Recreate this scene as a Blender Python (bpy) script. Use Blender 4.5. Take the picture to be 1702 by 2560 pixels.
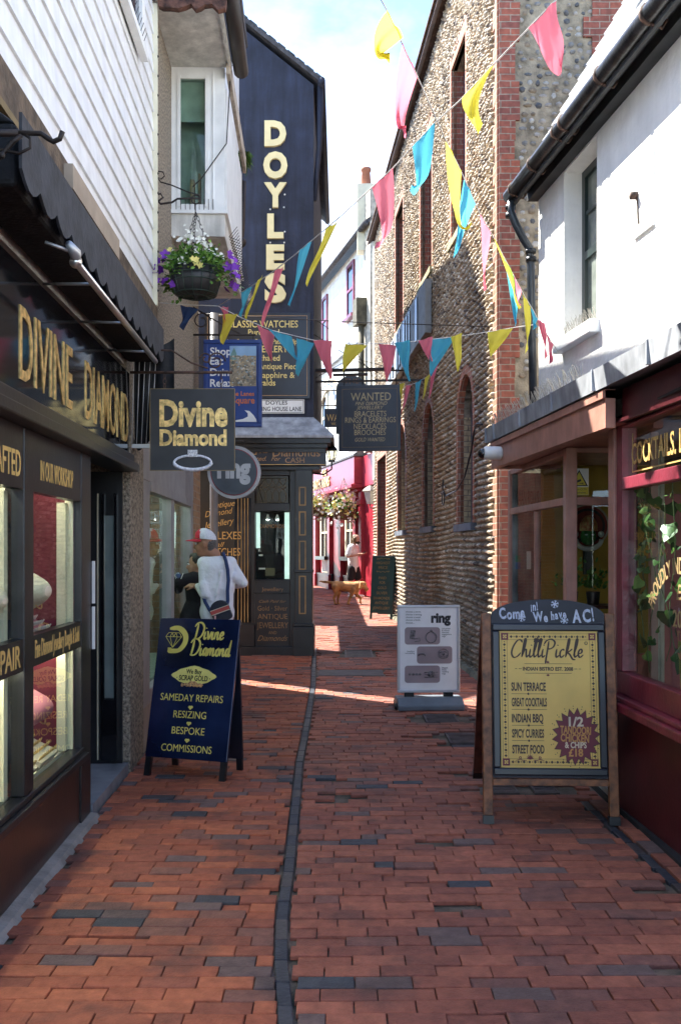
import bpy, bmesh, math, random
from mathutils import Vector, Matrix, noise
rnd = random.Random(7)
SC = bpy.context.scene
for o in list(bpy.data.objects):
    bpy.data.objects.remove(o)
COL = SC.collection
R = math.radians
F, CX, HY, H = 2400.0, 851.0, 1378.0, 1.62      # picture scale in photograph pixels, principal column, horizon row, eye height

# ------------------------------------------------------------------ camera, sky, sun, exposure
cam = bpy.data.cameras.new('camera'); camo = bpy.data.objects.new('camera', cam); COL.objects.link(camo)
camo.location = (0, 0, H); camo.rotation_euler = (R(90), 0, 0)
cam.sensor_fit = 'VERTICAL'; cam.sensor_height = 36; cam.sensor_width = 24
cam.lens = 36 * F / 2560; cam.shift_y = 98 / 2560; cam.clip_end = 600; cam.clip_start = .05
SC.camera = camo
SUNV = Vector((-1, .75, 1.5)).normalized()
EL = math.asin(SUNV.z); AZ = math.atan2(SUNV.x, SUNV.y)
W = bpy.data.worlds.new('World'); SC.world = W; W.use_nodes = True
nt = W.node_tree; bg = nt.nodes['Background']
sky = nt.nodes.new('ShaderNodeTexSky'); sky.sky_type = 'NISHITA'; sky.sun_disc = False
sky.sun_elevation = EL; sky.sun_rotation = AZ; sky.dust_density = .05; sky.air_density = .6; sky.ozone_density = 2.0
bg.inputs[1].default_value = .15
tc = nt.nodes.new('ShaderNodeTexCoord'); nz = nt.nodes.new('ShaderNodeTexNoise')
mp = nt.nodes.new('ShaderNodeMapping'); mp.inputs['Scale'].default_value = (1.6, 1.6, 3.2)
nz.inputs['Scale'].default_value = 1.5; nz.inputs['Detail'].default_value = 9; nz.inputs['Roughness'].default_value = .55
cr = nt.nodes.new('ShaderNodeValToRGB'); cr.color_ramp.elements[0].position = .50; cr.color_ramp.elements[1].position = .72
mx = nt.nodes.new('ShaderNodeMix'); mx.data_type = 'RGBA'
nt.links.new(tc.outputs['Generated'], mp.inputs[0]); nt.links.new(mp.outputs[0], nz.inputs['Vector'])
nt.links.new(nz.outputs[0], cr.inputs[0]); nt.links.new(cr.outputs[0], mx.inputs[0])
nt.links.new(sky.outputs[0], mx.inputs[6]); mx.inputs[7].default_value = (3.0, 3.1, 3.25, 1)
nt.links.new(mx.outputs[2], bg.inputs[0])
sl = bpy.data.lights.new('sun', 'SUN'); sl.energy = 4.6; sl.angle = R(.53); sl.color = (1, .95, .86)
so = bpy.data.objects.new('sun', sl); COL.objects.link(so); so.rotation_euler = SUNV.to_track_quat('Z', 'Y').to_euler(); so.location = (-6, 4, 14)
SC.view_settings.view_transform = 'Standard'; SC.view_settings.look = 'None'
SC.view_settings.exposure = 2.25; SC.view_settings.gamma = 1
SC.cycles.max_bounces = 8; SC.cycles.diffuse_bounces = 4; SC.cycles.transparent_max_bounces = 12
SC.cycles.use_denoising = True

def P(px, py, Z):                  # a pixel of the photograph at depth Z, in metres
    return Vector(((px - CX) * Z / F, Z, H + (HY - py) * Z / F))
def gz(Z):                         # the lane climbs gently beyond the first shops
    return .015 * max(0., min(Z, 40) - 8)

# ------------------------------------------------------------------ materials
MATS = {}
def nodes(m):
    m.use_nodes = True
    return m.node_tree, m.node_tree.nodes['Principled BSDF']
def mat(name, c, r=.6, metal=0, var=.12, scale=6, bump=0, bscale=40, spec=.5, emit=0, c2=None, sheen=0, coat=0, streak=0):
    if name in MATS: return MATS[name]
    m = bpy.data.materials.new(name); t, b = nodes(m); N, L = t.nodes, t.links
    b.inputs['Roughness'].default_value = r; b.inputs['Metallic'].default_value = metal
    b.inputs['Specular IOR Level'].default_value = spec; b.inputs['Coat Weight'].default_value = coat
    tcn = N.new('ShaderNodeTexCoord')
    n = N.new('ShaderNodeTexNoise'); n.inputs['Scale'].default_value = scale; n.inputs['Detail'].default_value = 6
    L.new(tcn.outputs['Object'], n.inputs['Vector'])
    ramp = N.new('ShaderNodeValToRGB')
    lo = [x * (1 - var * 1.6) for x in c] if c2 is None else c2
    ramp.color_ramp.elements[0].color = (*lo, 1); ramp.color_ramp.elements[0].position = .33
    ramp.color_ramp.elements[1].color = (*[min(1, x * (1 + var)) for x in c], 1); ramp.color_ramp.elements[1].position = .66
    L.new(n.outputs[0], ramp.inputs[0]); L.new(ramp.outputs[0], b.inputs['Base Color'])
    if streak:                     # rain runs and rubbed patches in the paint itself
        mp_ = N.new('ShaderNodeMapping'); mp_.inputs['Scale'].default_value = (5, 5, .45); L.new(tcn.outputs['Object'], mp_.inputs[0])
        n4 = N.new('ShaderNodeTexNoise'); n4.inputs['Scale'].default_value = 2.2; n4.inputs['Detail'].default_value = 8; n4.inputs['Roughness'].default_value = .65; L.new(mp_.outputs[0], n4.inputs['Vector'])
        m4 = N.new('ShaderNodeMapRange'); m4.inputs[1].default_value = .38; m4.inputs[2].default_value = .68; m4.inputs[3].default_value = 1 - streak; m4.inputs[4].default_value = 1 + streak * .35; L.new(n4.outputs[0], m4.inputs[0])
        v4 = N.new('ShaderNodeVectorMath'); v4.operation = 'SCALE'; L.new(ramp.outputs[0], v4.inputs[0]); L.new(m4.outputs[0], v4.inputs['Scale']); L.new(v4.outputs[0], b.inputs['Base Color'])
    if emit:
        L.new(ramp.outputs[0], b.inputs['Emission Color']); b.inputs['Emission Strength'].default_value = emit
    if bump:
        n2 = N.new('ShaderNodeTexNoise'); n2.inputs['Scale'].default_value = bscale; n2.inputs['Detail'].default_value = 5
        L.new(tcn.outputs['Object'], n2.inputs['Vector'])
        bp = N.new('ShaderNodeBump'); bp.inputs['Strength'].default_value = bump; bp.inputs['Distance'].default_value = .02
        L.new(n2.outputs[0], bp.inputs['Height']); L.new(bp.outputs[0], b.inputs['Normal'])
    MATS[name] = m; return m

def island_mat(name, stops, r=.75, bump=.3, bscale=60, var=.25, spec=.3, stain=None):   # every loose piece takes its own shade
    m = bpy.data.materials.new(name); t, b = nodes(m); N, L = t.nodes, t.links
    g = N.new('ShaderNodeNewGeometry'); ramp = N.new('ShaderNodeValToRGB'); ramp.color_ramp.interpolation = 'CONSTANT'
    el = ramp.color_ramp.elements
    while len(el) < len(stops): el.new(.5)
    for e, (p, c) in zip(el, stops): e.position = p; e.color = (*c, 1)
    L.new(g.outputs['Random Per Island'], ramp.inputs[0])
    tcn = N.new('ShaderNodeTexCoord'); n = N.new('ShaderNodeTexNoise'); n.inputs['Scale'].default_value = 16; n.inputs['Detail'].default_value = 9; n.inputs['Roughness'].default_value = .62
    L.new(tcn.outputs['Object'], n.inputs['Vector'])
    n3 = N.new('ShaderNodeTexNoise'); n3.inputs['Scale'].default_value = 1.1; n3.inputs['Detail'].default_value = 4
    L.new(tcn.outputs['Object'], n3.inputs['Vector'])
    mr = N.new('ShaderNodeMapRange'); mr.inputs[1].default_value = .3; mr.inputs[2].default_value = .7; mr.inputs[3].default_value = 1 - var; mr.inputs[4].default_value = 1 + var
    L.new(n.outputs[0], mr.inputs[0])
    mr2 = N.new('ShaderNodeMapRange'); mr2.inputs[1].default_value = .3; mr2.inputs[2].default_value = .7; mr2.inputs[3].default_value = 1 - var * .8; mr2.inputs[4].default_value = 1 + var * .6
    L.new(n3.outputs[0], mr2.inputs[0])
    mu = N.new('ShaderNodeMath'); mu.operation = 'MULTIPLY'; L.new(mr.outputs[0], mu.inputs[0]); L.new(mr2.outputs[0], mu.inputs[1])
    v = N.new('ShaderNodeVectorMath'); v.operation = 'SCALE'; L.new(ramp.outputs[0], v.inputs[0]); L.new(mu.outputs[0], v.inputs['Scale'])
    last = v.outputs[0]
    if stain:                      # blotches of their own shape: colour, coverage, noise scale, and (optionally) a height below which they gather
        sc_, cov, nsc, top = stain
        ns = N.new('ShaderNodeTexNoise'); ns.inputs['Scale'].default_value = nsc; ns.inputs['Detail'].default_value = 7; L.new(tcn.outputs['Object'], ns.inputs['Vector'])
        lo = N.new('ShaderNodeMapRange'); lo.inputs[1].default_value = 1 - cov; lo.inputs[2].default_value = 1 - cov + .16; lo.inputs[4].default_value = .75; L.new(ns.outputs[0], lo.inputs[0]); f_ = lo.outputs[0]
        if top:
            sx = N.new('ShaderNodeSeparateXYZ'); L.new(tcn.outputs['Object'], sx.inputs[0]); hr = N.new('ShaderNodeMapRange'); hr.inputs[1].default_value = top; hr.inputs[2].default_value = .3; L.new(sx.outputs[2], hr.inputs[0])
            mm_ = N.new('ShaderNodeMath'); mm_.operation = 'MULTIPLY'; L.new(f_, mm_.inputs[0]); L.new(hr.outputs[0], mm_.inputs[1]); f_ = mm_.outputs[0]
        mxs = N.new('ShaderNodeMix'); mxs.data_type = 'RGBA'; L.new(f_, mxs.inputs[0]); L.new(last, mxs.inputs[6]); mxs.inputs[7].default_value = (*sc_, 1); last = mxs.outputs[2]
    L.new(last, b.inputs['Base Color']); b.inputs['Specular IOR Level'].default_value = spec
    rr = N.new('ShaderNodeMapRange'); rr.inputs[1].default_value = .3; rr.inputs[2].default_value = .7; rr.inputs[3].default_value = r - .14; rr.inputs[4].default_value = min(1, r + .1)
    L.new(n3.outputs[0], rr.inputs[0]); L.new(rr.outputs[0], b.inputs['Roughness'])
    n2 = N.new('ShaderNodeTexNoise'); n2.inputs['Scale'].default_value = bscale; n2.inputs['Detail'].default_value = 6; L.new(tcn.outputs['Object'], n2.inputs['Vector'])
    bp = N.new('ShaderNodeBump'); bp.inputs['Strength'].default_value = bump; bp.inputs['Distance'].default_value = .01
    L.new(n2.outputs[0], bp.inputs['Height']); L.new(bp.outputs[0], b.inputs['Normal'])
    MATS[name] = m; return m

def brick_mat(name, c1, c2, mortar, bw=.225, bh=.075, ms=.012, r=.8, bump=.5):
    m = bpy.data.materials.new(name); t, b = nodes(m); N, L = t.nodes, t.links
    uv = N.new('ShaderNodeUVMap'); bt = N.new('ShaderNodeTexBrick')
    bt.inputs['Scale'].default_value = 1; bt.inputs['Brick Width'].default_value = bw; bt.inputs['Row Height'].default_value = bh
    bt.inputs['Mortar Size'].default_value = ms * .5; bt.inputs['Mortar Smooth'].default_value = .3; bt.inputs['Bias'].default_value = -.1
    bt.inputs['Color1'].default_value = (*c1, 1); bt.inputs['Color2'].default_value = (*c2, 1); bt.inputs['Mortar'].default_value = (*mortar, 1)
    wn = N.new('ShaderNodeTexNoise'); wn.inputs['Scale'].default_value = 7; wn.inputs['Detail'].default_value = 3
    wm = N.new('ShaderNodeVectorMath'); wm.operation = 'MULTIPLY_ADD'; wm.inputs[1].default_value = (.012, .012, 0)
    L.new(uv.outputs[0], wn.inputs['Vector']); L.new(wn.outputs[1], wm.inputs[0]); L.new(uv.outputs[0], wm.inputs[2]); L.new(wm.outputs[0], bt.inputs['Vector'])
    n = N.new('ShaderNodeTexNoise'); n.inputs['Scale'].default_value = 14; n.inputs['Detail'].default_value = 7; L.new(uv.outputs[0], n.inputs['Vector'])
    mr = N.new('ShaderNodeMapRange'); mr.inputs[1].default_value = .3; mr.inputs[2].default_value = .7; mr.inputs[3].default_value = .7; mr.inputs[4].default_value = 1.25; L.new(n.outputs[0], mr.inputs[0])
    v = N.new('ShaderNodeVectorMath'); v.operation = 'SCALE'; L.new(bt.outputs[0], v.inputs[0]); L.new(mr.outputs[0], v.inputs['Scale']); L.new(v.outputs[0], b.inputs['Base Color'])
    ad = N.new('ShaderNodeMath'); ad.operation = 'MULTIPLY_ADD'; ad.inputs[1].default_value = -1.; L.new(bt.outputs['Fac'], ad.inputs[0]); L.new(n.outputs[0], ad.inputs[2])
    bp = N.new('ShaderNodeBump'); bp.inputs['Strength'].default_value = bump; bp.inputs['Distance'].default_value = .012
    L.new(ad.outputs[0], bp.inputs['Height']); L.new(bp.outputs[0], b.inputs['Normal']); b.inputs['Roughness'].default_value = r
    MATS[name] = m; return m

def glass_mat(name, tint=(.9, .95, .93), refl=1.0, ior=1.5, veil=0.):
    m = bpy.data.materials.new(name); m.use_nodes = True; N, L = m.node_tree.nodes, m.node_tree.links; N.remove(N['Principled BSDF'])
    out = N['Material Output']; tr = N.new('ShaderNodeBsdfTransparent'); tr.inputs[0].default_value = (*tint, 1)
    gl = N.new('ShaderNodeBsdfGlossy'); gl.inputs['Roughness'].default_value = .012; gl.inputs['Color'].default_value = (refl, refl, refl, 1)
    fr = N.new('ShaderNodeFresnel'); fr.inputs['IOR'].default_value = ior
    nz_ = N.new('ShaderNodeTexNoise'); nz_.inputs['Scale'].default_value = 1.3; tcn = N.new('ShaderNodeTexCoord'); L.new(tcn.outputs['Object'], nz_.inputs['Vector'])
    bp = N.new('ShaderNodeBump'); bp.inputs['Strength'].default_value = .04; bp.inputs['Distance'].default_value = .05; L.new(nz_.outputs[0], bp.inputs['Height']); L.new(bp.outputs[0], gl.inputs['Normal'])
    ms = N.new('ShaderNodeMixShader'); gm = N.new('ShaderNodeNewGeometry'); kb = N.new('ShaderNodeMath'); kb.operation = 'MULTIPLY_ADD'; kb.inputs[1].default_value = -1; kb.inputs[2].default_value = 1; L.new(gm.outputs['Backfacing'], kb.inputs[0])
    km = N.new('ShaderNodeMath'); km.operation = 'MULTIPLY'; km.use_clamp = True; L.new(fr.outputs[0], km.inputs[0]); L.new(kb.outputs[0], km.inputs[1])
    L.new(km.outputs[0], ms.inputs[0]); L.new(tr.outputs[0], ms.inputs[1]); L.new(gl.outputs[0], ms.inputs[2])
    L.new(ms.outputs[0], out.inputs[0]); MATS[name] = m; return m

def cloth_mat(name, c, trans=.6):
    m = bpy.data.materials.new(name); m.use_nodes = True; N, L = m.node_tree.nodes, m.node_tree.links; N.remove(N['Principled BSDF'])
    out = N['Material Output']; d = N.new('ShaderNodeBsdfDiffuse'); tr = N.new('ShaderNodeBsdfTranslucent'); ms = N.new('ShaderNodeMixShader'); ms.inputs[0].default_value = trans
    n = N.new('ShaderNodeTexNoise'); n.inputs['Scale'].default_value = 5; tcn = N.new('ShaderNodeTexCoord'); L.new(tcn.outputs['Object'], n.inputs['Vector'])
    r_ = N.new('ShaderNodeValToRGB'); r_.color_ramp.elements[0].color = (*[x * .85 for x in c], 1); r_.color_ramp.elements[1].color = (*c, 1); L.new(n.outputs[0], r_.inputs[0])
    L.new(r_.outputs[0], d.inputs[0]); L.new(r_.outputs[0], tr.inputs[0]); L.new(d.outputs[0], ms.inputs[1]); L.new(tr.outputs[0], ms.inputs[2]); L.new(ms.outputs[0], out.inputs[0])
    MATS[name] = m; return m

black = mat('black_paint', (.012, .012, .014), .32, var=.3, bump=.05)
blackgloss = mat('black_gloss', (.008, .008, .010), .08, var=.2, spec=.7)
brownpaint = mat('brown_paint', (.035, .016, .012), .3, var=.25, bump=.04)
iron = mat('wrought_iron', (.03, .022, .02), .55, metal=.3, var=.4, bump=.2)
gold = mat('gold_paint', (.62, .42, .14), .4, var=.15)
goldleaf = mat('gold_leaf', (.80, .54, .21), .36, metal=.6, var=.3, scale=30, bump=.15)
brightgold = mat('pale_yellow_paint', (.85, .68, .18), .45, var=.08)
white = mat('white_paint', (.78, .78, .76), .5, var=.05, bump=.06, bscale=25)
whiteboard = mat('white_weatherboard', (.82, .83, .84), .35, var=.05, bump=.05, bscale=18, streak=.10)
render_w = mat('white_masonry', (.80, .79, .76), .85, var=.06, scale=3, bump=.6, bscale=16, streak=.05)
dirtywhite = mat('grubby_white_paint', (.64, .62, .57), .6, var=.12, scale=5, bump=.15, streak=.25)
cream = mat('cream_paint', (.70, .66, .50), .6, var=.06)
greypaint = mat('grey_paint', (.26, .25, .25), .5, var=.1, bump=.05)
taupe = mat('taupe_paint', (.30, .25, .21), .6, var=.1)
oldwood = mat('weathered_timber', (.10, .07, .045), .8, var=.35, scale=12, bump=.4)
wood = mat('oiled_wood', (.22, .085, .03), .45, var=.35, scale=22, bump=.15)
darkwood = mat('dark_red_wood', (.08, .022, .015), .45, var=.3, scale=15)
steel = mat('brushed_steel', (.62, .62, .62), .28, metal=.9, var=.1)
lead = mat('lead_sheet', (.36, .385, .42), .6, metal=.1, var=.22, scale=5, bump=.12, bscale=12, streak=.3)
navy = mat('navy_render', (.023, .029, .056), .75, var=.25, scale=2.5, bump=.5, bscale=14, streak=.4)
navyboard = mat('navy_board', (.012, .014, .026), .35, var=.2)
burg = mat('burgundy_paint', (.23, .030, .050), .33, var=.2, bump=.12, streak=.2)
burgdark = mat('dark_burgundy_paint', (.075, .010, .014), .35, var=.15, bump=.05)
pink = mat('salmon_pink_paint', (.46, .225, .17), .45, var=.12, bump=.1, streak=.15)
redpub = mat('pub_red_paint', (.33, .022, .040), .38, var=.1)
yellowwall = mat('mustard_wall', (.52, .31, .05), .8, var=.1)
blueframe = mat('dark_blue_paint', (.035, .05, .085), .4, var=.12)
darkgreen = mat('dark_green_frame_paint', (.02, .035, .033), .35)
stone = mat('grey_stone', (.28, .27, .26), .8, var=.2, scale=10, bump=.3)
slate = mat('slate_tiles', (.07, .065, .07), .7, var=.3, scale=9, bump=.4)
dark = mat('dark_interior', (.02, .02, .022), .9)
pebble = mat('pebbledash', (.30, .25, .19), .9, var=.45, scale=48, bump=1.0, bscale=95)
brick_r = brick_mat('red_brick', (.30, .085, .05), (.19, .06, .045), (.30, .25, .19))
brick_q = brick_mat('orange_brick', (.40, .16, .09), (.28, .10, .06), (.42, .34, .26))
brick_y = brick_mat('yellow_brick', (.52, .40, .23), (.38, .28, .17), (.16, .13, .10))
glass = glass_mat('shop_glass')
glassdim = glass_mat('dim_window_glass', (.72, .80, .76), 1.0, 1.5)

# ------------------------------------------------------------------ mesh builder
class MB:
    def __init__(s): s.v = []; s.f = []; s.sm = []
    def add(s, vs, fs, smooth=False):
        b = len(s.v); s.v += [tuple(v) for v in vs]; s.f += [tuple(b + i for i in f) for f in fs]; s.sm += [smooth] * len(fs); return s
    def box(s, x0, x1, y0, y1, z0, z1, M=None):
        if x0 > x1: x0, x1 = x1, x0
        if y0 > y1: y0, y1 = y1, y0
        if z0 > z1: z0, z1 = z1, z0
        vs = [Vector((x, y, z)) for z in (z0, z1) for y in (y0, y1) for x in (x0, x1)]
        if M is not None: vs = [M @ v for v in vs]
        return s.add(vs, [(0, 2, 3, 1), (4, 5, 7, 6), (0, 1, 5, 4), (2, 6, 7, 3), (0, 4, 6, 2), (1, 3, 7, 5)])
    def tube(s, pts, r, n=8, cap=True, smooth=True):
        pts = [Vector(p) for p in pts]; k = len(pts); rs = r if isinstance(r, (list, tuple)) else [r] * k
        vs = []; up = None
        for i, p in enumerate(pts):
            d = (pts[min(i + 1, k - 1)] - pts[max(i - 1, 0)]).normalized()
            if up is None: up = Vector((0, 0, 1)) if abs(d.z) < .9 else Vector((1, 0, 0))
            a = d.cross(up).normalized(); bq = a.cross(d).normalized(); up = bq
            for j in range(n):
                t = 2 * math.pi * j / n; vs.append(p + (a * math.cos(t) + bq * math.sin(t)) * rs[i])
        fs = [(i * n + j, i * n + (j + 1) % n, (i + 1) * n + (j + 1) % n, (i + 1) * n + j) for i in range(k - 1) for j in range(n)]
        if cap: fs += [tuple(reversed(range(n))), tuple(range((k - 1) * n, k * n))]
        return s.add(vs, fs, smooth)
    def prism(s, poly, y0, y1, M=None):        # polygon in x,z pushed from y0 to y1
        n = len(poly); vs = [Vector((x, y0, z)) for x, z in poly] + [Vector((x, y1, z)) for x, z in poly]
        if M is not None: vs = [M @ v for v in vs]
        return s.add(vs, [tuple(range(n)), tuple(reversed(range(n, 2 * n)))] + [(i, n + i, n + (i + 1) % n, (i + 1) % n) for i in range(n)])
    def prismx(s, poly, x0, x1):               # polygon in y,z pushed from x0 to x1
        n = len(poly); vs = [(x0, y, z) for y, z in poly] + [(x1, y, z) for y, z in poly]
        return s.add(vs, [tuple(range(n)), tuple(reversed(range(n, 2 * n)))] + [(i, n + i, n + (i + 1) % n, (i + 1) % n) for i in range(n)])
    def lathe(s, prof, n=20, M=None, smooth=True):
        k = len(prof); vs = []
        for r, z in prof:
            for j in range(n):
                t = 2 * math.pi * j / n; p = Vector((r * math.cos(t), r * math.sin(t), z)); vs.append(M @ p if M is not None else p)
        fs = [(i * n + j, i * n + (j + 1) % n, (i + 1) * n + (j + 1) % n, (i + 1) * n + j) for i in range(k - 1) for j in range(n)]
        return s.add(vs, fs, smooth)
    def ball(s, c, r, n=8, m=6, smooth=True):
        r = r if isinstance(r, (tuple, list, Vector)) else (r, r, r); c = Vector(c)
        prof = [(math.sin(math.pi * i / m), -math.cos(math.pi * i / m)) for i in range(m + 1)]
        return s.lathe([(max(a, 1e-3), b) for a, b in prof], n, Matrix.Translation(c) @ Matrix.Diagonal((*r, 1)), smooth)
    def build(s, name, m, parent=None, uv=True, bevel=0):
        me = bpy.data.meshes.new(name); me.from_pydata(s.v, [], s.f); me.validate()
        if len(me.polygons) == len(s.sm): me.polygons.foreach_set('use_smooth', s.sm)
        bm = bmesh.new(); bm.from_mesh(me); bmesh.ops.recalc_face_normals(bm, faces=bm.faces)
        if uv:
            lay = bm.loops.layers.uv.new('UVMap')
            for f in bm.faces:
                nn = f.normal
                if abs(nn.z) > .75: t = None
                else:
                    t = Vector((-nn.y, nn.x, 0)).normalized()
                for l in f.loops:
                    c = l.vert.co
                    l[lay].uv = (c.x, c.y) if t is None else (c.dot(t), c.z)
        bm.to_mesh(me); bm.free()
        if m: me.materials.append(m if not isinstance(m, str) else MATS[m])
        o = bpy.data.objects.new(name, me); COL.objects.link(o)
        if parent: o.parent = parent
        if bevel:
            b = o.modifiers.new('bevel', 'BEVEL'); b.width = bevel; b.segments = 2; b.limit_method = 'ANGLE'; b.angle_limit = R(40)
        return o

def thing(name, label, cat, loc=(0, 0, 0), rz=0, group=None, rx=0):
    o = bpy.data.objects.new(name, None); COL.objects.link(o); o.empty_display_size = .1
    o.location = loc; o.rotation_euler = (rx, 0, rz); return tag(o, label, cat, group)
def tag(o, label, cat, group=None):
    o['label'] = label; o['category'] = cat
    if group: o['group'] = group
    return o
def kind(o, k, label=None):
    o['kind'] = k
    if label: o['label'] = label
    return o
def part(mb, name, m, parent, **k): return mb.build(name, m, parent, **k)
def bx(parent, name, m, *a, bevel=0): return MB().box(*a).build(name, m, parent, bevel=bevel)

def wall_frame(name, label, cat, X0, k, left):     # local x runs along the wall, -y comes out of it into the lane
    return thing(name, label, cat, (X0, 0, 0), math.atan2(1, k) if left else math.atan2(-1, -k))

# lettering -----------------------------------------------------------------
_tc = bpy.data.curves.new('lettering_source', 'FONT'); _to = bpy.data.objects.new('lettering_source', _tc)
_glyphs = {}
def glyphs(body, bold, shear, ext, sp):
    key = (body, bold, shear, ext, sp)
    if key not in _glyphs:
        _tc.body = body; _tc.size = 1; _tc.offset = bold; _tc.shear = shear; _tc.extrude = ext; _tc.resolution_u = 3; _tc.space_character = sp
        me = bpy.data.meshes.new_from_object(_to)
        _glyphs[key] = ([v.co.copy() for v in me.vertices], [tuple(p.vertices) for p in me.polygons]); bpy.data.meshes.remove(me)
    return _glyphs[key]
def put_text(mb, body, x, z, cap, w=None, al='c', bold=0, shear=0, y=0, ext=.0015, rot=0, sp=1, arc=None, serif=0):
    """capital height cap; x is the centre, left or right end; w squeezes the line to a width"""
    vs, fs = glyphs(body, bold, shear, 1.0, sp)
    xs = [v.x for v in vs]; x0, x1 = min(xs), max(xs); k = cap / .682
    kx = w / (x1 - x0) if w else k
    wid = (x1 - x0) * kx; off = {'c': -wid / 2, 'l': 0, 'r': -wid}[al]
    c, s_ = math.cos(rot), math.sin(rot); out = []
    for v in vs:
        a = (v.x - x0) * kx + off; b = v.y * k
        if arc:
            t = a / arc; rr = abs(arc) + (b if arc > 0 else -b)
            a, b = rr * math.sin(abs(t) if t > 0 else -abs(t)), (rr * math.cos(t) - abs(arc)) * (1 if arc > 0 else -1)
        out.append((x + a * c - b * s_, y + (-ext if v.z > 0 else 0), z + a * s_ + b * c))
    mb.add(out, fs); return mb
def lettering(parent, m, lines, y=0, name='lettering', **kw):
    mb = MB()
    for l in lines:
        o = dict(kw); o.update(l[4] if len(l) > 4 else {}); put_text(mb, l[0], l[1], l[2], l[3], y=y, **o)
    return mb.build(name, m, parent, uv=False)
def ribbon(mb, pts, w, y=0, ext=.0015, closed=False, nib=0, sub=6):   # a brush stroke through pts in x,z
    pts = [Vector((p[0], p[1])) for p in pts]; n = len(pts); q = []
    for i in range(n - 1):
        p0 = pts[max(i - 1, 0)]; p1 = pts[i]; p2 = pts[i + 1]; p3 = pts[min(i + 2, n - 1)]
        for k in range(sub):
            t = k / sub; q.append(.5 * ((2 * p1) + (p2 - p0) * t + (2 * p0 - 5 * p1 + 4 * p2 - p3) * t * t + (3 * p1 - p0 - 3 * p2 + p3) * t ** 3))
    q.append(pts[-1]); k = len(q); L_, R_ = [], []
    for i, p in enumerate(q):
        d = (q[min(i + 1, k - 1)] - q[max(i - 1, 0)]); d = d.normalized() if d.length > 1e-9 else Vector((1, 0)); nn = Vector((-d.y, d.x))
        e = min(1, .45 + .55 * min(i, k - 1 - i) / 3)
        h = w * .5 * e * (1 - nib + nib * abs(d.x * .35 - d.y * .94) if nib else 1)
        L_.append(p + nn * h); R_.append(p - nn * h)
    vs = [(a.x, y - ext, a.y) for a in L_] + [(a.x, y - ext, a.y) for a in R_] + [(a.x, y, a.y) for a in L_] + [(a.x, y, a.y) for a in R_]
    fs = []
    for i in range(k - 1):
        fs += [(i, k + i, k + i + 1, i + 1), (2 * k + i, i, i + 1, 2 * k + i + 1), (k + i, 3 * k + i, 3 * k + i + 1, k + i + 1)]
    mb.add(vs, fs); return mb
SCRIPT = {   # hand-drawn letters, unit x-height 1, as brush strokes; number is the advance
 'C': (1.5, [[(1.5, 1.75), (1.35, 2.05), (.9, 2.0), (.35, 1.3), (.1, .5), (.35, -.02), (.85, .1), (1.3, .55)]]),
 'h': (1.0, [[(.0, 0), (.35, .9), (.62, 2.0), (.5, 2.2), (.3, 1.5), (.0, 0)], [(.05, .2), (.4, .85), (.62, .9), (.6, .4), (.65, .02), (.95, .3)]]),
 'i': (.55, [[(.25, 1.0), (.1, .3), (.2, 0), (.5, .25)], [(.36, 1.38), (.4, 1.5)]]),
 'l': (.6, [[(.0, .2), (.45, 1.3), (.62, 2.05), (.5, 2.2), (.32, 1.6), (.15, .5), (.22, .02), (.55, .3)]]),
 'P': (1.5, [[(.62, 1.95), (.45, 1.0), (.2, -.2), (.1, -.75)], [(.0, 1.55), (.35, 2.0), (1.0, 2.15), (1.4, 1.8), (1.2, 1.25), (.75, 1.0), (.5, 1.05)]]),
 'c': (.88, [[(.68, .8), (.5, .95), (.2, .7), (.12, .25), (.3, 0), (.7, .3)]]),
 'k': (1.1, [[(.0, 0), (.35, 1.0), (.6, 2.0), (.5, 2.2), (.3, 1.5), (.0, 0)], [(.92, 1.02), (.62, .78), (.28, .58)], [(.28, .58), (.6, .3), (.92, -.2), (1.3, -.28)]]),
 'e': (.75, [[(.1, .4), (.5, .55), (.58, .85), (.4, .98), (.15, .7), (.1, .25), (.3, 0), (.75, .3)]]),
 'D': (1.8, [[(.6, 2.0), (.4, .9), (.2, .05)], [(.0, 1.6), (.5, 2.1), (1.2, 2.1), (1.65, 1.5), (1.4, .6), (.8, .05), (.15, .05), (.35, .25)]]),
 'v': (.9, [[(.02, .92), (.18, .92), (.32, .02), (.62, .5), (.8, 1.02)]]),
 'n': (1.0, [[(.15, .95), (.05, 0)], [(.08, .4), (.4, .9), (.6, .85), (.55, .3), (.65, 0), (.95, .3)]]),
 'a': (.95, [[(.7, .9), (.4, .95), (.12, .5), (.2, .03), (.5, .3), (.72, .92), (.62, .2), (.7, 0), (.95, .3)]]),
 'm': (1.4, [[(.15, .95), (.05, 0)], [(.08, .4), (.35, .9), (.5, .85), (.45, 0)], [(.48, .4), (.8, .9), (.98, .85), (.92, .25), (1.02, 0), (1.35, .3)]]),
 'o': (.85, [[(.55, .95), (.2, .7), (.15, .2), (.4, 0), (.68, .4), (.6, .9), (.5, .95), (.85, .8)]]),
 'd': (1.0, [[(.6, .9), (.35, .95), (.1, .5), (.2, .03), (.5, .3), (.95, 2.1)], [(.93, 2.1), (.65, .4), (.68, 0), (.95, .25)]]),
 't': (.55, [[(.4, 1.5), (.15, .3), (.25, 0), (.5, .2)], [(.05, 1.0), (.5, 1.08)]]),
}
def script(mb, body, x, z, s, w=.2, y=0, nib=.4, kx=1):
    for ch in body:
        adv, strokes = SCRIPT[ch]
        for st in strokes: ribbon(mb, [(x + p[0] * s * kx, z + p[1] * s) for p in st], w * s, y, nib=nib)
        x += adv * s * kx * .93
    return x

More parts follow.
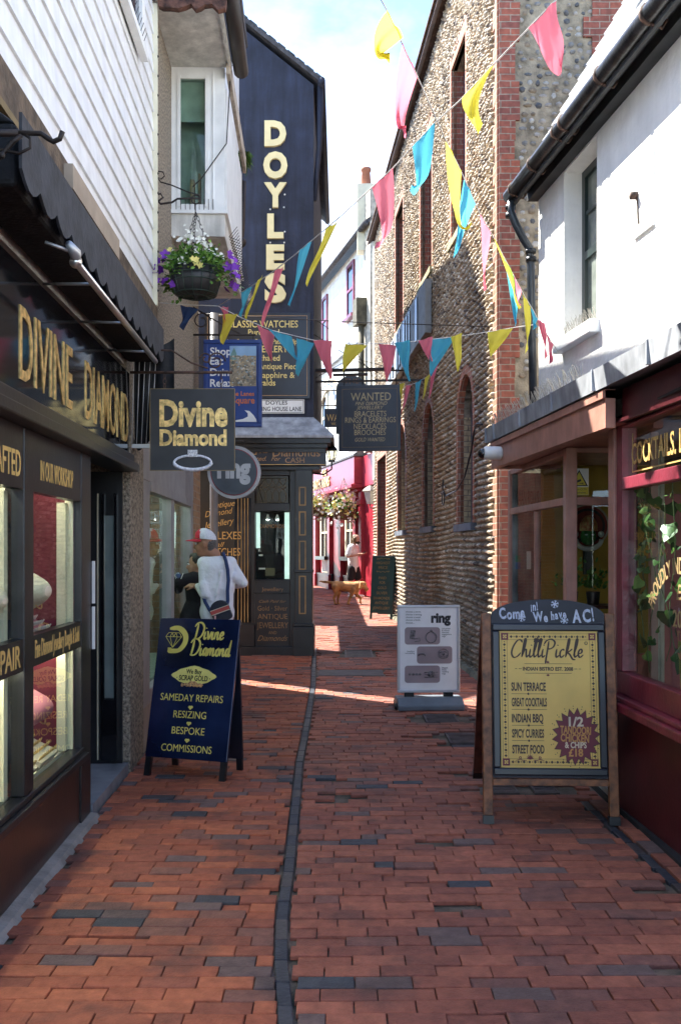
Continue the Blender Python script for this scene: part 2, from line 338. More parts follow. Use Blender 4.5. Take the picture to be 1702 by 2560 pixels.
def hull_blob(parts, voxel, name, m, parent, smooth=4):
    """one continuous body from tapered capsules (p0, r0, p1, r1) and ellipsoids (p, (rx, ry, rz))"""
    mb = MB()
    for p in parts:
        if len(p) == 2: mb.ball(p[0], p[1], 14, 10)
        else:
            p0, r0, p1, r1 = Vector(p[0]), p[1], Vector(p[2]), p[3]
            mb.ball(p0, r0, 12, 8); mb.ball(p1, r1, 12, 8)
            mb.tube([p0, p0.lerp(p1, .5), p1], [r0, (r0 + r1) / 2, r1], 12)
    o = mb.build(name, m, None, uv=False)
    rm = o.modifiers.new('r', 'REMESH'); rm.mode = 'VOXEL'; rm.voxel_size = voxel; rm.use_smooth_shade = True
    sm = o.modifiers.new('s', 'SMOOTH'); sm.iterations = smooth; sm.factor = .5
    dg = bpy.context.evaluated_depsgraph_get(); me = bpy.data.meshes.new_from_object(o.evaluated_get(dg))
    old = o.data; o.modifiers.clear(); o.data = me; bpy.data.meshes.remove(old); me.name = name
    o.parent = parent
    return o
# ------------------------------------------------------------------ the ground
def ground_sheet():
    mb = MB(); ys = [-30, -10, 0, 4, 8, 9, 10, 11, 12, 14, 16, 20, 25, 30, 36, 40, 60, 120, 300]; xs = [-200, -40, -6, -2, 2, 6, 40, 200]
    vs = [(x, y, gz(y) - .022) for y in ys for x in xs]; n = len(xs)
    mb.add(vs, [(j * n + i, j * n + i + 1, (j + 1) * n + i + 1, (j + 1) * n + i) for j in range(len(ys) - 1) for i in range(n - 1)])
    m = mat('joint_dirt', (.15, .115, .09), .95, var=.45, scale=5, bump=.8, bscale=70, c2=(.05, .052, .035))
    kind(mb.build('ground', m), 'structure')
ground_sheet()
CH = [(2.3, -.13), (3.29, -.185), (3.8, -.235), (4.3, -.262), (4.9, -.263), (6, -.285), (7.4, -.315), (9, -.312), (11.2, -.32), (13, -.36), (14.4, -.392), (15, -.40)]
def chx(z):
    for (a, xa), (b, xb) in zip(CH, CH[1:]):
        if z <= b: return xa + (xb - xa) * max(0, (z - a)) / (b - a)
    return -.40
def leftlim(z):
    if z < 5.9: return -1.335 - .0338 * z + .062
    if z < 11.8: return -1.335 - .0338 * z + .03
    if z < 14.1: return -4.2
    if z < 14.6: return -.36
    return -.36 - .2 * (z - 14.6)
def rightlim(z):
    if z < 6.2: return 1.989 - .04 * z - .20
    if z < 9.6: return 1.989 - .04 * z - .02
    if z < 10.9: return 2.6
    if z < 24.5: return 2.5 - .063 * z - .1
    return 4.
def one_brick(mb, x0, x1, y0, y1, h, slope, cx):
    e = rnd.uniform(.002, .004); tx, ty = rnd.gauss(0, .005), rnd.gauss(0, .007)
    xm, ym = (x0 + x1) / 2, (y0 + y1) / 2; vs = []
    for inset, dz in ((0, -.02), (0, -e * .9), (e, 0)):
        for x, y in ((x0 + inset, y0 + inset), (x1 - inset, y0 + inset), (x1 - inset, y1 - inset), (x0 + inset, y1 - inset)):
            jx = rnd.uniform(-.002, .002) if inset else 0
            vs.append((x + jx, y + slope * (x - cx), gz(y) + h + dz + (x - xm) * tx + (y - ym) * ty))
    mb.add(vs, [(8, 9, 10, 11)] + [(4 + i, 4 + (i + 1) % 4, 8 + (i + 1) % 4, 8 + i) for i in range(4)] + [(i, (i + 1) % 4, 4 + (i + 1) % 4, 4 + i) for i in range(4)])
COVERS = [(.06, .48, 13.85, 14.75), (.80, 1.12, 9.0, 9.4), (.92, 1.24, 8.1, 8.5), (1.02, 1.2, 6.45, 6.65), (1.30, 1.47, 6.45, 6.65), (-.28, .55, 12.05, 12.6)]
def covered(x0, x1, y0, y1): return any(x1 > a and x0 < b and y1 > c and y0 < d for a, b, c, d in COVERS)
def pave(side, name, m):
    mb = MB(); z = 2.2; pitch = .0968; row = 0
    while z < 40:
        w = .0925; c = chx(z); drift = rnd.uniform(-.003, .003)
        if side < 0: a, b = leftlim(z), c - .036; slope = -.012
        else: a, b = c + .036, rightlim(z); slope = .014 + .004 * math.sin(z)
        if z > 15 and side < 0: z += pitch; continue
        if z > 15: a = leftlim(z)
        x = a + rnd.uniform(0, .03) - (.115 if row % 2 else 0) + rnd.gauss(0, .02)
        while x < b - .01:
            L = .213 + rnd.gauss(0, .006) if rnd.random() > .06 else rnd.uniform(.09, .15)
            x0, x1 = max(x, a), min(x + L - rnd.uniform(.003, .0065), b)
            if x1 - x0 > .035 and not covered(x0, x1, z, z + w):
                if not (rnd.random() < .012 and side > 0 and z < 9):
                    sink = -.006 * abs(rnd.gauss(0, 1)) if rnd.random() < .3 else rnd.gauss(0, .0012)
                    one_brick(mb, x0, x1, z + drift + rnd.gauss(0, .0015), z + w + drift, max(-.014, sink) + .002, slope, c)
            x += L
        z += pitch; row += 1
    return kind(mb.build(name, m, uv=False), 'structure')
mL = island_mat('paver_bricks_orange', [(0, (.40, .125, .066)), (.28, (.34, .102, .057)), (.54, (.27, .088, .056)), (.78, (.22, .10, .078)), (.90, (.15, .10, .095)), (.972, (.065, .065, .075))], r=.74, var=.26, bump=.6, bscale=90, stain=((.062, .048, .046), .45, 2.6, None))
mR = island_mat('paver_bricks_pink', [(0, (.40, .140, .088)), (.28, (.34, .116, .075)), (.54, (.28, .098, .068)), (.80, (.23, .105, .084)), (.935, (.17, .115, .105)), (.985, (.075, .08, .092))], r=.72, var=.26, bump=.6, bscale=90, stain=((.075, .055, .05), .45, 2.2, None))
pave(-1, 'paving', mL); pave(1, 'paving', mR)
def channel():
    mb = MB(); z = 2.2
    while z < 14.9:
        L = rnd.uniform(.19, .225); c0, c1 = chx(z), chx(z + L)
        w = .027; h = -.004 + rnd.gauss(0, .0015); vs = []
        for ins, dz in ((0, -.02), (0, -.004), (.004, 0)):
            for x, y in ((c0 - w + ins, z + ins), (c0 + w - ins, z + ins), (c1 + w - ins, z + L - .006 - ins), (c1 - w + ins, z + L - .006 - ins)): vs.append((x, y, gz(y) + h + dz))
        mb.add(vs, [(8, 9, 10, 11)] + [(4 + i, 4 + (i + 1) % 4, 8 + (i + 1) % 4, 8 + i) for i in range(4)] + [(i, (i + 1) % 4, 4 + (i + 1) % 4, 4 + i) for i in range(4)]); z += L
    m = island_mat('blue_engineering_bricks', [(0, (.045, .050, .064)), (.5, (.06, .062, .072)), (.8, (.085, .075, .075))], r=.5, var=.3)
    kind(mb.build('paving', m, uv=False), 'structure')
    mb = MB(); z = 2.5                                        # lengthwise bricks and dark channel along the restaurant
    while z < 6.2:
        L = .215; x = 1.989 - .04 * z
        for a, b in ((-.195, -.155), (-.135, -.035)):
            if a > -.14: one_brick(mb, x + a + .005, x + b, z, z + L - .008, .001, 0, x)
        z += .222
    kind(mb.build('paving', mR, uv=False), 'structure')
    mb = MB(); z = 2.5
    while z < 6.2:
        x = 1.989 - .04 * z; one_brick(mb, x - .195, x - .145, z, z + .212, -.003, 0, x); z += .22
    kind(mb.build('paving', m, uv=False), 'structure')
channel()
mb = MB()
pts = [(.6, 0), (5.86, 0)]
mb.add([(-1.335 - .0338 * z + d, z, h) for z in (.6, 3, 5.86) for d, h in ((.0, .03), (.05, .022), (.075, -.01))], [(0, 1, 4, 3), (1, 2, 5, 4), (3, 4, 7, 6), (4, 5, 8, 7)])
kind(mb.build('kerb', mat('kerb_concrete', (.23, .22, .21), .85, var=.2, bump=.4)), 'structure')
mb = MB()
mb.add([(2.5 - .063 * z + d, z, gz(z) + h) for z in (10.9, 14, 18, 24.5) for d, h in ((.0, .06), (-.09, .05), (-.12, -.01))], [(i * 3 + j, i * 3 + j + 1, i * 3 + j + 4, i * 3 + j + 3) for i in range(3) for j in range(2)])
kind(mb.build('kerb', mat('mossy_stone', (.16, .15, .10), .9, var=.3, bump=.5)), 'structure')
castiron = mat('cast_iron', (.12, .10, .10), .55, metal=.4, var=.3, bump=.2)
LAB = ['ribbed iron drain cover in the bricks before the jewellery corner', 'iron drain cover behind the white poster stand base, farther one', 'dark iron drain cover in the bricks left of the wooden menu board, nearer one',
       'small square iron cover seen under menu board, left of two', 'small square iron cover seen under menu board, right of two', 'long dark paving slab set among bricks across the lane']
for i, (a, b, c, d) in enumerate(COVERS):
    cy = (c + d) / 2; t = thing('drain_cover' if i < 5 else 'paving_slab', LAB[i], 'drain cover' if i < 5 else 'slab', ((a + b) / 2, cy, gz(cy)), rx=math.atan(.015) if cy > 8 else 0)
    w, h = (b - a) / 2 - .004, (d - c) / 2 - .004; m1 = MB()
    m1.box(-w, w, -h, h, -.03, -.002)
    if i < 5:
        n = 7 if i < 3 else 3
        for k in range(n):
            y = -h + (k + .5) * 2 * h / n; m1.box(-w + .02, w - .02, y - .012, y + .012, -.0005, .004)
        m1.box(-w, -w + .012, -h, h, -.0005, .005); m1.box(w - .012, w, -h, h, -.0005, .005); part(m1, 'grating', castiron, t)
        m2 = MB(); m2.box(-w - .003, w + .003, -h - .02, -h - .002, -.03, .003); m2.box(-w - .003, w + .003, h + .002, h + .02, -.03, .003); part(m2, 'cover_frame', castiron, t)
    else: part(m1, 'slab_top', mat('dark_slab', (.10, .085, .085), .7, var=.2, bump=.2), t)

# ------------------------------------------------------------------ jewellery shop on the left
LS = wall_frame('jewellery_shop', 'black jewellery shop with lit windows below white weatherboard upper storey', 'shop', -1.335, -.0338, True)
s0 = 1.2
bx(LS, 'stall_riser', brownpaint, s0, 5.64, 0, .06, -.03, .40)
m1 = MB(); m1.box(s0, 5.66, -.05, .10, .402, .44); m1.box(s0, 5.64, -.025, .05, .44, .47); part(m1, 'window_sill', black, LS, bevel=.006)
# window posts, mid band and heads
for a, b in ((s0, 1.5), (2.9, 3.05), (4.49, 4.64), (5.62, 5.86)): bx(LS, 'window_post', black, a, b, -.012, .08, .471 if b < 5.7 else 0, 2.2, bevel=.004)
m1 = MB()
for a, b in ((1.502, 2.898), (3.052, 4.488), (4.642, 5.618)):
    m1.box(a, b, -.008, .05, 1.06, 1.21); m1.box(a, b, -.008, .05, 1.91, 2.2)
part(m1, 'sign_band', black, LS)
m1 = MB()
for a, b in ((1.502, 2.898), (3.052, 4.488), (4.642, 5.618)):
    m1.box(a, b, .02, .026, .471, 1.059); m1.box(a, b, .02, .026, 1.211, 1.909)
part(m1, 'window_glass', glass, LS, uv=False)
lettering(LS, gold, [('HANDCRAFTED', 4.44, 1.965, .115, dict(al='r', w=.84)), ('IN OUR WORKSHOP', 5.10, 1.975, .095, dict(w=.66)),
    ('JEWELLERY REPAIR', 4.44, 1.085, .10, dict(al='r', w=1.25)), ('Fine Diamond Jewellery Bought & Sold', 5.125, 1.10, .085, dict(w=.90))], y=-.0085, bold=.012)
m1 = MB(); m1.box(s0, 7.06, -.10, .1, 2.202, 2.26); m1.box(s0, 7.06, -.06, .1, 2.26, 2.33); part(m1, 'cornice', black, LS, bevel=.008)
bx(LS, 'fascia_board', blackgloss, s0, 7.08, -.02, .1, 2.33, 2.93)
for wd_, x_, w_ in (('DIVINE', 4.87, .98), ('DIAMOND', 6.35, 1.36)): lettering(LS, goldleaf, [(wd_, x_, 2.41, .335, dict(w=w_))], y=-.0205, bold=.004, ext=.004)
# shop interior behind the glass
m1 = MB(); m1.box(s0, 5.6, .72, .74, .3, 2.2); m1.box(5.60, 5.618, .03, .72, .47, 2.2); part(m1, 'display_back', mat('maroon_velvet', (.16, .018, .035), .9), LS)
m1 = MB(); m1.box(5.58, 5.598, .03, .075, .47, 2.2); m1.box(s0, 5.6, .08, .72, 1.075, 1.10); m1.box(s0, 5.6, .08, .72, .44, .465); part(m1, 'display_shelf', cream, LS)
m1 = MB()
for a in (1.56, 3.11, 4.70, 4.44, 5.56): m1.box(a - .028, a + .028, .06, .11, .47, 1.9)
part(m1, 'display_post', cream, LS)
m1 = MB()
for a, yy in ((4.2, .34), (5.2, .36)):
    for k in range(7): m1.tube([(a + .045 * math.cos(k * .9), yy + .045 * math.sin(k * .9), z) for z in (.466, 1.07)], .02, 6); m1.tube([(a + .045 * math.cos(k * .9), yy + .045 * math.sin(k * .9), z) for z in (1.101, 2.2)], .02, 6)
part(m1, 'display_column', cream, LS, uv=False)
lampm = mat('shop_strip_lamp', (1, .93, .76), .5, var=0, emit=10)
m1 = MB()
for zz in (1.05, 2.02):
    m1.tube([(s0 + .1, .12, zz), (5.55, .12, zz)], .012, 8)
part(m1, 'strip_lamp', lampm, LS, uv=False)
bx(LS, 'shop_ceiling', white, s0, 5.6, .05, .72, 2.21, 2.23)
# door in its recess
m1 = MB(); m1.box(5.862, 5.88, .09, .7, 0, 2.2); m1.box(7.02, 7.04, .02, .7, 0, 2.2); m1.box(5.88, 7.02, .62, .66, 2.05, 2.2); part(m1, 'door_recess', black, LS)
dr = bx(LS, 'door', blackgloss, 5.95, 6.98, .50, .545, .12, 2.05)
m1 = MB(); m1.box(6.12, 6.80, .49, .499, .62, 1.9); part(m1, 'door_glass', mat('door_pane', (.10, .13, .12), .06, spec=.8), dr)
m1 = MB(); m1.box(7.008, 7.019, .075, .145, .55, 1.88); part(m1, 'side_pane', mat('pale_side_pane', (.16, .20, .19), .08, spec=.8), LS)
m1 = MB(); m1.box(7.004, 7.019, .19, .2, .1, 2.04); part(m1, 'brass_strip', mat('tarnished_strip', (.45, .42, .30), .4), LS)
m1 = MB(); m1.box(6.99, 7.019, .055, .074, .1, 2.04); m1.box(6.99, 7.019, .146, .165, .1, 2.04); m1.box(6.99, 7.019, .0745, .1455, .1, .54); part(m1, 'door_stile', blackgloss, LS)
m1 = MB(); m1.box(5.885, 5.90, -.03, -.013, 1.3, 1.56); m1.box(5.885, 5.90, -.03, -.013, 1.02, 1.28); part(m1, 'push_plate', white, LS)
m1 = MB()
for a in (6.05, 6.90): m1.box(a - .02, a + .02, .47, .498, .2, 2.02)
part(m1, 'door_moulding', black, dr)
bx(LS, 'door_step', mat('slate_step', (.20, .22, .25), .4, var=.2), 5.87, 7.05, -.02, .5, -.02, .07)
# upper storey
m1 = MB(); m1.box(-4, s0, 0, 4, -.1, 6.3); m1.box(s0, 7.06, .76, 4, -.1, 3.0); m1.box(s0, 8.2, .02, 4, 3.0, 6.3); part(m1, 'wall', dirtywhite, LS)
bx(LS, 'timber_fascia', oldwood, s0, 8.22, -.05, .02, 3.43, 3.70)
m1 = MB(); m1.box(s0, 8.2, -.075, -.05, 3.455, 3.49); part(m1, 'timber_bead', mat('mustard_bead', (.17, .12, .05), .7), LS)
bx(LS, 'junction_box', mat('beige_box', (.33, .27, .21), .6), 5.05, 6.3, -.10, -.052, 3.53, 3.66)
m1 = MB(); z = 3.70
while z < 6.25:
    for a, b in (((s0, 3.9), (3.9, 8.2))[:] if int(z * 7) % 2 else ((s0, 8.2),)):
        m1.prismx([(.0, z), (-.021, z + rnd.uniform(-.002, .002)), (-.020, z + .008), (-.005, z + .170), (.0, z + .170)], a + .001, b - .001)
    z += .167
part(m1, 'weatherboard', whiteboard, LS)
m1 = MB(); m1.box(8.2, 8.235, -.05, .02, 3.72, 6.3); part(m1, 'corner_trim', cream, LS)
m1 = MB()
for k in range(14): m1.ball((8.217, -.052, 3.85 + k * .167), .011, 6, 4)
part(m1, 'nail', iron, LS)
wn = MB(); wn.box(5.6, 7.5, -.09, -.03, 5.44, 5.50); wn.box(7.34, 7.46, -.07, -.03, 5.50, 6.3); wn.box(5.6, 7.34, -.06, -.03, 5.50, 5.57)
wn = part(wn, 'window', white, LS); bx(wn, 'pane', mat('upper_pane', (.05, .06, .08), .05, spec=.8), 5.6, 7.34, -.045, -.036, 5.57, 6.3)
m1 = MB()
for k in range(24): x = 5.7 + k * .072; m1.tube([(x, -.07, 5.5), (x + .02, -.10, 5.60)], .0025, 4)
part(m1, 'bird_spike', iron, LS)
m1 = MB(); m1.prismx([(-.03, 6.3), (4, 8.6), (4, 8.75), (-.06, 6.36)], -4, 8.18); part(m1, 'roof', slate, LS)
# folded awning
AW = wall_frame('awning', 'folded black awning with scalloped edge above the gold shop lettering', 'awning', -1.335, -.0338, True)
clothb = mat('black_canvas', (.010, .011, .014), .85, var=.3, scale=14, bump=.25)
m1 = MB(); m1.box(3.66, 7.12, -.22, -.0, 3.02, 3.26); m1.prismx([(-.02, 3.26), (-.22, 3.26), (-.02, 3.40)], 3.66, 7.12); part(m1, 'canopy', clothb, AW, bevel=.02)
m1 = MB(); n = 14; x0, x1 = 3.6, 7.15; st = (x1 - x0) / n
pts = []
for i in range(n):
    for t in (0, .2, .4, .6, .8): pts.append((x0 + (i + t) * st, 3.06 - .055 * math.sin(math.pi * t) - (0 if t else -.0)))
pts.append((x1, 3.06))
m1.prism([(x0, 3.27)] + pts + [(x1, 3.27)], -.262, -.250); part(m1, 'valance', mat('grey_black_canvas', (.030, .034, .044), .8, var=.25, scale=10, bump=.2), AW)
m1 = MB(); m1.tube([(4.36, -.285, 2.93), (6.62, -.285, 2.93)], .017, 10); m1.ball((4.34, -.285, 2.93), .03); part(m1, 'front_rail', steel, AW)
m1 = MB(); m1.tube([(4.26, -.27, 2.99), (4.31, -.29, 2.96), (4.35, -.285, 2.93)], [.016, .028, .022], 8); m1.tube([(4.22, -.18, 2.98), (4.30, -.285, 2.96)], .008, 6); part(m1, 'rail_knuckle', mat('dull_aluminium', (.4, .41, .43), .4, metal=.6), AW)
m1 = MB()
for a in (4.7, 5.5, 6.3): m1.tube([(a, -.285, 2.93), (a + .15, .0, 2.97)], .008, 6)
part(m1, 'arm', mat('dull_aluminium', (.4, .41, .43)), AW)
def drape(x0, top, bot, d0, d1, name='end_drape'):
    mb = MB(); vs = []; nx, nz_ = 14, 10
    for j in range(nz_ + 1):
        for i in range(nx + 1):
            t = i / nx; u = j / nz_
            y = d0 + (d1 - d0) * t; x = x0 + .035 * math.sin(t * 15 + u * 1.4) * (.3 + u); z = top + (bot - top) * u - (.05 * math.sin(t * 9) if j == nz_ else 0) + .12 * t * t * (1 - u)
            if u > .55: y = d0 + (y - d0) * (1 - .35 * (u - .55))
            vs.append((x, y, z))
    n = nx + 1; k = len(vs)
    mb.add(vs + [(x + .012, y, z) for x, y, z in vs], [(j * n + i, j * n + i + 1, (j + 1) * n + i + 1, (j + 1) * n + i) for j in range(nz_) for i in range(nx)] + [(k + j * n + i, k + j * n + i + 1, k + (j + 1) * n + i + 1, k + (j + 1) * n + i) for j in range(nz_) for i in range(nx)], True)
    return part(mb, name, clothb, AW)
drape(7.2, 3.1, 2.42, -.03, -.33); drape(3.6, 3.24, 2.5, .0, -.16)
m1 = MB()
for k in range(5): m1.tube([(7.13, -.03 - .035 * k, 2.42), (7.11, -.05 - .04 * k, 3.05)], .003, 5)
part(m1, 'cord', mat('pale_cord', (.5, .5, .52), .5), AW)
m1 = MB(); m1.box(7.12, 7.15, -.2, .0, 2.385, 2.415); part(m1, 'cord_bracket', mat('dull_aluminium', (.4, .41, .43)), AW)
# hook bracket near the camera
hb = thing('hook_bracket', 'wrought iron wall arm ending in an upturned hook, above the nearest black drape', 'bracket', (0, 3.5, 0))
m1 = MB(); z = 3.145
m1.tube([(-1.46, 0, z), (-1.17, 0, z)], .014, 8); m1.tube([(-1.17, 0, z), (-1.09, 0, z - .002), (-1.065, 0, z - .02), (-1.045, 0, z - .032), (-1.022, 0, z - .022), (-1.012, 0, z + .005)], .010, 8)
m1.tube([(-1.46, 0, z - .16), (-1.34, 0, z - .15), (-1.25, 0, z - .10), (-1.19, 0, z - .03), (-1.16, 0, z - .008)], .009, 8)
m1.tube([(-1.24, 0, z - .06), (-1.17, 0, z - .075), (-1.13, 0, z - .055), (-1.13, 0, z - .02), (-1.15, 0, z - .005)], .006, 8); m1.ball((-1.225, -.02, z - .09), .012)
part(m1, 'arm', iron, hb)
# jewellery displays
def bust(x, y, z, m, lab, k=1.):
    t = thing('necklace_bust', lab, 'display bust'); t.parent = None
    Mw = LS.matrix_world.copy(); t.matrix_world = Matrix.Translation((-1.335, 0, 0)) @ Matrix.Rotation(math.atan2(1, -.0338), 4, 'Z') @ Matrix.Translation((x, y, z))
    mb = MB(); n = 14; vs = []
    prof = [(.10, .0, .0), (.085, .03, .0), (.055, .08, .03), (.05, .14, .05), (.075, .18, .03), (.125, .22, -.02), (.145, .27, -.06), (.12, .33, -.05), (.07, .37, .0), (.045, .41, .03), (.044, .47, .045), (.02, .475, .045)]
    for r, zz, dy in prof:
        for j in range(n):
            a = 2 * math.pi * j / n; vs.append((r * 1.05 * math.cos(a) * k, (r * .55 * math.sin(a) + dy) * k, zz * k))
    mb.add(vs, [(i * n + j, i * n + (j + 1) % n, (i + 1) * n + (j + 1) % n, (i + 1) * n + j) for i in range(len(prof) - 1) for j in range(n)], True)
    bo_ = part(mb, 'bust_form', m, t, uv=False); sd_ = bo_.modifiers.new('s', 'SUBSURF'); sd_.levels = sd_.render_levels = 2
    nm_ = MB(); nm_.tube([(.085 * k * math.cos(a), (-.055 - .05 * math.sin(-a) * 0) * k - .03 * math.sin(a) ** 2, (.30 + .10 * math.sin(a)) * k) for a in [math.pi + i * math.pi / 12 for i in range(13)]], .004, 5); part(nm_, 'necklace', goldleaf, t, uv=False); return t
creamv = mat('cream_leatherette', (.68, .62, .48), .45, var=.05); pinkv = mat('pink_velvet', (.42, .14, .18), .8, var=.1)
bust(4.30, .15, 1.10, creamv, 'cream necklace bust on the upper shelf in the window nearest the camera', 1.05); bust(5.02, .15, 1.10, creamv, 'cream necklace bust on the upper shelf left of the shop door', 1.1)
bust(5.30, .20, .47, pinkv, 'pink velvet necklace bust on the lower window shelf', 1.0)
def ring_tray(x, y, z, lab, w=.34, tilt=14, pinkpad=False):
    t = thing('ring_tray', lab, 'jewellery tray', group='trays of rings in the jewellery window')
    t.matrix_world = Matrix.Translation((-1.335, 0, 0)) @ Matrix.Rotation(math.atan2(1, -.0338), 4, 'Z') @ Matrix.Translation((x, y, z)) @ Matrix.Rotation(R(tilt), 4, 'X')
    part(MB().box(-w / 2, w / 2, -.11, .11, .0, .03), 'tray_base', pinkv if pinkpad else creamv, t)
    mb = MB()
    for i in range(9):
        for j in range(5):
            cx, cy = -w / 2 + (i + .5) * w / 9, -.09 + j * .045; mb.tube([(cx + .011 * math.cos(a), cy, .042 + .011 * math.sin(a)) for a in [k * math.pi / 4 for k in range(9)]], .0028, 4, cap=False); mb.ball((cx, cy, .056), .005, 5, 4)
    o = part(mb, 'rings', goldleaf if not pinkpad else steel, t); o['kind'] = 'stuff'; return t
for i, x in enumerate((3.75, 4.15, 4.82, 5.22)):
    ring_tray(x, .17, 1.19, ['tray of silver rings, upper shelf, farthest from the door', 'tray of silver rings on upper shelf beside the near window post', 'tray of silver rings on upper shelf under the cream bust', 'tray of silver rings on upper shelf next to the shop door'][i], tilt=34, pinkpad=True)
for i, x in enumerate((3.75, 4.15, 4.80, 5.20)):
    ring_tray(x, .17, .53, ['tray of gold rings, lower shelf, farthest from the door', 'tray of gold rings on lower shelf beside the near window post', 'tray of gold rings on lower shelf below the word WORKSHOP', 'tray of gold rings on lower shelf next to the shop door'][i], tilt=26)

# ------------------------------------------------------------------ ring shop with oriel window
RS = wall_frame('ring_shop', 'pebbledashed shop with grey glazed front and projecting white oriel window', 'shop', -1.335, -.0338, True)
E = 11.75
m1 = MB(); m1.box(7.064, 7.63, -.03, .5, -.03, 2.47); m1.box(7.08, 8.2, 0, .5, 2.48, 3.44); m1.box(8.2, E, 0, 4, 2.62, 6.36); m1.box(7.63, E, .9, 4, -.1, 2.62); part(m1, 'wall', pebble, RS)
m1 = MB(); m1.box(7.632, E - .7, -.02, .1, 2.2, 2.615); m1.box(7.632, 8.03, -.015, .1, .35, 2.2)
for a, b in ((9.29, 9.50), (10.85, 11.05)): m1.box(a, b, -.015, .1, .35, 2.2)
m1.box(8.03, 9.29, -.01, .08, .35, .46); m1.box(9.5, 10.85, -.01, .08, .35, .46); m1.box(8.03, 10.85, -.03, .05, 2.12, 2.2); part(m1, 'shop_front', greypaint, RS, bevel=.005)
bx(RS, 'stall_riser', taupe, 7.634, 11.05, 0, .1, -.05, .35)
m1 = MB(); m1.box(8.03, 9.29, .03, .036, .46, 2.12); m1.box(9.5, 10.85, .03, .036, .46, 2.12); part(m1, 'window_glass', glass, RS, uv=False)
m1 = MB(); m1.box(7.7, 11, .6, .62, .1, 2.5); m1.box(7.7, 11, .1, .6, .3, .46); m1.box(7.7, 11, .1, .6, 2.3, 2.32); part(m1, 'display_back', mat('pale_green_wall', (.42, .50, .42), .7, var=.1), RS)
m1 = MB(); m1.tube([(8.1, .3, 2.27), (10.8, .3, 2.27)], .015); part(m1, 'strip_lamp', mat('ring_shop_lamp', (.9, 1, .9), .5, var=0, emit=5), RS)
m1 = MB(); m1.box(11.05, E + .002, -.02, .9, -.05, 2.615); part(m1, 'brick_pier', brick_mat('tan_brick', (.34, .20, .10), (.24, .14, .08), (.30, .25, .19)), RS)
m1 = MB(); m1.tube([(E + .28, -.16, 0), (E + .28, -.16, 4.6)], .05, 10)
for z in (1.5, 2.9, 4.2): m1.tube([(E + .28, -.16, z - .05), (E + .28, -.16, z + .05)], .062, 10)
part(m1, 'drain_pipe', mat('grey_pipe', (.17, .165, .17), .5), RS)
# oriel
b0, b1, bd = 9.4, 11.7, -.52
m1 = MB(); m1.box(b0 + .05, b1, bd + .05, -.002, 4.70, 4.9); m1.box(b0 + .30, b1, bd + .04, -.002, 4.9, 6.36); part(m1, 'oriel_bay', dirtywhite, RS)
m1 = MB(); m1.box(b0, b1 + .02, bd, -.001, 4.705, 4.92); part(m1, 'oriel_apron', dirtywhite, RS)
m1 = MB(); m1.box(b0 - .03, b1 + .03, bd - .03, -.001, 4.922, 4.955); part(m1, 'oriel_sill', white, RS)
ow = MB(); ow.box(b0, b0 + .06, -.06, -.001, 4.957, 6.36); ow.box(b0, b0 + .06, -.52, -.36, 4.957, 6.36); ow.box(b0, b0 + .06, -.36, -.06, 6.25, 6.36); ow.box(b0, b0 + .06, -.36, -.06, 4.957, 5.02)
ow.box(b0 - .012, b0, -.09, -.06, 4.99, 6.28); ow.box(b0 - .012, b0, -.36, -.33, 4.99, 6.28); ow.box(b0 - .012, b0, -.41, -.405, 4.96, 6.34)
ow = part(ow, 'window', white, RS); bx(ow, 'pane', glassdim, b0 + .02, b0 + .026, -.36, -.06, 5.02, 6.25)
m1 = MB(); m1.box(b0 + .08, b0 + .09, -.36, -.06, 5.86, 6.25); part(m1, 'blind', mat('pale_blind', (.55, .60, .56), .8), ow)
m1 = MB(); m1.box(b0 + .10, b0 + .19, -.21, -.17, 5.02, 5.30); m1.box(b0 + .1, b0 + .19, -.27, -.25, 5.02, 5.36, Matrix.Rotation(0, 4, 'X')); part(m1, 'book', mat('tan_book', (.45, .30, .17), .7), ow)
m1 = MB(); m1.box(b0 + .10, b0 + .19, -.245, -.222, 5.02, 5.38); m1.box(b0 + .10, b0 + .19, -.305, -.285, 5.02, 5.31); part(m1, 'book', white, ow)
bx(ow, 'room_back', mat('dim_green_room', (.60, .66, .62), .9), b0 + .27, b0 + .29, -.47, -.002, 4.96, 6.35)
m1 = MB(); n = 15
for k in range(n):
    a = b0 + .1 + k * (b1 - b0 - .1) / n; m1.box(a, a + .10, bd - .012, bd + .03, 4.957, 6.2)
part(m1, 'oriel_cladding', white, RS)
m1 = MB(); m1.box(b0 + .07, b1, bd + .031, bd + .039, 4.957, 6.3); part(m1, 'side_window_pane', mat('upper_pane', (.05, .06, .08)), RS)
m1 = MB(); m1.box(8.26, b0 + .0, -.56, -.001, 6.362, 6.40); m1.box(8.26, b0, -.59, -.561, 6.33, 6.5); part(m1, 'soffit', dirtywhite, RS)
m1 = MB(); m1.box(b0 - .1, b1 + .05, bd - .06, bd - .02, 6.25, 6.42); part(m1, 'eaves_board', mat('stained_board', (.45, .38, .30), .7, var=.3), RS)
m1 = MB(); m1.tube([(8.2, -.67, 6.43), (9.55, -.67, 6.40)], .075, 12); part(m1, 'gutter', mat('dark_brown_pipe', (.022, .016, .014), .5), RS)
poly = [(-.06, 6.27)]; x = -.06
while x > -.60: x -= rnd.uniform(.03, .07); poly.append((x, 6.27 + rnd.uniform(-.035, .03)))
poly += [(-.64, 6.3), (-.64, 6.62), (-.06, 6.62)]
m1 = MB(); m1.prismx(poly, 8.17, 8.24); part(m1, 'rotten_eaves_board', mat('rotten_timber', (.10, .045, .03), .9, var=.5, scale=14, bump=.6), RS)
m1 = MB(); m1.box(9.5, 12.0, -.45, 1.5, 6.50, 8.0); m1.box(8.26, 9.48, -.5, 3, 6.42, 6.6); part(m1, 'upper_wall', white, RS)
m1 = MB()
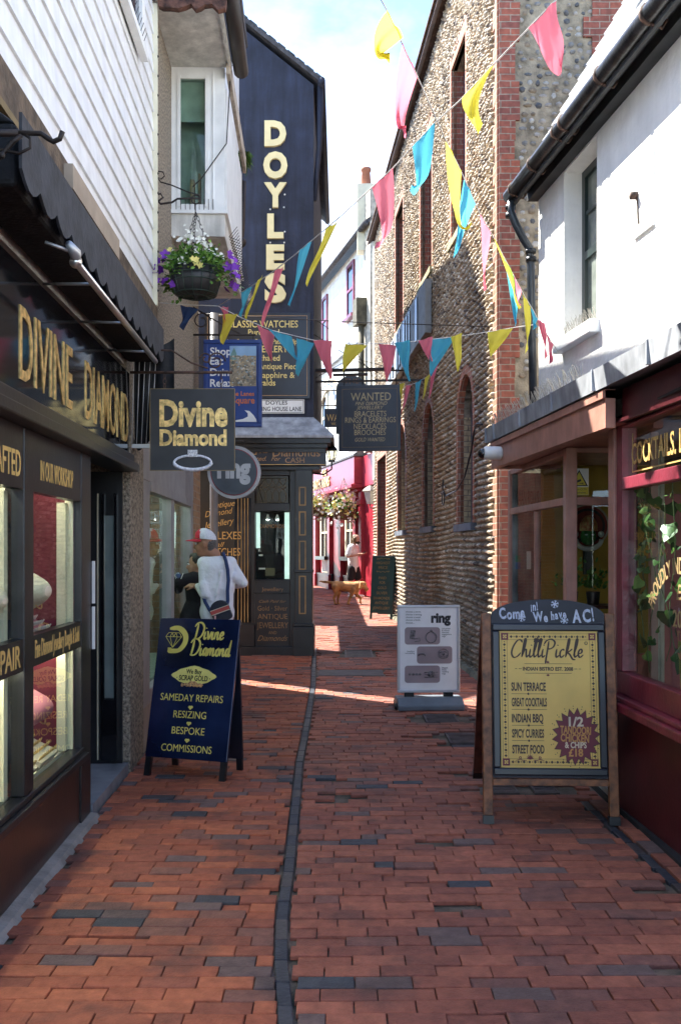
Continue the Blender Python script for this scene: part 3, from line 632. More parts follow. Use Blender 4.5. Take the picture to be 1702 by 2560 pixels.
for k in range(26):
    a = 9.6 + k * .0925; m1.box(a, a + .083, -.475, -.452, 6.45, 7.95)
part(m1, 'upper_cladding', whiteboard, RS)
m1 = MB(); m1.box(9.4, 12.05, -.50, 2, 8.0, 8.06); m1.tube([(9.4, -.53, 8.0), (12.1, -.53, 8.0)], .05, 8); part(m1, 'roof_edge', mat('dark_brown_pipe', (.022, .016, .014)), RS)
m1 = MB(); m1.tube([(11.88, -.52, 6.2), (11.9, -.5, 5.6), (11.9, -.46, 5.3), (11.9, -.40, 5.0)], .05, 8); m1.ball((11.9, -.5, 5.45), .07); part(m1, 'waste_pipe', mat('dark_brown_pipe', (.02, .016, .014)), RS)
m1 = MB(); m1.tube([(9.45, -.56, 7.4), (9.45, -.57, 6.3), (9.36, -.54, 5.6), (9.34, -.30, 5.25), (9.3, -.22, 5.15)], .006, 5); part(m1, 'cable', iron, RS)
m1 = MB()
for k in range(30):
    a = 9.55 + k * .09; m1.tube([(a, bd - .03, 4.75), (a + .02, bd - .11, 4.86)], .003, 4); m1.tube([(a, bd - .03, 4.75), (a + .02, bd - .13, 4.72)], .003, 4)
for k in range(9): m1.tube([(b0 - .02, -.05 - k * .045, 4.955), (b0 - .03, -.05 - k * .045, 5.06)], .003, 4)
part(m1, 'bird_spike', iron, RS)
# unseen alley building, added and turned to cut the sun to a strip
SB = thing('alley_sun_blocker', 'unseen building added in the side alley to narrow the sun strip', 'building', (-4.2, 14.12, 0), R(-36.87))
part(MB().box(-4, 0, 0, 2.8, -.2, 7.8), 'wall', brick_y, SB); part(MB().box(-4.1, .1, -.1, 2.9, 7.8, 8.0), 'roof', slate, SB)
def tuft(c, r, n, lab, hang=0):
    mb = MB()
    for k in range(n):
        d = Vector((rnd.gauss(0, 1), rnd.gauss(0, 1), rnd.gauss(0, 1) + .3)).normalized(); p = Vector(c) + d * r * .15; q = Vector(c) + d * r * rnd.uniform(.6, 1.1) + Vector((0, 0, -hang * rnd.random() * r))
        s = d.cross(Vector((rnd.random(), rnd.random(), rnd.random()))).normalized() * r * .07
        mb.add([p - s, p + s, (p + q) / 2 + s * 1.6 + Vector((0, 0, r * .1)), q, (p + q) / 2 - s * 1.6 + Vector((0, 0, r * .1))], [(0, 1, 2, 3, 4)])
    o = mb.build('gutter_plant', island_mat('tuft_leaf', [(0, (.05, .11, .02)), (.5, (.09, .16, .03)), (.8, (.13, .19, .05))], r=.6) if 'tuft_leaf' not in MATS else MATS['tuft_leaf'], uv=False); return tag(o, lab, 'plant')
bx(SB, 'reflection_wall', brick_y, -9, -3.2, -5, -1.6, -.2, 4.2)  # unseen wall, added so the bay glass reflects no open horizon
tuft(P(563, 148, 9.45), .10, 300, 'round green tuft growing at the end of the dark gutter')
tuft(P(610, 392, 11.8), .13, 220, 'straggly green weed hanging from the eaves beside the navy gable', 1.)
# ------------------------------------------------------------------ jewellery corner house with the navy gable
ZD = 14.3
DY = thing('corner_jewellers', 'navy rendered gable house with raised gold letters over a black and gold shopfront', 'shop', (0, ZD, gz(ZD)))
g0 = gz(ZD)
def DX(px, d=0): return (px - CX) * (ZD + d) / F
def DH(y, d=0): return H + (HY - y) * (ZD + d) / F - g0
xl, xr = -2.15, -.40; he = DH(212)
m1 = MB(); m1.prism([(xl, 3.2), (xr, 3.2), (xr, he), (xl, he + .8 * (xr - xl))], 0, 6); part(m1, 'gable_wall', navy, DY)
m1 = MB(); a = .07
m1.prism([(xr + .16, he - .03), (xr + .16, he + .05), (xl - .02, he + .05 + .8 * (xr - xl + .18)), (xl - .02, he - .04 + .8 * (xr - xl + .18))], -.06, 6.1); part(m1, 'roof', slate, DY)
m1 = MB()
for k in range(12):
    x = xr + .14 - k * .14; z = he + .05 + .8 * (xr + .16 - x); m1.box(x - .13, x, -.065, .3, z - .012, z + .012, Matrix.Translation((x, 0, z)) @ Matrix.Rotation(R(38.6), 4, 'Y') @ Matrix.Translation((-x, 0, -z)))
part(m1, 'verge_tiles', mat('blue_slate', (.04, .05, .06), .6, var=.4), DY)
m1 = MB(); m1.tube([(xr + .12, -.1, he + .02), (xr + .12, 6, he + .02)], .055, 10); m1.tube([(xr + .10, .05, he), (xr + .085, .05, he - .9), (xr + .01, .08, he - 1.7)], [.048, .042, .036], 8); part(m1, 'gutter', navy, DY)
for ch, y0, y1 in zip('DOYLES', (309, 387, 463, 541, 618, 690), (364, 444, 517, 594, 672, 753)):
    cap = DH(y0) - DH(y1); o = lettering(DY, mat('cream_sign_letter', (.80, .68, .36), .5, var=.05), [(ch, DX(689), DH(y1), cap, dict(w=cap * {'D': .99, 'O': 1.06, 'Y': 1.04, 'L': .76, 'E': .84, 'S': .86}[ch], bold=.055, ext=.05))], y=-.002, name='raised_letter')
for px, y in ((670, 525), (704, 520), (706, 486), (674, 606), (704, 580)): pass
m1 = MB()
for px, y in ((676, 524), (710, 519), (712, 487), (676, 607), (711, 607), (712, 580)): m1.ball((DX(px), -.012, DH(y)), .014, 6, 4)
part(m1, 'letter_stud', white, DY)
# skirt roof, cornice, fascia
m1 = MB(); p_ = [(-1.95, DH(1043)), (DX(782), DH(1043)), (DX(838, -.4), DH(1086)), (-2.0, DH(1086))]
m1.prism(p_, -.02, .3); m1 = MB()
XL = -2.4; zt, zb = DH(1043), DH(1088, -.45)
m1.add([(XL, .0, zt), (xr, .0, zt), (-.09, -.45, zb), (XL, -.45, zb), (xr, 2, zt), (-.09, 2, zb), (XL, 0, zb - .03), (-.09, -.45, zb - .035), (XL, -.45, zb - .035), (-.09, 2, zb - .035)], [(0, 3, 2, 1), (1, 2, 5, 4), (3, 8, 7, 2), (2, 7, 9, 5)])
part(m1, 'skirt_roof', lead, DY)
zc = zb - .036
m1 = MB(); m1.box(-2.35, -.14, -.40, .1, zc - .07, zc); m1.box(-2.35, -.19, -.34, .1, zc - .13, zc - .071); m1.box(-2.35, -.24, -.28, .1, zc - .19, zc - .131); part(m1, 'cornice', black, DY)
zf1, zf0 = DH(1110, -.25), DH(1164, -.25)
bx(DY, 'fascia_board', navyboard, -2.3, DX(815, -.25), -.25, -.1, zf0, zf1, bevel=.008)
m1 = MB(); xa, xb = -1.88, DX(813, -.25); 
for a, b, c, d in ((xa, xb, zf1 - .02, zf1 - .012), (xa, xb, zf0 + .012, zf0 + .02)): m1.box(a, b, -.254, -.25, c, d)
part(m1, 'gilt_line', gold, DY)
mg = mat('dull_gilt_lettering', (.42, .24, .10), .45, var=.15)
lettering(DY, mg, [('Diamonds', DX(741, -.25), DH(1141, -.25), .115, dict(w=.69)), ('AND', DX(656, -.25), DH(1133, -.25), .062, dict(w=.17)), ('Gold', DX(611, -.25), DH(1137, -.25), .115, dict(w=.36)),
    ('CASH', DX(737, -.25), DH(1157, -.25), .075, dict(w=.28)), ('Wanted.', DX(637, -.25), DH(1152, -.25), .065, dict(w=.34, shear=.4)), ('For', DX(690, -.25), DH(1152, -.25), .06, dict(w=.14, shear=.4))], y=-.252)
# shopfront
q = -.15
def QX(px): return (px - CX) * (ZD + q) / F
def QH(y): return H + (HY - y) * (ZD + q) / F - g0
m1 = MB(); m1.box(-2.35, QX(636), -.1, .5, 0, zf0); m1.box(QX(724), QX(739), -.1, .5, 0, zf0); m1.box(QX(636), QX(724), -.1, .5, 0, QH(1449)); m1.box(QX(636), QX(724), -.1, .5, QH(1277), QH(1258)); m1.box(QX(636), QX(724), -.1, .5, QH(1188), zf0)
m1.box(-2.3, DX(800), -.2, .5, zf0 - .06, zf0 - .002); part(m1, 'shop_front', black, DY, bevel=.006)
m1 = MB(); m1.box(QX(739), QX(781), -.24, .3, .25, zf0 - .062); m1.box(QX(733), QX(786), -.30, .3, -.12, .42); m1.box(QX(735), QX(784), -.27, .3, .421, .47); m1.box(QX(736), QX(783), -.27, .3, QH(1428) - .02, QH(1428) + .02); part(m1, 'corner_pillar', black, DY, bevel=.008)
m1 = MB()
for y0, y1 in ((1218, 1265), (1279, 1339), (1352, 1424), (1439, 1534)):
    a, b, c, d = QX(748), QX(765.5), QH(y1), QH(y0); t = .018
    m1.box(a, b, -.252, -.243, d - t, d); m1.box(a, b, -.252, -.243, c, c + t); m1.box(a, a + t, -.252, -.243, c + t, d - t); m1.box(b - t, b, -.252, -.243, c + t, d - t)
for px in (594.5, 603, 611, 619): m1.box(QX(px) - .008, QX(px) + .008, -.112, -.102, QH(1556), QH(1245))
part(m1, 'gilt_moulding', mat('gilt_moulding', (.30, .18, .06), .45, var=.2), DY)
m1 = MB()
for px in (590, 599, 607, 615, 624): m1.tube([(QX(px), -.10, QH(1556)), (QX(px), -.10, QH(1245))], .016, 6)
part(m1, 'fluting', black, DY)
bx(DY, 'window_glass', glass, QX(636.5), QX(723.5), -.07, -.064, QH(1448.5), QH(1277.5))
m1 = MB(); m1.box(-1.0, QX(637), .1, .12, .4, 3.); m1.box(-1.25, -.5, .48, .5, .4, 3.); m1.box(-1.3, -.5, -.06, .5, QH(1449) - .02, QH(1449)); part(m1, 'display_back', dark, DY)
m1 = MB(); m1.box(QX(710), QX(722), .0, .02, QH(1448), QH(1280)); m1.box(QX(638), QX(648), .0, .02, QH(1370), QH(1280)); part(m1, 'display_edge', mat('pale_mint_glow', (.55, .72, .66), .5, var=.05, emit=.25), DY)  # display edges given a weak emission of their own
for px in (667, 691):
    m1 = MB(); m1.lathe([(.012, .0), (.02, -.03), (.035, -.08)], 10, Matrix.Translation((QX(px), .05, QH(1284)))); sp = part(m1, 'spot_lamp', white, DY)
    m1 = MB(); m1.ball((QX(px), .05, QH(1284) - .075), .022); part(m1, 'bulb', mat('spot_bulb', (.85, 1, .95), .5, var=0, emit=6), sp)
m1 = MB(); m1.box(QX(645), QX(661), -.02, .05, QH(1424), QH(1420)); m1.box(QX(645), QX(655), -.02, .05, QH(1390), QH(1386)); part(m1, 'price_card', white, DY)
m1 = MB(); m1.box(QX(662), QX(686), -.03, -.02, QH(1440), QH(1420)); part(m1, 'show_card', mat('olive_card', (.12, .11, .06), .7), DY)
bx(DY, 'leaded_light', mat('leaded_glass', (.035, .033, .02), .25), QX(640), QX(720), -.07, -.05, QH(1257), QH(1189))
m1 = MB()
for cx_ in (645, 662, 680, 698, 715):
    for cy in (1195, 1240): m1.tube([(QX(cx_) + .10 * math.cos(t * math.pi / 8), -.072, QH(cy) + .13 * math.sin(t * math.pi / 8)) for t in range(17) if QX(640) < QX(cx_) + .10 * math.cos(t * math.pi / 8) < QX(720) and QH(1257) < QH(cy) + .13 * math.sin(t * math.pi / 8) < QH(1189)], .005, 4)
part(m1, 'leading', mat('leading_line', (.10, .08, .04), .5), DY)
mg2 = mat('dim_gilt_lettering', (.22, .12, .045), .5, var=.2)
lettering(DY, mg2, [('Jewellery', QX(681), QH(1478), .055, dict(w=.32)), ('Cash Paid for', QX(681), QH(1507), .04, dict(w=.40, shear=.45)), ('Gold · Silver', QX(681), QH(1527), .07, dict(w=.44)), ('ANTIQUE', QX(681), QH(1548), .075, dict(w=.44)),
    ('JEWELLERY', QX(681), QH(1571), .085, dict(w=.46)), ('AND', QX(681), QH(1586), .045, dict(w=.12)), ('Diamonds', QX(681), QH(1603), .08, dict(w=.45, shear=.5)), ('DIAMONDS', QX(680), QH(1320), .055, dict(w=.36))], y=-.103)
m1 = MB(); m1.box(QX(632), QX(726), -.125, -.101, QH(1453), QH(1449.5)); m1.box(QX(632), QX(726), -.12, -.101, QH(1484), QH(1482)); m1.box(-2.35, QX(740), -.2, -.101, -.1, .12); m1.box(-2.35, QX(636), -.16, -.101, .121, .45); part(m1, 'moulding', black, DY, bevel=.006)
pn = bx(DY, 'painted_panel', mat('painted_sign_panel', (.014, .012, .012), .3), -2.33, QX(586), -.13, -.102, .5, QH(1256))
lettering(DY, mat('gilt_script', (.62, .36, .10), .4), [('Antique', QX(556), QH(1268), .085, dict(w=.38, shear=.4, rot=.12)), ('Diamond', QX(548), QH(1288), .085, dict(w=.42, shear=.4, rot=.15)), ('Jewellery', QX(548), QH(1315), .09, dict(w=.46, shear=.4, rot=.18)),
    ('ROLEXES', QX(557), QH(1348), .11, dict(w=.54)), ('all', QX(551), QH(1367), .07, dict(w=.12, shear=.4)), ('WATCHES', QX(553), QH(1389), .11, dict(w=.56))], y=-.132)
# boards on the gable
wb = thing('watch_sign', 'large navy board of gold lettering about classic watches fixed to the gable', 'sign board', (0, ZD - .004, gz(ZD)))
a, b, c, d = DX(512), DX(776), DH(998), DH(783)
part(MB().box(a, b, -.035, 0, c, d), 'board', mat('blue_black_board', (.010, .011, .018), .28, var=.2), wb, bevel=.006)
m1 = MB(); t = .007
for k in (.045,):
    m1.box(a + k, b - k, -.039, -.035, d - k - t, d - k); m1.box(a + k, b - k, -.039, -.035, c + k, c + k + t); m1.box(b - k - t, b - k, -.039, -.035, c + k + t, d - k - t); m1.box(a + k, a + k + t, -.039, -.035, c + k + t, d - k - t)
part(m1, 'gilt_line', mg, wb)
lettering(wb, mat('yellow_gilt', (.80, .62, .20), .4), [('CLASSIC WATCHES', DX(657), DH(820), .10, dict(w=1.05)), ('Purchased', DX(660), DH(839), .085, dict(w=.46)), ('Rolex, Omega, Cartier, Patek Philippe', DX(655), DH(861), .07, dict(w=1.2)),
    ('JEWELLERY', DX(668), DH(882), .095, dict(w=.62)), ('Purchased', DX(662), DH(903), .085, dict(w=.45)), ('Art Deco & Antique Pieces', DX(655), DH(924), .085, dict(w=1.2)), ('Rubies. Sapphire &', DX(660), DH(946), .085, dict(w=.92)), ('Emeralds', DX(652), DH(965), .085, dict(w=.44))], y=-.036, bold=.006)
ss = thing('street_sign', 'white street name plate lettered in black under the watch board', 'street sign', (0, ZD - .004, gz(ZD)))
a, b, c, d = DX(622), DX(761), DH(1034), DH(998.5)
part(MB().box(a, b, -.02, 0, c, d - .002), 'plate', white, ss, bevel=.004)
m1 = MB(); m1.box(a + .012, b - .012, -.022, -.0205, c + .012, c + .018); m1.box(a + .012, b - .012, -.022, -.0205, d - .02, d - .014); m1.box(b - .018, b - .012, -.022, -.0205, c + .018, d - .02); part(m1, 'border', black, ss)
lettering(ss, black, [('DOYLES', DX(692), DH(1012), .055, dict(w=.32)), ('MEETING HOUSE LANE', DX(690), DH(1028), .062, dict(w=.76))], y=-.0205, bold=.01)

# ------------------------------------------------------------------ flint building
FB = wall_frame('flint_building', 'tall flint building with brick corner and arched windows with dark blue frames', 'building', 2.5, -.063, False)
kf = 1.002
def fz(px): return 2.5 / ((px - CX) / F + .063)
Z0, Z1, HT = 10.95, 25.4, 9.75
openL = [(12.32, 13.33, 1.99, 3.98, True), (15.5, 16.6, 2.03, 4.1, True), (18.9, 20.2, 2.04, 4.2, True), (22.4, 24.4, .0, 3.9, False)]
openU = [(12.8, 13.85, 6.05, 8.55, False), (15.65, 16.9, 6.25, 8.6, False), (19.3, 20.55, 6.2, 8.75, False)]
fl = island_mat('flint_cobbles', [(0, (.42, .33, .23)), (.28, (.50, .41, .30)), (.48, (.33, .26, .185)), (.70, (.17, .14, .12)), (.80, (.60, .53, .43)), (.94, (.34, .24, .15))], r=.72, bump=.6, bscale=45, var=.34, spec=.35, stain=((.055, .055, .032), .62, 1.4, 2.4))
mortar = mat('lime_mortar', (.30, .25, .18), .95, var=.3, scale=8, bump=.6, bscale=50)
# backing wall with real openings
m1 = MB(); edges = sorted({Z0, Z1} | {v for o in openL + openU for v in o[:2]})
for a, b in zip(edges, edges[1:]):
    mid = (a + b) / 2; cuts = sorted([(o[2], o[3]) for o in openL + openU if o[0] < mid < o[1]]); h = -.2
    for c, d in cuts:
        if c - h > .01: m1.box(-b * kf, -a * kf, 0, .5, h, c)
        h = d
    m1.box(-b * kf, -a * kf, 0, .5, h, HT)
m1.box(-Z1 * kf, -Z0 * kf - .3, .8, 5, -.2, HT); part(m1, 'wall', mortar, FB)
def in_open(z, h, grow=0):
    for a, b, c, d, arch in openL + openU:
        if a - grow < z < b + grow and c - (.08 if grow else 0) < h < d + grow:
            if arch and h > d - (b - a) / 2:
                r_ = (b - a) / 2 + grow
                if (z - (a + b) / 2) ** 2 + (h - (d - (b - a) / 2)) ** 2 > r_ * r_: continue
            return True
    return False
def cobbles(pts, m, name, parent, nseg=6):
    V_, F_ = [], []
    for (c, u, v, n, ru, rv, d) in pts:
        sk = rnd.uniform(-.35, .35)
        b0_ = len(V_); ph = rnd.random() * 6
        for rr, dd in ((1., -.006), (.78, .62)):
            for j in range(nseg):
                t = ph + 2 * math.pi * j / nseg; k = rr * rnd.uniform(.86, 1.14)
                V_.append(c + u * (math.cos(t) * ru * k) + v * (math.sin(t) * rv * k) + n * (d * dd * rnd.uniform(.7, 1.25) * (1 + sk * math.cos(t))))
        V_.append(c + n * d * rnd.uniform(.85, 1.1) + u * rnd.uniform(-.3, .3) * ru)
        for j in range(nseg):
            k = (j + 1) % nseg; F_ += [(b0_ + j, b0_ + k, b0_ + nseg + k, b0_ + nseg + j), (b0_ + nseg + j, b0_ + nseg + k, b0_ + 2 * nseg)]
    me = bpy.data.meshes.new(name); me.from_pydata(V_, [], F_); me.polygons.foreach_set('use_smooth', [(i // (2 * nseg)) % 5 < 3 for i in range(len(F_))]); me.materials.append(m)
    o = bpy.data.objects.new(name, me); COL.objects.link(o); o.parent = parent; return o
pts = []; h = .06; row = 0; U, Vv, Nn = Vector((1, 0, 0)), Vector((0, 0, 1)), Vector((0, -1, 0))
while h < HT - .05:
    z = Z0 + .22 + (.05 if row % 2 else 0)
    while z < Z1 - .1:
        w = rnd.uniform(.06, .115) * (1 if z < 17 else 1.25); zz = z + w / 2; hw = h + .025 * math.sin(z * .9 + row * .12) + .008 * math.sin(z * 2.7 + row * .4)
        if not in_open(zz, hw, .13) and not (rnd.random() < .01):
            pts.append((Vector((-zz * kf, 0, hw)), U, Vv, Nn, w * .60, .0305 * rnd.uniform(.93, 1.08), .058 * rnd.uniform(.8, 1.12)))
        z += w
    h += .077; row += 1
cobbles(pts, fl, 'flint_facing', FB)
# brick dressings
def arch_ring(a, b, d, grow, y0, y1, mb, base):
    r0 = (b - a) / 2; r1 = r0 + grow; c = (a + b) / 2; hz = d - r0; n = 14
    o_ = [(c + r1 * math.cos(math.pi * t / n), hz + r1 * math.sin(math.pi * t / n)) for t in range(n + 1)]; i_ = [(c + r0 * math.cos(math.pi * t / n), hz + r0 * math.sin(math.pi * t / n)) for t in range(n + 1)]
    for t in range(n):
        mb.prism([(-i_[t][0] * kf, i_[t][1]), (-o_[t][0] * kf, o_[t][1]), (-o_[t + 1][0] * kf, o_[t + 1][1]), (-i_[t + 1][0] * kf, i_[t + 1][1])], y0, y1)
    mb.box(-a * kf, -(a - grow) * kf, y0, y1, base, hz - .001); mb.box(-(b + grow) * kf, -b * kf, y0, y1, base, hz - .001)
for a, b, c, d, ar in openL[:3]: m1 = MB(); arch_ring(a, b, d, .12, -.035, .05, m1, c - .002); part(m1, 'brick_dressing', brick_q, FB)
for a, b, c, d, ar in openU + openL[3:]:
    m1 = MB(); m1.box(-a * kf, -(a - .12) * kf, -.035, .05, c, d - .001); m1.box(-(b + .12) * kf, -b * kf, -.035, .05, c, d - .001); m1.box(-(b + .12) * kf, -(a - .12) * kf, -.035, .05, d, d + .22); part(m1, 'brick_dressing', brick_q, FB)
m1 = MB(); h = 0; k = 0
while h < HT - .1:
    w = .11 if k % 2 else .215; m1.box(-(Z0 + w) * kf, -Z0 * kf - .0, -.03, .03, h, h + .222); h += .225; k += 1
part(m1, 'brick_quoin', brick_q, FB)
for a, b, c, d, ar in openL[:3]:      # jamb linings
    m1 = MB(); r0 = (b - a) / 2; hz = d - r0 if ar else d
    m1.box(-(b + .02) * kf, -(b - .004) * kf, .051, .26, c, hz); m1.box(-(a + .004) * kf, -(a - .02) * kf, .051, .26, c, hz); part(m1, 'window_jamb', brick_y, FB)
for a, b, c, d, ar in openU + openL[3:]:
    m1 = MB(); m1.box(-(b + .02) * kf, -(b - .004) * kf, .051, .26, c, d); m1.box(-(a + .004) * kf, -(a - .02) * kf, .051, .26, c, d); part(m1, 'window_jamb', brick_r, FB)
for a, b, c, d, ar in openL[:3] + openU:
    r0 = (b - a) / 2; mid = (a + b) / 2; y0 = .15
    w = MB(); hz = d - r0 if ar else d
    w.box(-(a + .07) * kf, -a * kf, y0, y0 + .07, c, hz); w.box(-b * kf, -(b - .07) * kf, y0, y0 + .07, c, hz); w.box(-(mid + .025) * kf, -(mid - .025) * kf, y0, y0 + .06, c + .07, d - .02); w.box(-(b - .07) * kf, -(a + .07) * kf, y0, y0 + .07, c, c + .07)
    for f_ in (.33, .66): w.box(-(b - .07) * kf, -(a + .07) * kf, y0 + .01, y0 + .05, c + (hz - c) * f_, c + (hz - c) * f_ + .04)
    if ar:
        n = 10
        for t in range(n):
            a0, a1 = math.pi * t / n, math.pi * (t + 1) / n; q0, q1 = r0, r0 - .07
            w.prism([(-(mid + q0 * math.cos(a0)) * kf, hz + q0 * math.sin(a0)), (-(mid + q0 * math.cos(a1)) * kf, hz + q0 * math.sin(a1)), (-(mid + q1 * math.cos(a1)) * kf, hz + q1 * math.sin(a1)), (-(mid + q1 * math.cos(a0)) * kf, hz + q1 * math.sin(a0))], y0, y0 + .07)
        for sgn in (1, -1):   # masonry filling the corners behind the arch
            poly = [(-(mid + sgn * r0 * math.cos(math.pi / 2 * t / 6)) * kf, hz + r0 * math.sin(math.pi / 2 * t / 6)) for t in range(7)] + [(-(mid + sgn * r0) * kf, d)]
    else: w.box(-(b - .07) * kf, -(a + .07) * kf, y0, y0 + .07, d - .07, d)
    wo = part(w, 'window', blueframe, FB)
    bx(wo, 'pane', mat('dark_pane', (.018, .022, .028), .06, spec=.8) if not ar else mat('blue_grey_boarding', (.075, .10, .16), .5, var=.15), -b * kf, -a * kf, y0 + .02, y0 + .03, c, d)
    sl_ = MB(); sl_.box(-(b + .1) * kf, -(a - .1) * kf, -.08, .14, c - .10, c - .003); part(sl_, 'sill', mat('blue_grey_sill', (.12, .14, .17), .6, var=.2) if ar else mat('lichen_stone', (.34, .30, .17), .9, var=.3, bump=.4), wo)
m1 = MB()
for a, b, c, d, ar in openL[:3]:
    r0 = (b - a) / 2; hz = d - r0; mid = (a + b) / 2
    for sgn in (1, -1):
        for t in range(6):
            a0, a1 = math.pi / 2 * t / 6, math.pi / 2 * (t + 1) / 6
            x0_, x1_ = mid + sgn * r0 * math.cos(a0), mid + sgn * r0 * math.cos(a1)
            m1.box(-x0_ * kf, -x1_ * kf, .051, .149, hz + r0 * math.sin(a1), d - .001) if t < 5 else None
part(m1, 'arch_spandrel', mortar, FB)
dw = MB(); a, b = 22.4, 24.4; dw.box(-b * kf, -a * kf, .2, .26, 0, 3.9); part(dw, 'door', blueframe, FB)
# gable wall that faces the lane
GZ = Z0
gw = thing('x', '', '') ; bpy.data.objects.remove(gw)
inv = (Matrix.Translation((2.5, 0, 0)) @ Matrix.Rotation(math.atan2(-1, .063), 4, 'Z')).inverted()
m1 = MB(); m1.box(1.815, 6.5, GZ, GZ + .4, -.2, HT, inv); part(m1, 'end_wall', mortar, FB)
pts = []; h = .1; row = 0; nn = (inv.to_3x3() @ Vector((0, -1, 0))).normalized(); uu = (inv.to_3x3() @ Vector((1, 0, 0))).normalized()
while h < HT:
    x = 2.0 + rnd.uniform(0, .1)
    while x < 4.6:
        w = rnd.uniform(.05, .12)
        if rnd.random() < .86 and not (2.87 < x < 3.4 and h > 7.2):
            pts.append((inv @ Vector((x + w / 2, GZ, h + rnd.gauss(0, .012))), uu, Vv, nn, w * .44, rnd.uniform(.022, .038), rnd.uniform(.012, .035)))
        x += w + rnd.uniform(.01, .045)
    h += .088; row += 1
cobbles(pts, island_mat('grey_flints', [(0, (.20, .19, .18)), (.3, (.30, .27, .24)), (.55, (.10, .10, .105)), (.7, (.38, .36, .33)), (.85, (.22, .17, .12))], r=.45, var=.3, bscale=45), 'flint_facing', FB, 6)
m1 = MB(); h = 0; k = 0
while h < HT - .1:
    w = (.165, .225, .215, .16)[k % 4] + rnd.uniform(-.01, .01); m1.box(1.800, 1.815 + w, GZ - .032, GZ + .02, h, h + .224, inv); h += .225; k += 1
part(m1, 'brick_quoin', brick_r, FB); m1 = MB(); h = 7.25; k = 0
while h < HT - .1: m1.box(2.86 - (.1 if k % 2 else 0), 3.5, GZ - .032, GZ + .02, h, h + .224, inv); h += .225; k += 1
part(m1, 'brick_dressing', brick_r, FB)
m1 = MB(); m1.prismx([(-.18, HT - .02), (-.18, HT + .05), (4, HT + 3.6), (4, HT + 3.5)], -(Z1 + .1) * kf, -(Z0 - .1) * kf); 
for k in range(60): a = Z0 + k * .24; m1.box(-(a + .23) * kf, -a * kf, -.22, .0, HT + .051, HT + .085)
part(m1, 'roof', mat('brown_tiles', (.09, .05, .035), .8, var=.35), FB)
m1 = MB(); m1.box(-(Z1 + .02) * kf, -(Z1 - .45) * kf, -.05, .05, 3.5, HT - .1); part(m1, 'rendered_pier', cream, FB)
bn = MB(); bn.box(-21.2 * kf, -15.5 * kf, -.16, -.06, 5.15, 6.02); bno = thing('wall_signboard', 'long grey signboard seen edge-on high on the flint wall', 'sign board', (2.5, 0, 0), math.atan2(-1, .063)); part(bn, 'board', mat('pale_grey_board', (.25, .245, .23), .6), bno)
m1 = MB()
for a, b in ((16.35, 16.6), (17.3, 17.4), (17.65, 17.75), (18.0, 18.25), (18.7, 18.8), (19.1, 19.3), (19.8, 19.95), (20.3, 20.45)): m1.box(-b * kf, -a * kf, -.175, -.162, 5.22, 5.95)
part(m1, 'lettering', black, bno)
cb = MB(); pp = [(-11.6, -.06, 3.15), (-11.9, -.06, 3.2), (-12.1, -.06, 3.12), (-12.2, -.07, 2.9), (-12.6, -.08, 2.6), (-13.2, -.08, 2.45), (-14.1, -.07, 2.43), (-14.3, -.08, 2.55), (-14.2, -.09, 2.68)]
cb.tube([(x * kf, y, z) for x, y, z in pp], .012, 6); cb.tube([(-14.2 * kf + .1 * math.cos(t), -.09, 2.4 + .1 * math.sin(t)) for t in [k * .5 for k in range(14)]], .01, 5)
part(cb, 'cable', black, FB)

# ------------------------------------------------------------------ restaurant on the right
RB = thing('restaurant', 'white rendered restaurant building with burgundy and pink shopfront under a lead canopy', 'restaurant')
def wb_(mb, X0, k, a, b, d0, d1, h0, h1):
    vs = [(X0 + k * Z + d, Z, h) for h in (h0, h1) for Z in (a, b) for d in (d0, d1)]
    return mb.add(vs, [(0, 2, 3, 1), (4, 5, 7, 6), (0, 1, 5, 4), (2, 6, 7, 3), (0, 4, 6, 2), (1, 3, 7, 5)])
S = (1.989, -.04); C_ = (2.05, -.081); U_ = (2.93, -.109)
nz0 = 1.4
m1 = MB(); wb_(m1, *S, nz0, 6.05, 0, .08, -.05, .645); part(m1, 'stall_riser', burgdark, RB)
m1 = MB(); wb_(m1, *S, nz0, 6.07, -.09, .1, .647, .70); wb_(m1, *S, nz0, 6.06, -.06, .1, .70, .73); part(m1, 'window_sill', burg, RB, bevel=.01)
m1 = MB(); wb_(m1, *S, nz0, 6.05, -.005, .08, .732, .87); wb_(m1, *S, 5.95, 6.05, -.01, .085, .872, 2.44); wb_(m1, *S, 3.5, 3.6, -.01, .085, .872, 2.44); wb_(m1, *S, 3.6, 5.95, -.012, .06, 2.0, 2.075); wb_(m1, *S, nz0, 6.05, -.01, .08, 2.385, 2.44); wb_(m1, *S, nz0, 3.5, 0, .08, .872, 2.385)
part(m1, 'window_frame', burg, RB, bevel=.006)
m1 = MB(); wb_(m1, *S, 3.6, 5.95, .03, .036, .872, 1.999); wb_(m1, *S, 3.6, 5.95, .03, .036, 2.076, 2.384); part(m1, 'window_glass', glass, RB, uv=False)
def right_plane(o, sp, Z, d, h): o.location = (sp[0] + sp[1] * Z + d, Z, h); o.rotation_euler = (0, 0, math.atan2(-1, -sp[1])); return o
right_plane(lettering(RB, gold, [('COCKTAILS. LASSI', 0, 0, .125, dict(al='l', w=1.02))], bold=.012), S, 5.88, .028, 2.15)
m1 = MB(); m1.box(0, 1.9, -.0015, 0, 0, .008); m1.box(0, .008, -.0015, 0, .0081, .24); right_plane(part(m1, 'gilt_line', gold, RB), S, 5.87, .028, 2.10)
right_plane(lettering(RB, mat('faded_gilt', (.36, .25, .11), .5), [('PROUDLY INDEPENDENT', 0, 0, .085, dict(w=.9, arc=.42))], bold=.02), S, 5.15, .028, 1.50)
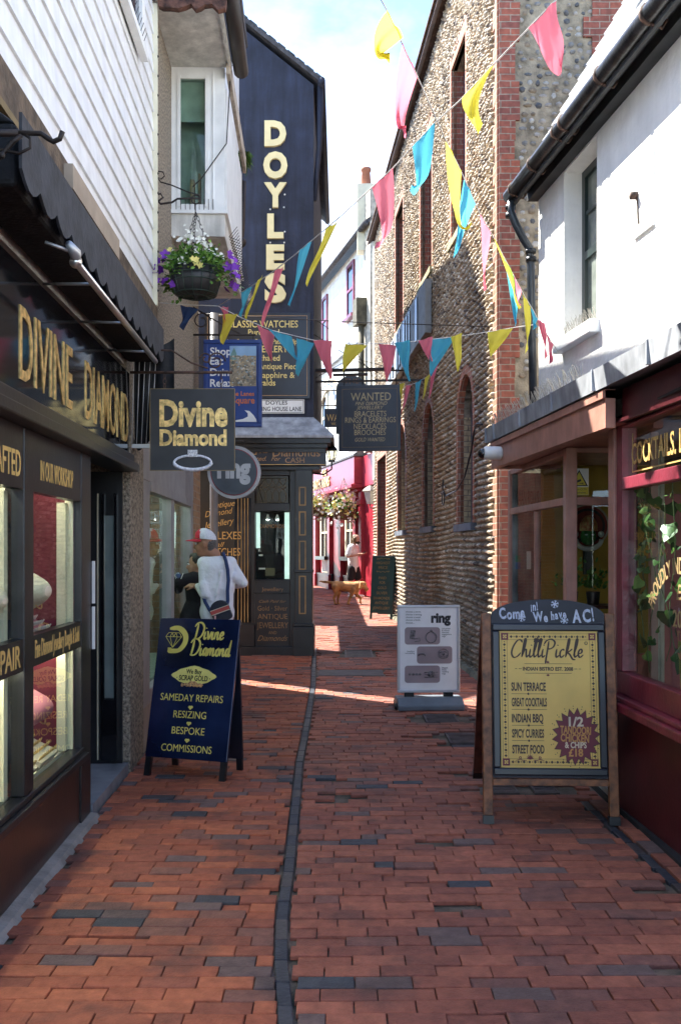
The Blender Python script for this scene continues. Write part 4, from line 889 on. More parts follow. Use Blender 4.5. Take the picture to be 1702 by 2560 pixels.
right_plane(lettering(RB, mat('faded_gilt', (.36, .25, .11), .5), [('Est.', 0, 0, .08, dict(shear=.4)), ('2008', 0, -.15, .09)], bold=.01), S, 5.1, .028, 1.36)
# canopy
m1 = MB(); wb_(m1, *C_, nz0, 5.83, .13, .19, 2.40, 2.605); wb_(m1, *C_, nz0, 5.83, .10, .19, 2.40, 2.42); part(m1, 'fascia_board', burgdark, RB)
m1 = MB(); wb_(m1, *C_, 5.832, 8.72, .03, .09, 2.37, 2.605); wb_(m1, *C_, 5.832, 8.72, .012, .09, 2.55, 2.60); m1.add([(C_[0] + C_[1] * 8.72 + .03, 8.72, 2.37), (2.0, 8.72, 2.37), (2.0, 8.72, 2.605), (C_[0] + C_[1] * 8.72 + .03, 8.72, 2.605), (C_[0] + C_[1] * 8.72 + .03, 8.76, 2.37), (2.0, 8.76, 2.37), (2.0, 8.76, 2.605), (C_[0] + C_[1] * 8.72 + .03, 8.76, 2.605)], [(0, 1, 2, 3), (7, 6, 5, 4), (0, 3, 7, 4), (0, 4, 5, 1)]); part(m1, 'fascia_board', pink, RB)
m1 = MB(); m1.add([(C_[0] + C_[1] * Z + .09, Z, h) for h in (2.402, 2.43) for Z in (5.83, 8.75)] + [(2.8, Z, h) for h in (2.402, 2.43) for Z in (5.83, 8.75)], [(0, 1, 5, 4), (2, 6, 7, 3)]); wb_(m1, *C_, nz0, 5.829, .19, .5, 2.445, 2.46); part(m1, 'soffit', pink, RB)
m1 = MB(); segs = [nz0, 2.6, 3.4, 4.25, 5.1, 5.95, 6.8, 7.65, 8.5, 8.80]
for a, b in zip(segs, segs[1:]):
    jj = rnd.uniform(-.004, .004)
    vs = [(C_[0] + C_[1] * Z + d, Z, h) for Z in (a, b) for d, h in ((-.0 + jj, 2.608), (-.012 + jj, 2.74), (.02, 2.752), (.95, 2.86))]
    m1.add(vs, [(0, 1, 5, 4), (1, 2, 6, 5), (2, 3, 7, 6), (0, 4, 7, 3)])
    wb_(m1, *C_, b - .012, b + .012, -.018, .0, 2.612, 2.745)
m1.add([(C_[0] + C_[1] * 8.8 + d, 8.8, h) for d, h in ((0, 2.608), (-.012, 2.74), (.02, 2.752), (.95, 2.86), (.95, 2.608))], [(0, 1, 2, 3, 4)])
part(m1, 'lead_canopy', lead, RB)
m1 = MB()
for k in range(150):
    Z = 6.3 + k * .0168; x = C_[0] + C_[1] * Z + rnd.uniform(.02, .06); m1.tube([(x, Z, 2.755), (x - rnd.uniform(.0, .07), Z - .03, 2.755 + rnd.uniform(.07, .105))], .0022, 3, cap=False)
part(m1, 'bird_spike', mat('spike_steel', (.42, .40, .36), .4, metal=.5), RB); m1 = MB()
for k in range(60):
    Z = 7.75 + k * .0145; x = U_[0] + U_[1] * Z - .02; m1.tube([(x, Z, 3.51), (x - rnd.uniform(.0, .07), Z - .03, 3.51 + rnd.uniform(.07, .105))], .0022, 3, cap=False)
part(m1, 'bird_spike', mat('spike_steel', (.42, .40, .36), .4, metal=.5), RB)
# pink entrance and bay
m1 = MB(); wb_(m1, *S, 6.075, 6.19, -.02, .06, .02, 2.40); wb_(m1, *S, 6.072, 6.2, -.045, .06, .62, .80); part(m1, 'door_post', pink, RB, bevel=.008)
m1 = MB(); xs = S[0] + S[1] * 7.25
m1.box(xs - .01, xs + .075, 7.2, 7.3, .0, 2.40); m1.box(xs + .075, 2.75, 7.215, 7.285, 1.965, 2.03); m1.box(xs + .075, 2.75, 7.215, 7.285, .0, .85); m1.box(2.04, 2.13, 7.21, 7.29, .85, 2.40); m1.box(xs + .075, 2.75, 7.215, 7.285, 2.36, 2.40)
wb_(m1, *S, 7.302, 9.27, .0, .07, -.02, .82); wb_(m1, *S, 9.19, 9.27, -.004, .075, .822, 2.40); wb_(m1, *S, 7.302, 9.19, .0, .06, 1.97, 2.03); wb_(m1, *S, 7.302, 9.27, .0, .07, 2.35, 2.40); wb_(m1, *S, 8.25, 8.29, .01, .05, .822, 1.968)
wb_(m1, *S, 7.25, 9.3, -.04, .08, .80, .84); part(m1, 'bay_frame', pink, RB, bevel=.006)
m1 = MB(); m1.box(xs + .076, 2.74, 7.245, 7.25, .85, 1.964); m1.box(xs + .076, 2.74, 7.245, 7.25, 2.031, 2.359); wb_(m1, *S, 7.303, 9.189, .03, .035, .822, 1.969); wb_(m1, *S, 7.303, 9.189, .03, .035, 2.031, 2.349); part(m1, 'window_glass', glass, RB, uv=False)
m1 = MB(); m1.box(2.62, 2.7, 6.2, 7.2, 0, 2.4); part(m1, 'door', pink, RB); m1 = MB(); m1.box(1.75, 2.62, 6.08, 7.2, -.05, .06); part(m1, 'door_step', stone, RB)
m1 = MB(); m1.box(2.2, 4.2, 9.10, 9.14, 0, 2.5); m1.box(1.9, 2.19, 9.095, 9.14, 0, 2.5); m1.box(4.2, 4.25, 1.4, 9.3, 0, 2.5); part(m1, 'interior_wall', yellowwall, RB)
bx(RB, 'inner_post', pink, 2.03, 2.075, 6.28, 6.34, .02, 2.4); bx(RB, 'inner_panel', darkwood, 1.86, 2.025, 6.55, 6.58, .02, 2.4); bx(RB, 'red_panel', mat('brick_red_panel', (.34, .05, .045), .5), 2.135, 2.6, 6.36, 6.38, .02, 2.0)
m1 = MB(); [m1.tube([(2.09 + .012 * k, 6.33 + .01 * (k % 2), z) for z in (.5, 2.3)], .010, 6) for k in range(4)]; part(m1, 'curtain', mat('cream_curtain', (.62, .55, .44), .9), RB)
m1 = MB()
for k in range(5): m1.box(1.63 + k * .054, 1.68 + k * .054, 9.10, 9.13, 0, 2.36)
part(m1, 'grey_boarding', mat('grey_boards', (.20, .22, .21), .8, var=.35, scale=4, bump=.3), RB)
o = lettering(RB, black, [('NAAN ROLLS', 0, 0, .13, dict(w=.22))], bold=.0); o.location = (1.765, 9.098, 2.06)
m1 = MB(); m1.box(1.655, 1.70, 9.085, 9.095, 1.52, 1.58); part(m1, 'notice', mat('green_notice', (.03, .25, .12), .5), RB); m1 = MB(); m1.box(1.655, 1.70, 9.085, 9.095, 1.45, 1.515); part(m1, 'notice', mat('blue_notice', (.04, .14, .30), .5), RB); m1 = MB(); m1.box(1.76, 1.80, 9.085, 9.095, 1.45, 1.62); part(m1, 'notice', white, RB)
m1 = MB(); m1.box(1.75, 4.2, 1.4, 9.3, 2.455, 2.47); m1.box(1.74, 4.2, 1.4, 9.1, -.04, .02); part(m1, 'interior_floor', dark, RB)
# upper wall with the sash window
w0, w1, wh0, wh1 = 7.8, 8.58, 3.5, 5.0
m1 = MB(); wb_(m1, *U_, nz0, w0, 0, .35, 2.5, 5.1); wb_(m1, *U_, w1, 9.3, 0, .35, 2.5, 5.1); wb_(m1, *U_, w0, w1, 0, .35, 2.5, wh0); wb_(m1, *U_, w0, w1, .0, .35, wh1, 5.1); m1.box(2.3, 5, 9.0, 9.29, 2.5, 5.1); m1.box(2.05, 5, 9.15, 9.27, -.1, 2.6); part(m1, 'upper_wall', render_w, RB)
wn = MB()
for a, b, c, d in ((w0, w1, wh1 - .07, wh1), (w0, w1, wh0, wh0 + .07), (w0, w0 + .07, wh0 + .07, wh1 - .07), (w1 - .07, w1, wh0 + .07, wh1 - .07), (w0 + .07, w1 - .07, 4.2, 4.27)): wb_(wn, *U_, a, b, .16, .23, c, d)
wb_(wn, *U_, 8.17, 8.20, .17, .2, 4.27, wh1 - .07); wb_(wn, *U_, w0 + .07, w1 - .07, .17, .2, 4.60, 4.63); wn = part(wn, 'window', darkgreen, RB)
m1 = MB(); wb_(m1, *U_, w0 + .07, w1 - .07, .19, .195, wh0 + .07, wh1 - .07); part(m1, 'pane', mat('curtained_pane', (.22, .25, .22), .1, spec=.7, var=.3, scale=3), wn)
m1 = MB(); wb_(m1, *U_, w0 - .06, w1 + .06, -.085, .16, wh0 - .11, wh0 - .003); part(m1, 'sill', white, wn, bevel=.008)
m1 = MB(); wb_(m1, *U_, nz0, 9.34, -.24, .1, 5.105, 5.13); wb_(m1, *U_, nz0, 9.34, -.10, .0, 5.02, 5.104); wb_(m1, *U_, nz0, 9.36, -.235, -.20, 5.0, 5.104); part(m1, 'eaves_board', mat('black_eaves', (.022, .024, .026), .6, var=.25), RB)
def up(Z, d, h): return (U_[0] + U_[1] * Z + d, Z, h)
gm = mat('cast_iron_gutter', (.025, .026, .028), .32, metal=.3, var=.5, scale=7, bump=.15)
m1 = MB(); m1.tube([up(Z, -.25, 5.10) for Z in (nz0, 4, 6, 8, 9.42)], .066, 14); part(m1, 'gutter', gm, RB)
m1 = MB()
for Z in (6.2, 7.0, 7.78, 7.95, 8.6, 9.2): m1.tube([up(Z, -.25, 5.10), up(Z + .03, -.25, 5.10)], .075, 14); m1.tube([up(Z, -.25, 5.02), up(Z, -.18, 5.0), up(Z, -.15, 5.05)], .011, 5)
part(m1, 'gutter_bracket', mat('rusty_iron', (.07, .035, .022), .7, var=.5, scale=20), RB)
x9 = up(9.36, 0, 0)[0]
m1 = MB(); m1.tube([(x9 - .25, 9.36, 5.06), (x9 - .25, 9.36, 4.92), (x9 - .20, 9.36, 4.80), (x9 - .12, 9.38, 4.66), (x9 - .06, 9.4, 4.58), (x9 - .05, 9.4, 4.4), (x9 - .02, 9.4, 2.72)], .039, 12); part(m1, 'down_pipe', mat('blue_black_pipe', (.03, .037, .045), .35, var=.3), RB)
m1 = MB()
for x, z in ((x9 - .25, 4.98), (x9 - .25, 4.9), (x9 - .055, 4.55), (x9 - .05, 4.47)): m1.tube([(x, 9.38, z - .02), (x, 9.38, z + .02)], .052, 12)
part(m1, 'pipe_collar', gm, RB)
m1 = MB(); n = 13
for k in range(n):
    a, b = .17 * k / 1., .17 * (k + 1); p0 = (-.19 + a * .5, 5.16 + a * .87); p1 = (-.19 + b * .5, 5.16 + b * .87)
    vs = [up(Z, d, h) for Z in (nz0, 9.31) for d, h in ((p0[0] - .03, p0[1] - .004), (p1[0] - .006, p1[1]), (p1[0] + .05, p1[1] - .02), (p0[0] + .03, p0[1] - .03))]
    m1.add(vs, [(0, 4, 5, 1), (1, 5, 6, 2), (2, 6, 7, 3), (3, 7, 4, 0), (0, 1, 2, 3), (7, 6, 5, 4)])
part(m1, 'mansard_cladding', whiteboard, RB)
m1 = MB(); vs = [up(Z, d, h) for Z in (nz0, 9.29) for d, h in ((-.15, 5.14), (.95, 7.05), (3.2, 7.4), (3.2, 5.14))]; m1.add(vs, [(0, 1, 2, 3), (7, 6, 5, 4), (0, 4, 5, 1), (1, 5, 6, 2)]); part(m1, 'roof', dirtywhite, RB)
dm = MB(); wb_(dm, *U_, 6.6, 7.55, .28, .36, 6.06, 7.0); 
dm = part(dm, 'dormer_window', blueframe, RB); m1 = MB(); wb_(m1, *U_, 6.66, 7.47, .27, .279, 6.13, 6.94); part(m1, 'pane', mat('dormer_pane', (.05, .06, .10), .1, spec=.8), dm); m1 = MB(); wb_(m1, *U_, 6.5, 7.62, .05, .3, 6.0, 6.06); wb_(m1, *U_, 6.6, 7.55, .361, 1.2, 6.06, 7.0); part(m1, 'dormer_cheek', blueframe, dm)
m1 = MB(); m1.tube([up(7.02, .0, 4.22), up(7.02, -.05, 4.22)], .03, 8); m1.tube([up(7.0, -.008, 4.2), up(6.98, -.008, 4.0)], .006, 5); part(m1, 'rusty_stub', MATS['rusty_iron'], RB)
m1 = MB(); wb_(m1, *U_, 6.72, 6.73, -.008, .0, 3.92, 4.5); wb_(m1, *U_, 6.72, 7.05, -.02, .0, 3.905, 3.918); part(m1, 'conduit', white, RB)

RBK = thing('rear_shade_block', 'unseen building added behind the navy corner house to shade the lane', 'building', (-9, 20.6, 0)); part(MB().box(0, 7.0, 0, 13, -.2, 3.6), 'wall', brick_r, RBK); part(MB().box(-.1, 7.1, -.05, 13.1, 3.6, 3.8), 'roof', slate, RBK)  # out of view; added to throw shade on the lane before the pub
# ------------------------------------------------------------------ the pub at the end of the lane
X0p, kp = 7.5, -.2417; np_ = math.hypot(1, kp); gp = gz(30)
PB = wall_frame('pub', 'pub with red ground floor and white upper floors at the lane end', 'pub', X0p, kp, False)
PB.location = (X0p, 0, gp)
def pz(px): return X0p * F / (px - 271)
def px_(px): return -pz(px) * np_
def ph(px, y): return H + (HY - y) * pz(px) / F - gp
x0, x1 = px_(770), px_(913); xe = px_(940)
m1 = MB(); m1.box(x0 - 3, xe, .02, 5, 4.1, 10.45); part(m1, 'upper_wall', render_w, PB)
m1 = MB(); m1.prismx([(-.3, 10.42), (-.3, 10.55), (4, 13.6), (4, 13.4)], x0 - 3, xe + .1); m1.tube([(x0 - 3, -.32, 10.45), (xe + .1, -.32, 10.45)], .08, 8); part(m1, 'roof', slate, PB)
m1 = MB(); m1.box(x0 - 3, px_(925), -.1, .02, 7.5, 7.75); part(m1, 'string_course', lead, PB)
for a, b, c, d in ((868, 886, 8.55, 10.2), (806, 819, 8.45, 10.1), (806, 820, 5.1, 6.7), (868, 886, 5.1, 6.7)):
    xa, xb = px_(a), px_(b)
    w = MB(); w.box(xa, xa + .12, -.04, .02, c, d); w.box(xb - .12, xb, -.04, .02, c, d); w.box(xa + .12, xb - .12, -.04, .02, d - .1, d); w.box(xa + .12, xb - .12, -.04, .02, (c + d) / 2 - .04, (c + d) / 2 + .04); w.box(xa - .1, xb + .1, -.14, .02, c - .1, c - .002)
    w = part(w, 'window', burg if c > 8 else cream, PB); bx(w, 'pane', mat('dark_pane', (.018, .022, .028)), xa + .12, xb - .12, -.01, .018, c, d - .1)
m1 = MB(); n = 14; cx_ = px_(822); r0, r1, hz = 1.35, 1.8, 5.4
for t in range(n):
    a0, a1 = math.pi * t / n, math.pi * (t + 1) / n
    m1.prism([(cx_ + r0 * math.cos(a0), hz + r0 * math.sin(a0)), (cx_ + r1 * math.cos(a0), hz + r1 * math.sin(a0)), (cx_ + r1 * math.cos(a1), hz + r1 * math.sin(a1)), (cx_ + r0 * math.cos(a1), hz + r0 * math.sin(a1))], -.08, .019)
part(m1, 'name_arch', mat('pale_stone', (.50, .44, .34), .8), PB)
lettering(PB, black, [('BATH ARMS', cx_, hz + 1.45, .26, dict(w=3.6, arc=1.45))], y=-.082, bold=.012)
m1 = MB(); m1.box(x0 - 3, x1, .0, 5, .0, 4.098); part(m1, 'ground_floor_wall', redpub, PB)
fh0, fh1 = 3.25, 4.05
m1 = MB(); m1.box(x0 - 3, x1 + .05, -.35, -.002, fh0, fh1); m1.box(x0 - 3, x1 + .1, -.45, -.002, fh0 - .12, fh0 - .002); m1.box(x0 - 3, x1 + .02, -.25, -.002, fh0 - .22, fh0 - .122)
m1.box(x1 + .05, x1 + 1.3, -.1, .3, fh0 - .1, fh1 - .0); part(m1, 'fascia_board', redpub, PB, bevel=.02)
m1 = MB(); m1.prismx([(-.38, fh1 + .002), (-.38, fh1 + .05), (.018, fh1 + .35), (.018, fh1 + .002)], x0 - 3, x1 + .1); part(m1, 'canopy_roof', slate, PB)
lettering(PB, gold, [('THE', px_(838), fh0 + .52, .2, dict(w=.7)), ('BATH ARMS', px_(830), fh0 + .15, .30, dict(w=2.5))], y=-.36, ext=.03, bold=.02)
for px in (797, 832, 860, 897, 912): x = px_(px); m1 = MB(); m1.box(x - .16, x + .16, -.16, -.001, .0, fh0 - .223); m1.box(x - .2, x + .2, -.2, -.001, .0, .5); m1.box(x - .2, x + .2, -.2, -.001, 2.65, 2.8); part(m1, 'pilaster', redpub, PB, bevel=.015)
for a, b in ((806, 826), (868, 892)):
    xa, xb = px_(a), px_(b); w = MB()
    w.box(xa, xa + .14, -.08, -.001, 1.12, 2.9); w.box(xb - .14, xb, -.08, -.001, 1.12, 2.9); w.box(xa + .14, xb - .14, -.08, -.001, 2.76, 2.9); w.box((xa + xb) / 2 - .03, (xa + xb) / 2 + .03, -.06, -.001, 1.12, 2.76); w.box(xa + .14, xb - .14, -.06, -.001, 1.9, 1.96)
    w = part(w, 'window', cream, PB); bx(w, 'pane', mat('dark_pane', (.02, .02, .03)), xa + .14, xb - .14, -.02, -.002, 1.12, 2.76)
    bx(w, 'sill', black, xa - .15, xb + .15, -.25, -.001, 1.0, 1.118); bx(w, 'cream_panel', cream, xa, xb, -.03, -.001, .56, .998)
bx(PB, 'door', mat('deep_red_door', (.20, .012, .022), .3), px_(838), px_(855), -.06, -.001, 0, 2.75)
m1 = MB(); m1.box(x0 - 3, px_(837), -.12, -.001, -.05, .54); m1.box(px_(866), px_(895), -.12, -.001, -.05, .54); part(m1, 'plinth', black, PB)
m1 = MB(); m1.box(px_(914), xe, -.05, 2, 0, 3.1); part(m1, 'side_panel', redpub, PB)
m1 = MB(); m1.box(px_(926), xe + .1, -.2, .018, 4.1, 11.4); part(m1, 'rendered_pier', mat('lichen_render', (.48, .44, .36), .9, var=.25, scale=9, bump=.4), PB)
m1 = MB(); m1.box(px_(926) - .1, px_(934), -.5, -.2, 7.7, 8.45); m1.tube([(px_(930), -.32, 4.2), (px_(930), -.32, 7.7)], .09, 8); part(m1, 'rain_hopper', mat('mossy_iron', (.10, .09, .06), .8, var=.3), PB)
cm = thing('chimney_pot', 'terracotta chimney pot above the white pub wall beside the flint roof edge', 'chimney', (.73, 27.6, 0))
m1 = MB(); m1.box(-.25, .25, -.25, .25, 10.2, 12.1); part(m1, 'stack', cream, cm); m1 = MB(); m1.lathe([(.16, 12.1), (.12, 12.5), (.15, 12.55), (.15, 12.62), (.02, 12.64)], 12); part(m1, 'pot', mat('terracotta', (.35, .13, .07), .8), cm)
# ------------------------------------------------------------------ hanging signs
def chain(mb, p0, p1, r=.006, step=.03):
    p0, p1 = Vector(p0), Vector(p1); n = max(2, int((p1 - p0).length / step)); d = (p1 - p0) / n; dn = d.normalized()
    a = dn.cross(Vector((.3, 1, .2))).normalized(); b = dn.cross(a)
    for i in range(n):
        c = p0 + d * (i + .5); s = a if i % 2 else b; L = d.length * .62
        mb.tube([c + dn * L * math.cos(t) + s * L * .55 * math.sin(t) for t in [k * math.pi / 4 for k in range(9)]], r * .45, 4, cap=False)
def scroll(mb, c, r0, turns, r=.006, s=1, ph=0, y=0):
    mb.tube([(c[0] + s * r0 * (1 - .7 * t / 20) * math.cos(ph + turns * 2 * math.pi * t / 20), y, c[1] + r0 * (1 - .7 * t / 20) * math.sin(ph + turns * 2 * math.pi * t / 20)) for t in range(21)], r, 6)

# black swinging sign of the nearest shop
Zs = 7.02; ds = thing('hanging_sign', 'black square sign with sparkling gold name and a diamond ring picture', 'hanging sign', (0, Zs, 0), 0)
def SX(px, Z=Zs): return (px - CX) * Z / F
def SH(y, Z=Zs): return H + (HY - y) * Z / F
a, b, c, d = SX(376), SX(588), SH(1177), SH(972)
part(MB().box(a, b, -.012, .012, c, d), 'board', mat('charcoal_sign', (.022, .022, .026), .4, var=.15), ds, bevel=.003)
m1 = MB(); t = .004
for y0 in (-.0145,): m1.box(a, b, y0, y0 + .002, c, c + t); m1.box(a, b, y0, y0 + .002, d - t, d); m1.box(b - t, b, y0, y0 + .002, c + t, d - t); m1.box(a, a + t, y0, y0 + .002, c + t, d - t)
part(m1, 'sign_edge', mat('brass_edge', (.25, .18, .09), .4, metal=.6), ds)
lettering(ds, goldleaf, [('Divine', SX(485), SH(1064), .178, dict(w=SX(571) - SX(401))), ('Diamond', SX(484), SH(1113), .108, dict(w=SX(567) - SX(400)))], y=-.0125, bold=.04, ext=.003)
m1 = MB(); cx_, cz = SX(483), SH(1157); rr = .135
m1.tube([(cx_ + rr * math.cos(t * math.pi / 16), -.017, cz + .052 * math.sin(t * math.pi / 16)) for t in range(33)], [.009 + .005 * (math.sin(t * math.pi / 16) < 0) for t in range(33)], 8); part(m1, 'ring_picture', mat('silver_paint', (.72, .74, .80), .3, var=.2, scale=60), ds)
m1 = MB(); m1.box(cx_ - .035, cx_ + .035, -.026, -.013, cz + .04, cz + .092)
for k in range(30): x, z = cx_ + rnd.uniform(-.03, .03), cz + rnd.uniform(.045, .088); m1.ball((x, -.027, z), .005, 5, 4)
part(m1, 'gem_picture', mat('gem_white', (.80, .82, .88), .15, var=.3, scale=90), ds)
m1 = MB(); zt = d + .10
m1.tube([(SX(398) - .21, 0, zt + .02), (b - .02, 0, zt + .02)], .011, 6); chain(m1, (SX(412), 0, zt + .01), (SX(412), 0, d)); chain(m1, (SX(553), 0, zt + .01), (SX(553), 0, d))
m1.tube([(SX(398) - .21, 0, zt + .19), (SX(430), 0, zt + .18), (SX(478), 0, zt + .09), (SX(520), 0, zt + .05)], .007, 6); scroll(m1, (SX(540), zt + .10), .07, 1.4); scroll(m1, (SX(515), zt + .12), .045, 1.2, s=-1)
part(m1, 'sign_bracket', mat('rusty_iron', (.07, .035, .022)), ds)
# blue advert board
Zs = 11.2; bs = thing('advert_sign', 'blue framed board with a square photograph, tagline words and a white wave', 'hanging sign', (0, Zs, 0))
SX = lambda px: (px - CX) * 11.2 / F; SH = lambda y: H + (HY - y) * 11.2 / F
a, b, c, d = SX(510), SX(655), SH(1068), SH(850); fb = mat('bright_blue_frame', (.015, .045, .20), .35)
part(MB().box(a + .04, b - .04, -.015, .015, c + .04, d - .04), 'board', mat('royal_blue_print', (.012, .045, .22), .4, var=.06), bs)
m1 = MB(); m1.box(a, b, -.03, .03, c, c + .045); m1.box(a, b, -.03, .03, d - .045, d); m1.box(a, a + .045, -.03, .03, c + .0455, d - .0455); m1.box(b - .045, b, -.03, .03, c + .0455, d - .0455); part(m1, 'frame', fb, bs, bevel=.006)
lettering(bs, white, [('Shop', SX(526), SH(888), .085, dict(al='l')), ('Eat', SX(526), SH(912), .085, dict(al='l')), ('Drink', SX(526), SH(940), .085, dict(al='l')), ('Relax', SX(526), SH(967), .085, dict(al='l'))], y=-.0155, bold=.02)
lettering(bs, mat('orange_print', (.60, .16, .04), .5), [('in the Lanes', SX(636), SH(990), .05, dict(al='r', w=.34)), ('Square', SX(637), SH(1009), .075, dict(al='r', w=.26))], y=-.0155, bold=.02)
pm = island_mat('street_photo_dabs', [(0, (.45, .33, .18)), (.3, (.20, .18, .15)), (.5, (.55, .48, .36)), (.7, (.10, .12, .10)), (.85, (.32, .40, .42))], r=.5)
m1 = MB(); m1.box(SX(575), SX(641), -.0175, -.0155, SH(966), SH(866)); part(m1, 'photo_print', mat('photo_ground', (.34, .28, .19), .5, var=.35, scale=14), bs)
m1 = MB(); m1.box(SX(575), SX(641), -.0195, -.018, SH(890), SH(866)); part(m1, 'photo_sky', mat('photo_sky_blue', (.30, .48, .68), .5), bs)
m1 = MB(); m1.prism([(SX(577), SH(900)), (SX(592), SH(900)), (SX(592), SH(884)), (SX(586), SH(870)), (SX(578), SH(886))], -.021, -.0197); part(m1, 'photo_dome', mat('photo_green', (.16, .30, .27), .5), bs)
m1 = MB()
for k in range(190):
    x, y = rnd.uniform(577, 639), rnd.uniform(888, 964); r_ = rnd.uniform(.006, .018); m1.prism([(SX(x) + r_ * math.cos(t), SH(y) + r_ * .7 * math.sin(t)) for t in (0, 1.2, 2.5, 3.8, 5)], -.0205 - .0004 * (k % 5), -.0185)
part(m1, 'photo_crowd', pm, bs)['kind'] = 'stuff'
m1 = MB(); m1.prism([(SX(590), SH(1055)), (SX(642), SH(1055)), (SX(641), SH(1049)), (SX(634), SH(1038)), (SX(624), SH(1028)), (SX(612), SH(1026)), (SX(620), SH(1034)), (SX(620), SH(1042)), (SX(608), SH(1048)), (SX(590), SH(1051))], -.017, -.0155); part(m1, 'wave_emblem', white, bs)
m1 = MB(); m1.tube([(SX(470), .0, d + .06), (SX(640), 0, d + .06)], .012, 6); chain(m1, (SX(532), 0, d + .05), (SX(532), 0, d)); chain(m1, (SX(633), 0, d + .05), (SX(633), 0, d)); scroll(m1, (SX(505), d + .22), .11, 1.3, .008); m1.tube([(SX(478), 0, d + .4), (SX(530), 0, d + .25), (SX(600), 0, d + .07)], .008, 6)
part(m1, 'sign_bracket', iron, bs)
# round sign
Zs = 10.4; rs = thing('round_sign', 'round dark grey sign with pale rim and a lower case name', 'hanging sign', (0, Zs, 0))
cx_, cz, rr = (586 - CX) * Zs / F, H + (HY - 1181) * Zs / F, 66 * Zs / F
Mx = Matrix.Translation((cx_, 0, cz)) @ Matrix.Rotation(R(90), 4, 'X')
part(MB().lathe([(.001, .03), (rr, .03), (rr, -.03), (.001, -.03)], 40, Mx, False), 'rim', mat('pale_grey_rim', (.42, .43, .44), .4), rs)
part(MB().lathe([(.001, .036), (rr * .885, .036), (rr * .885, .031), (.001, .031)], 40, Mx, False), 'red_line', mat('red_band', (.30, .02, .03), .5), rs)
part(MB().lathe([(.001, .042), (rr * .855, .042), (rr * .855, .037), (.001, .037)], 40, Mx, False), 'disc_face', mat('slate_grey_print', (.06, .075, .09), .5), rs)
m1 = MB(); zb = cz - .055
put_text(m1, 'ring', cx_, zb, .20, w=.36, bold=.05, y=-.043, ext=.003); part(m1, 'lettering', mat('silver_print', (.48, .49, .50), .4), rs, uv=False)
m1 = MB(); m1.tube([(-1.7, 0, cz + rr + .05), (cx_ + .1, 0, cz + rr + .05)], .012, 6); chain(m1, (cx_ - .1, 0, cz + rr + .05), (cx_ - .1, 0, cz + rr - .02)); chain(m1, (cx_ + .1, 0, cz + rr + .05), (cx_ + .1, 0, cz + rr - .02)); part(m1, 'sign_bracket', iron, rs)
# wanted sign across the lane
Zs = 15.4; ws = thing('hanging_sign', 'large navy WANTED sign listing jewellery, hung across the lane from an iron frame', 'hanging sign', ((924 - CX) * Zs / F, Zs, 0), R(-6))
SX = lambda px: (px - 924) * 15.4 / F; SH = lambda y: H + (HY - y) * 15.4 / F
a, b, c, d = SX(846), SX(1002), SH(1128), SH(963)
part(MB().box(a, b, -.03, .03, c, d), 'board', navyboard, ws, bevel=.006)
m1 = MB(); k, t = .06, .006; m1.box(a + k, b - k, -.033, -.0305, d - k - t, d - k); m1.box(a + k, b - k, -.033, -.0305, c + k, c + k + t); m1.box(b - k - t, b - k, -.033, -.0305, c + k + t, d - k - t); m1.box(a + k, a + k + t, -.033, -.0305, c + k + t, d - k - t); part(m1, 'gilt_line', mat('dim_gilt_lettering', (.22, .12, .045)), ws)
lettering(ws, mat('pale_gilt', (.55, .42, .20), .45), [('WANTED', SX(927), SH(1002), .125, dict(w=.64)), ('FINE DIAMOND', SX(928), SH(1013.5), .055, dict(w=.51, shear=.3)), ('JEWELLERY', SX(925), SH(1024), .055, dict(w=.44, shear=.3)), ('BRACELETS', SX(926), SH(1042), .088, dict(w=.51)),
    ('RINGS & EARRINGS', SX(926), SH(1057), .085, dict(w=.81)), ('NECKLACES', SX(925), SH(1073), .085, dict(w=.52)), ('BROOCHES', SX(925), SH(1088), .085, dict(w=.50)), ('GOLD WANTED', SX(925), SH(1104), .06, dict(w=.48, shear=.3))], y=-.0305)
m1 = MB(); m1.box(SX(730), SX(1060), -.02, .02, d + .055, d + .085); m1.box(SX(772), SX(985), -.06, .06, d + .23, d + .27); m1.box(SX(832), SX(918), -.05, .05, d + .16, d + .19)
for px in (860, 906, 941, 990): m1.tube([(SX(px), 0, d), (SX(px), 0, d + .25)], .008, 5)
m1.tube([(SX(941), 0, d + .07), (SX(870), 0, d + .7), (SX(760), 0, d + 1.2)], .006, 5); m1.tube([(SX(770), 0, d + .07), (SX(880), 0, d + .45), (SX(985), 0, d + .25)], .005, 5); m1.tube([(SX(905), 0, d + .3), (SX(905), .0, d + .72)], .004, 5)
for px in (990, 1004): m1.tube([(SX(px), -.1, d + .06), (SX(px) + .05, .1, d + .35)], .005, 5)
part(m1, 'sign_bracket', iron, ws)
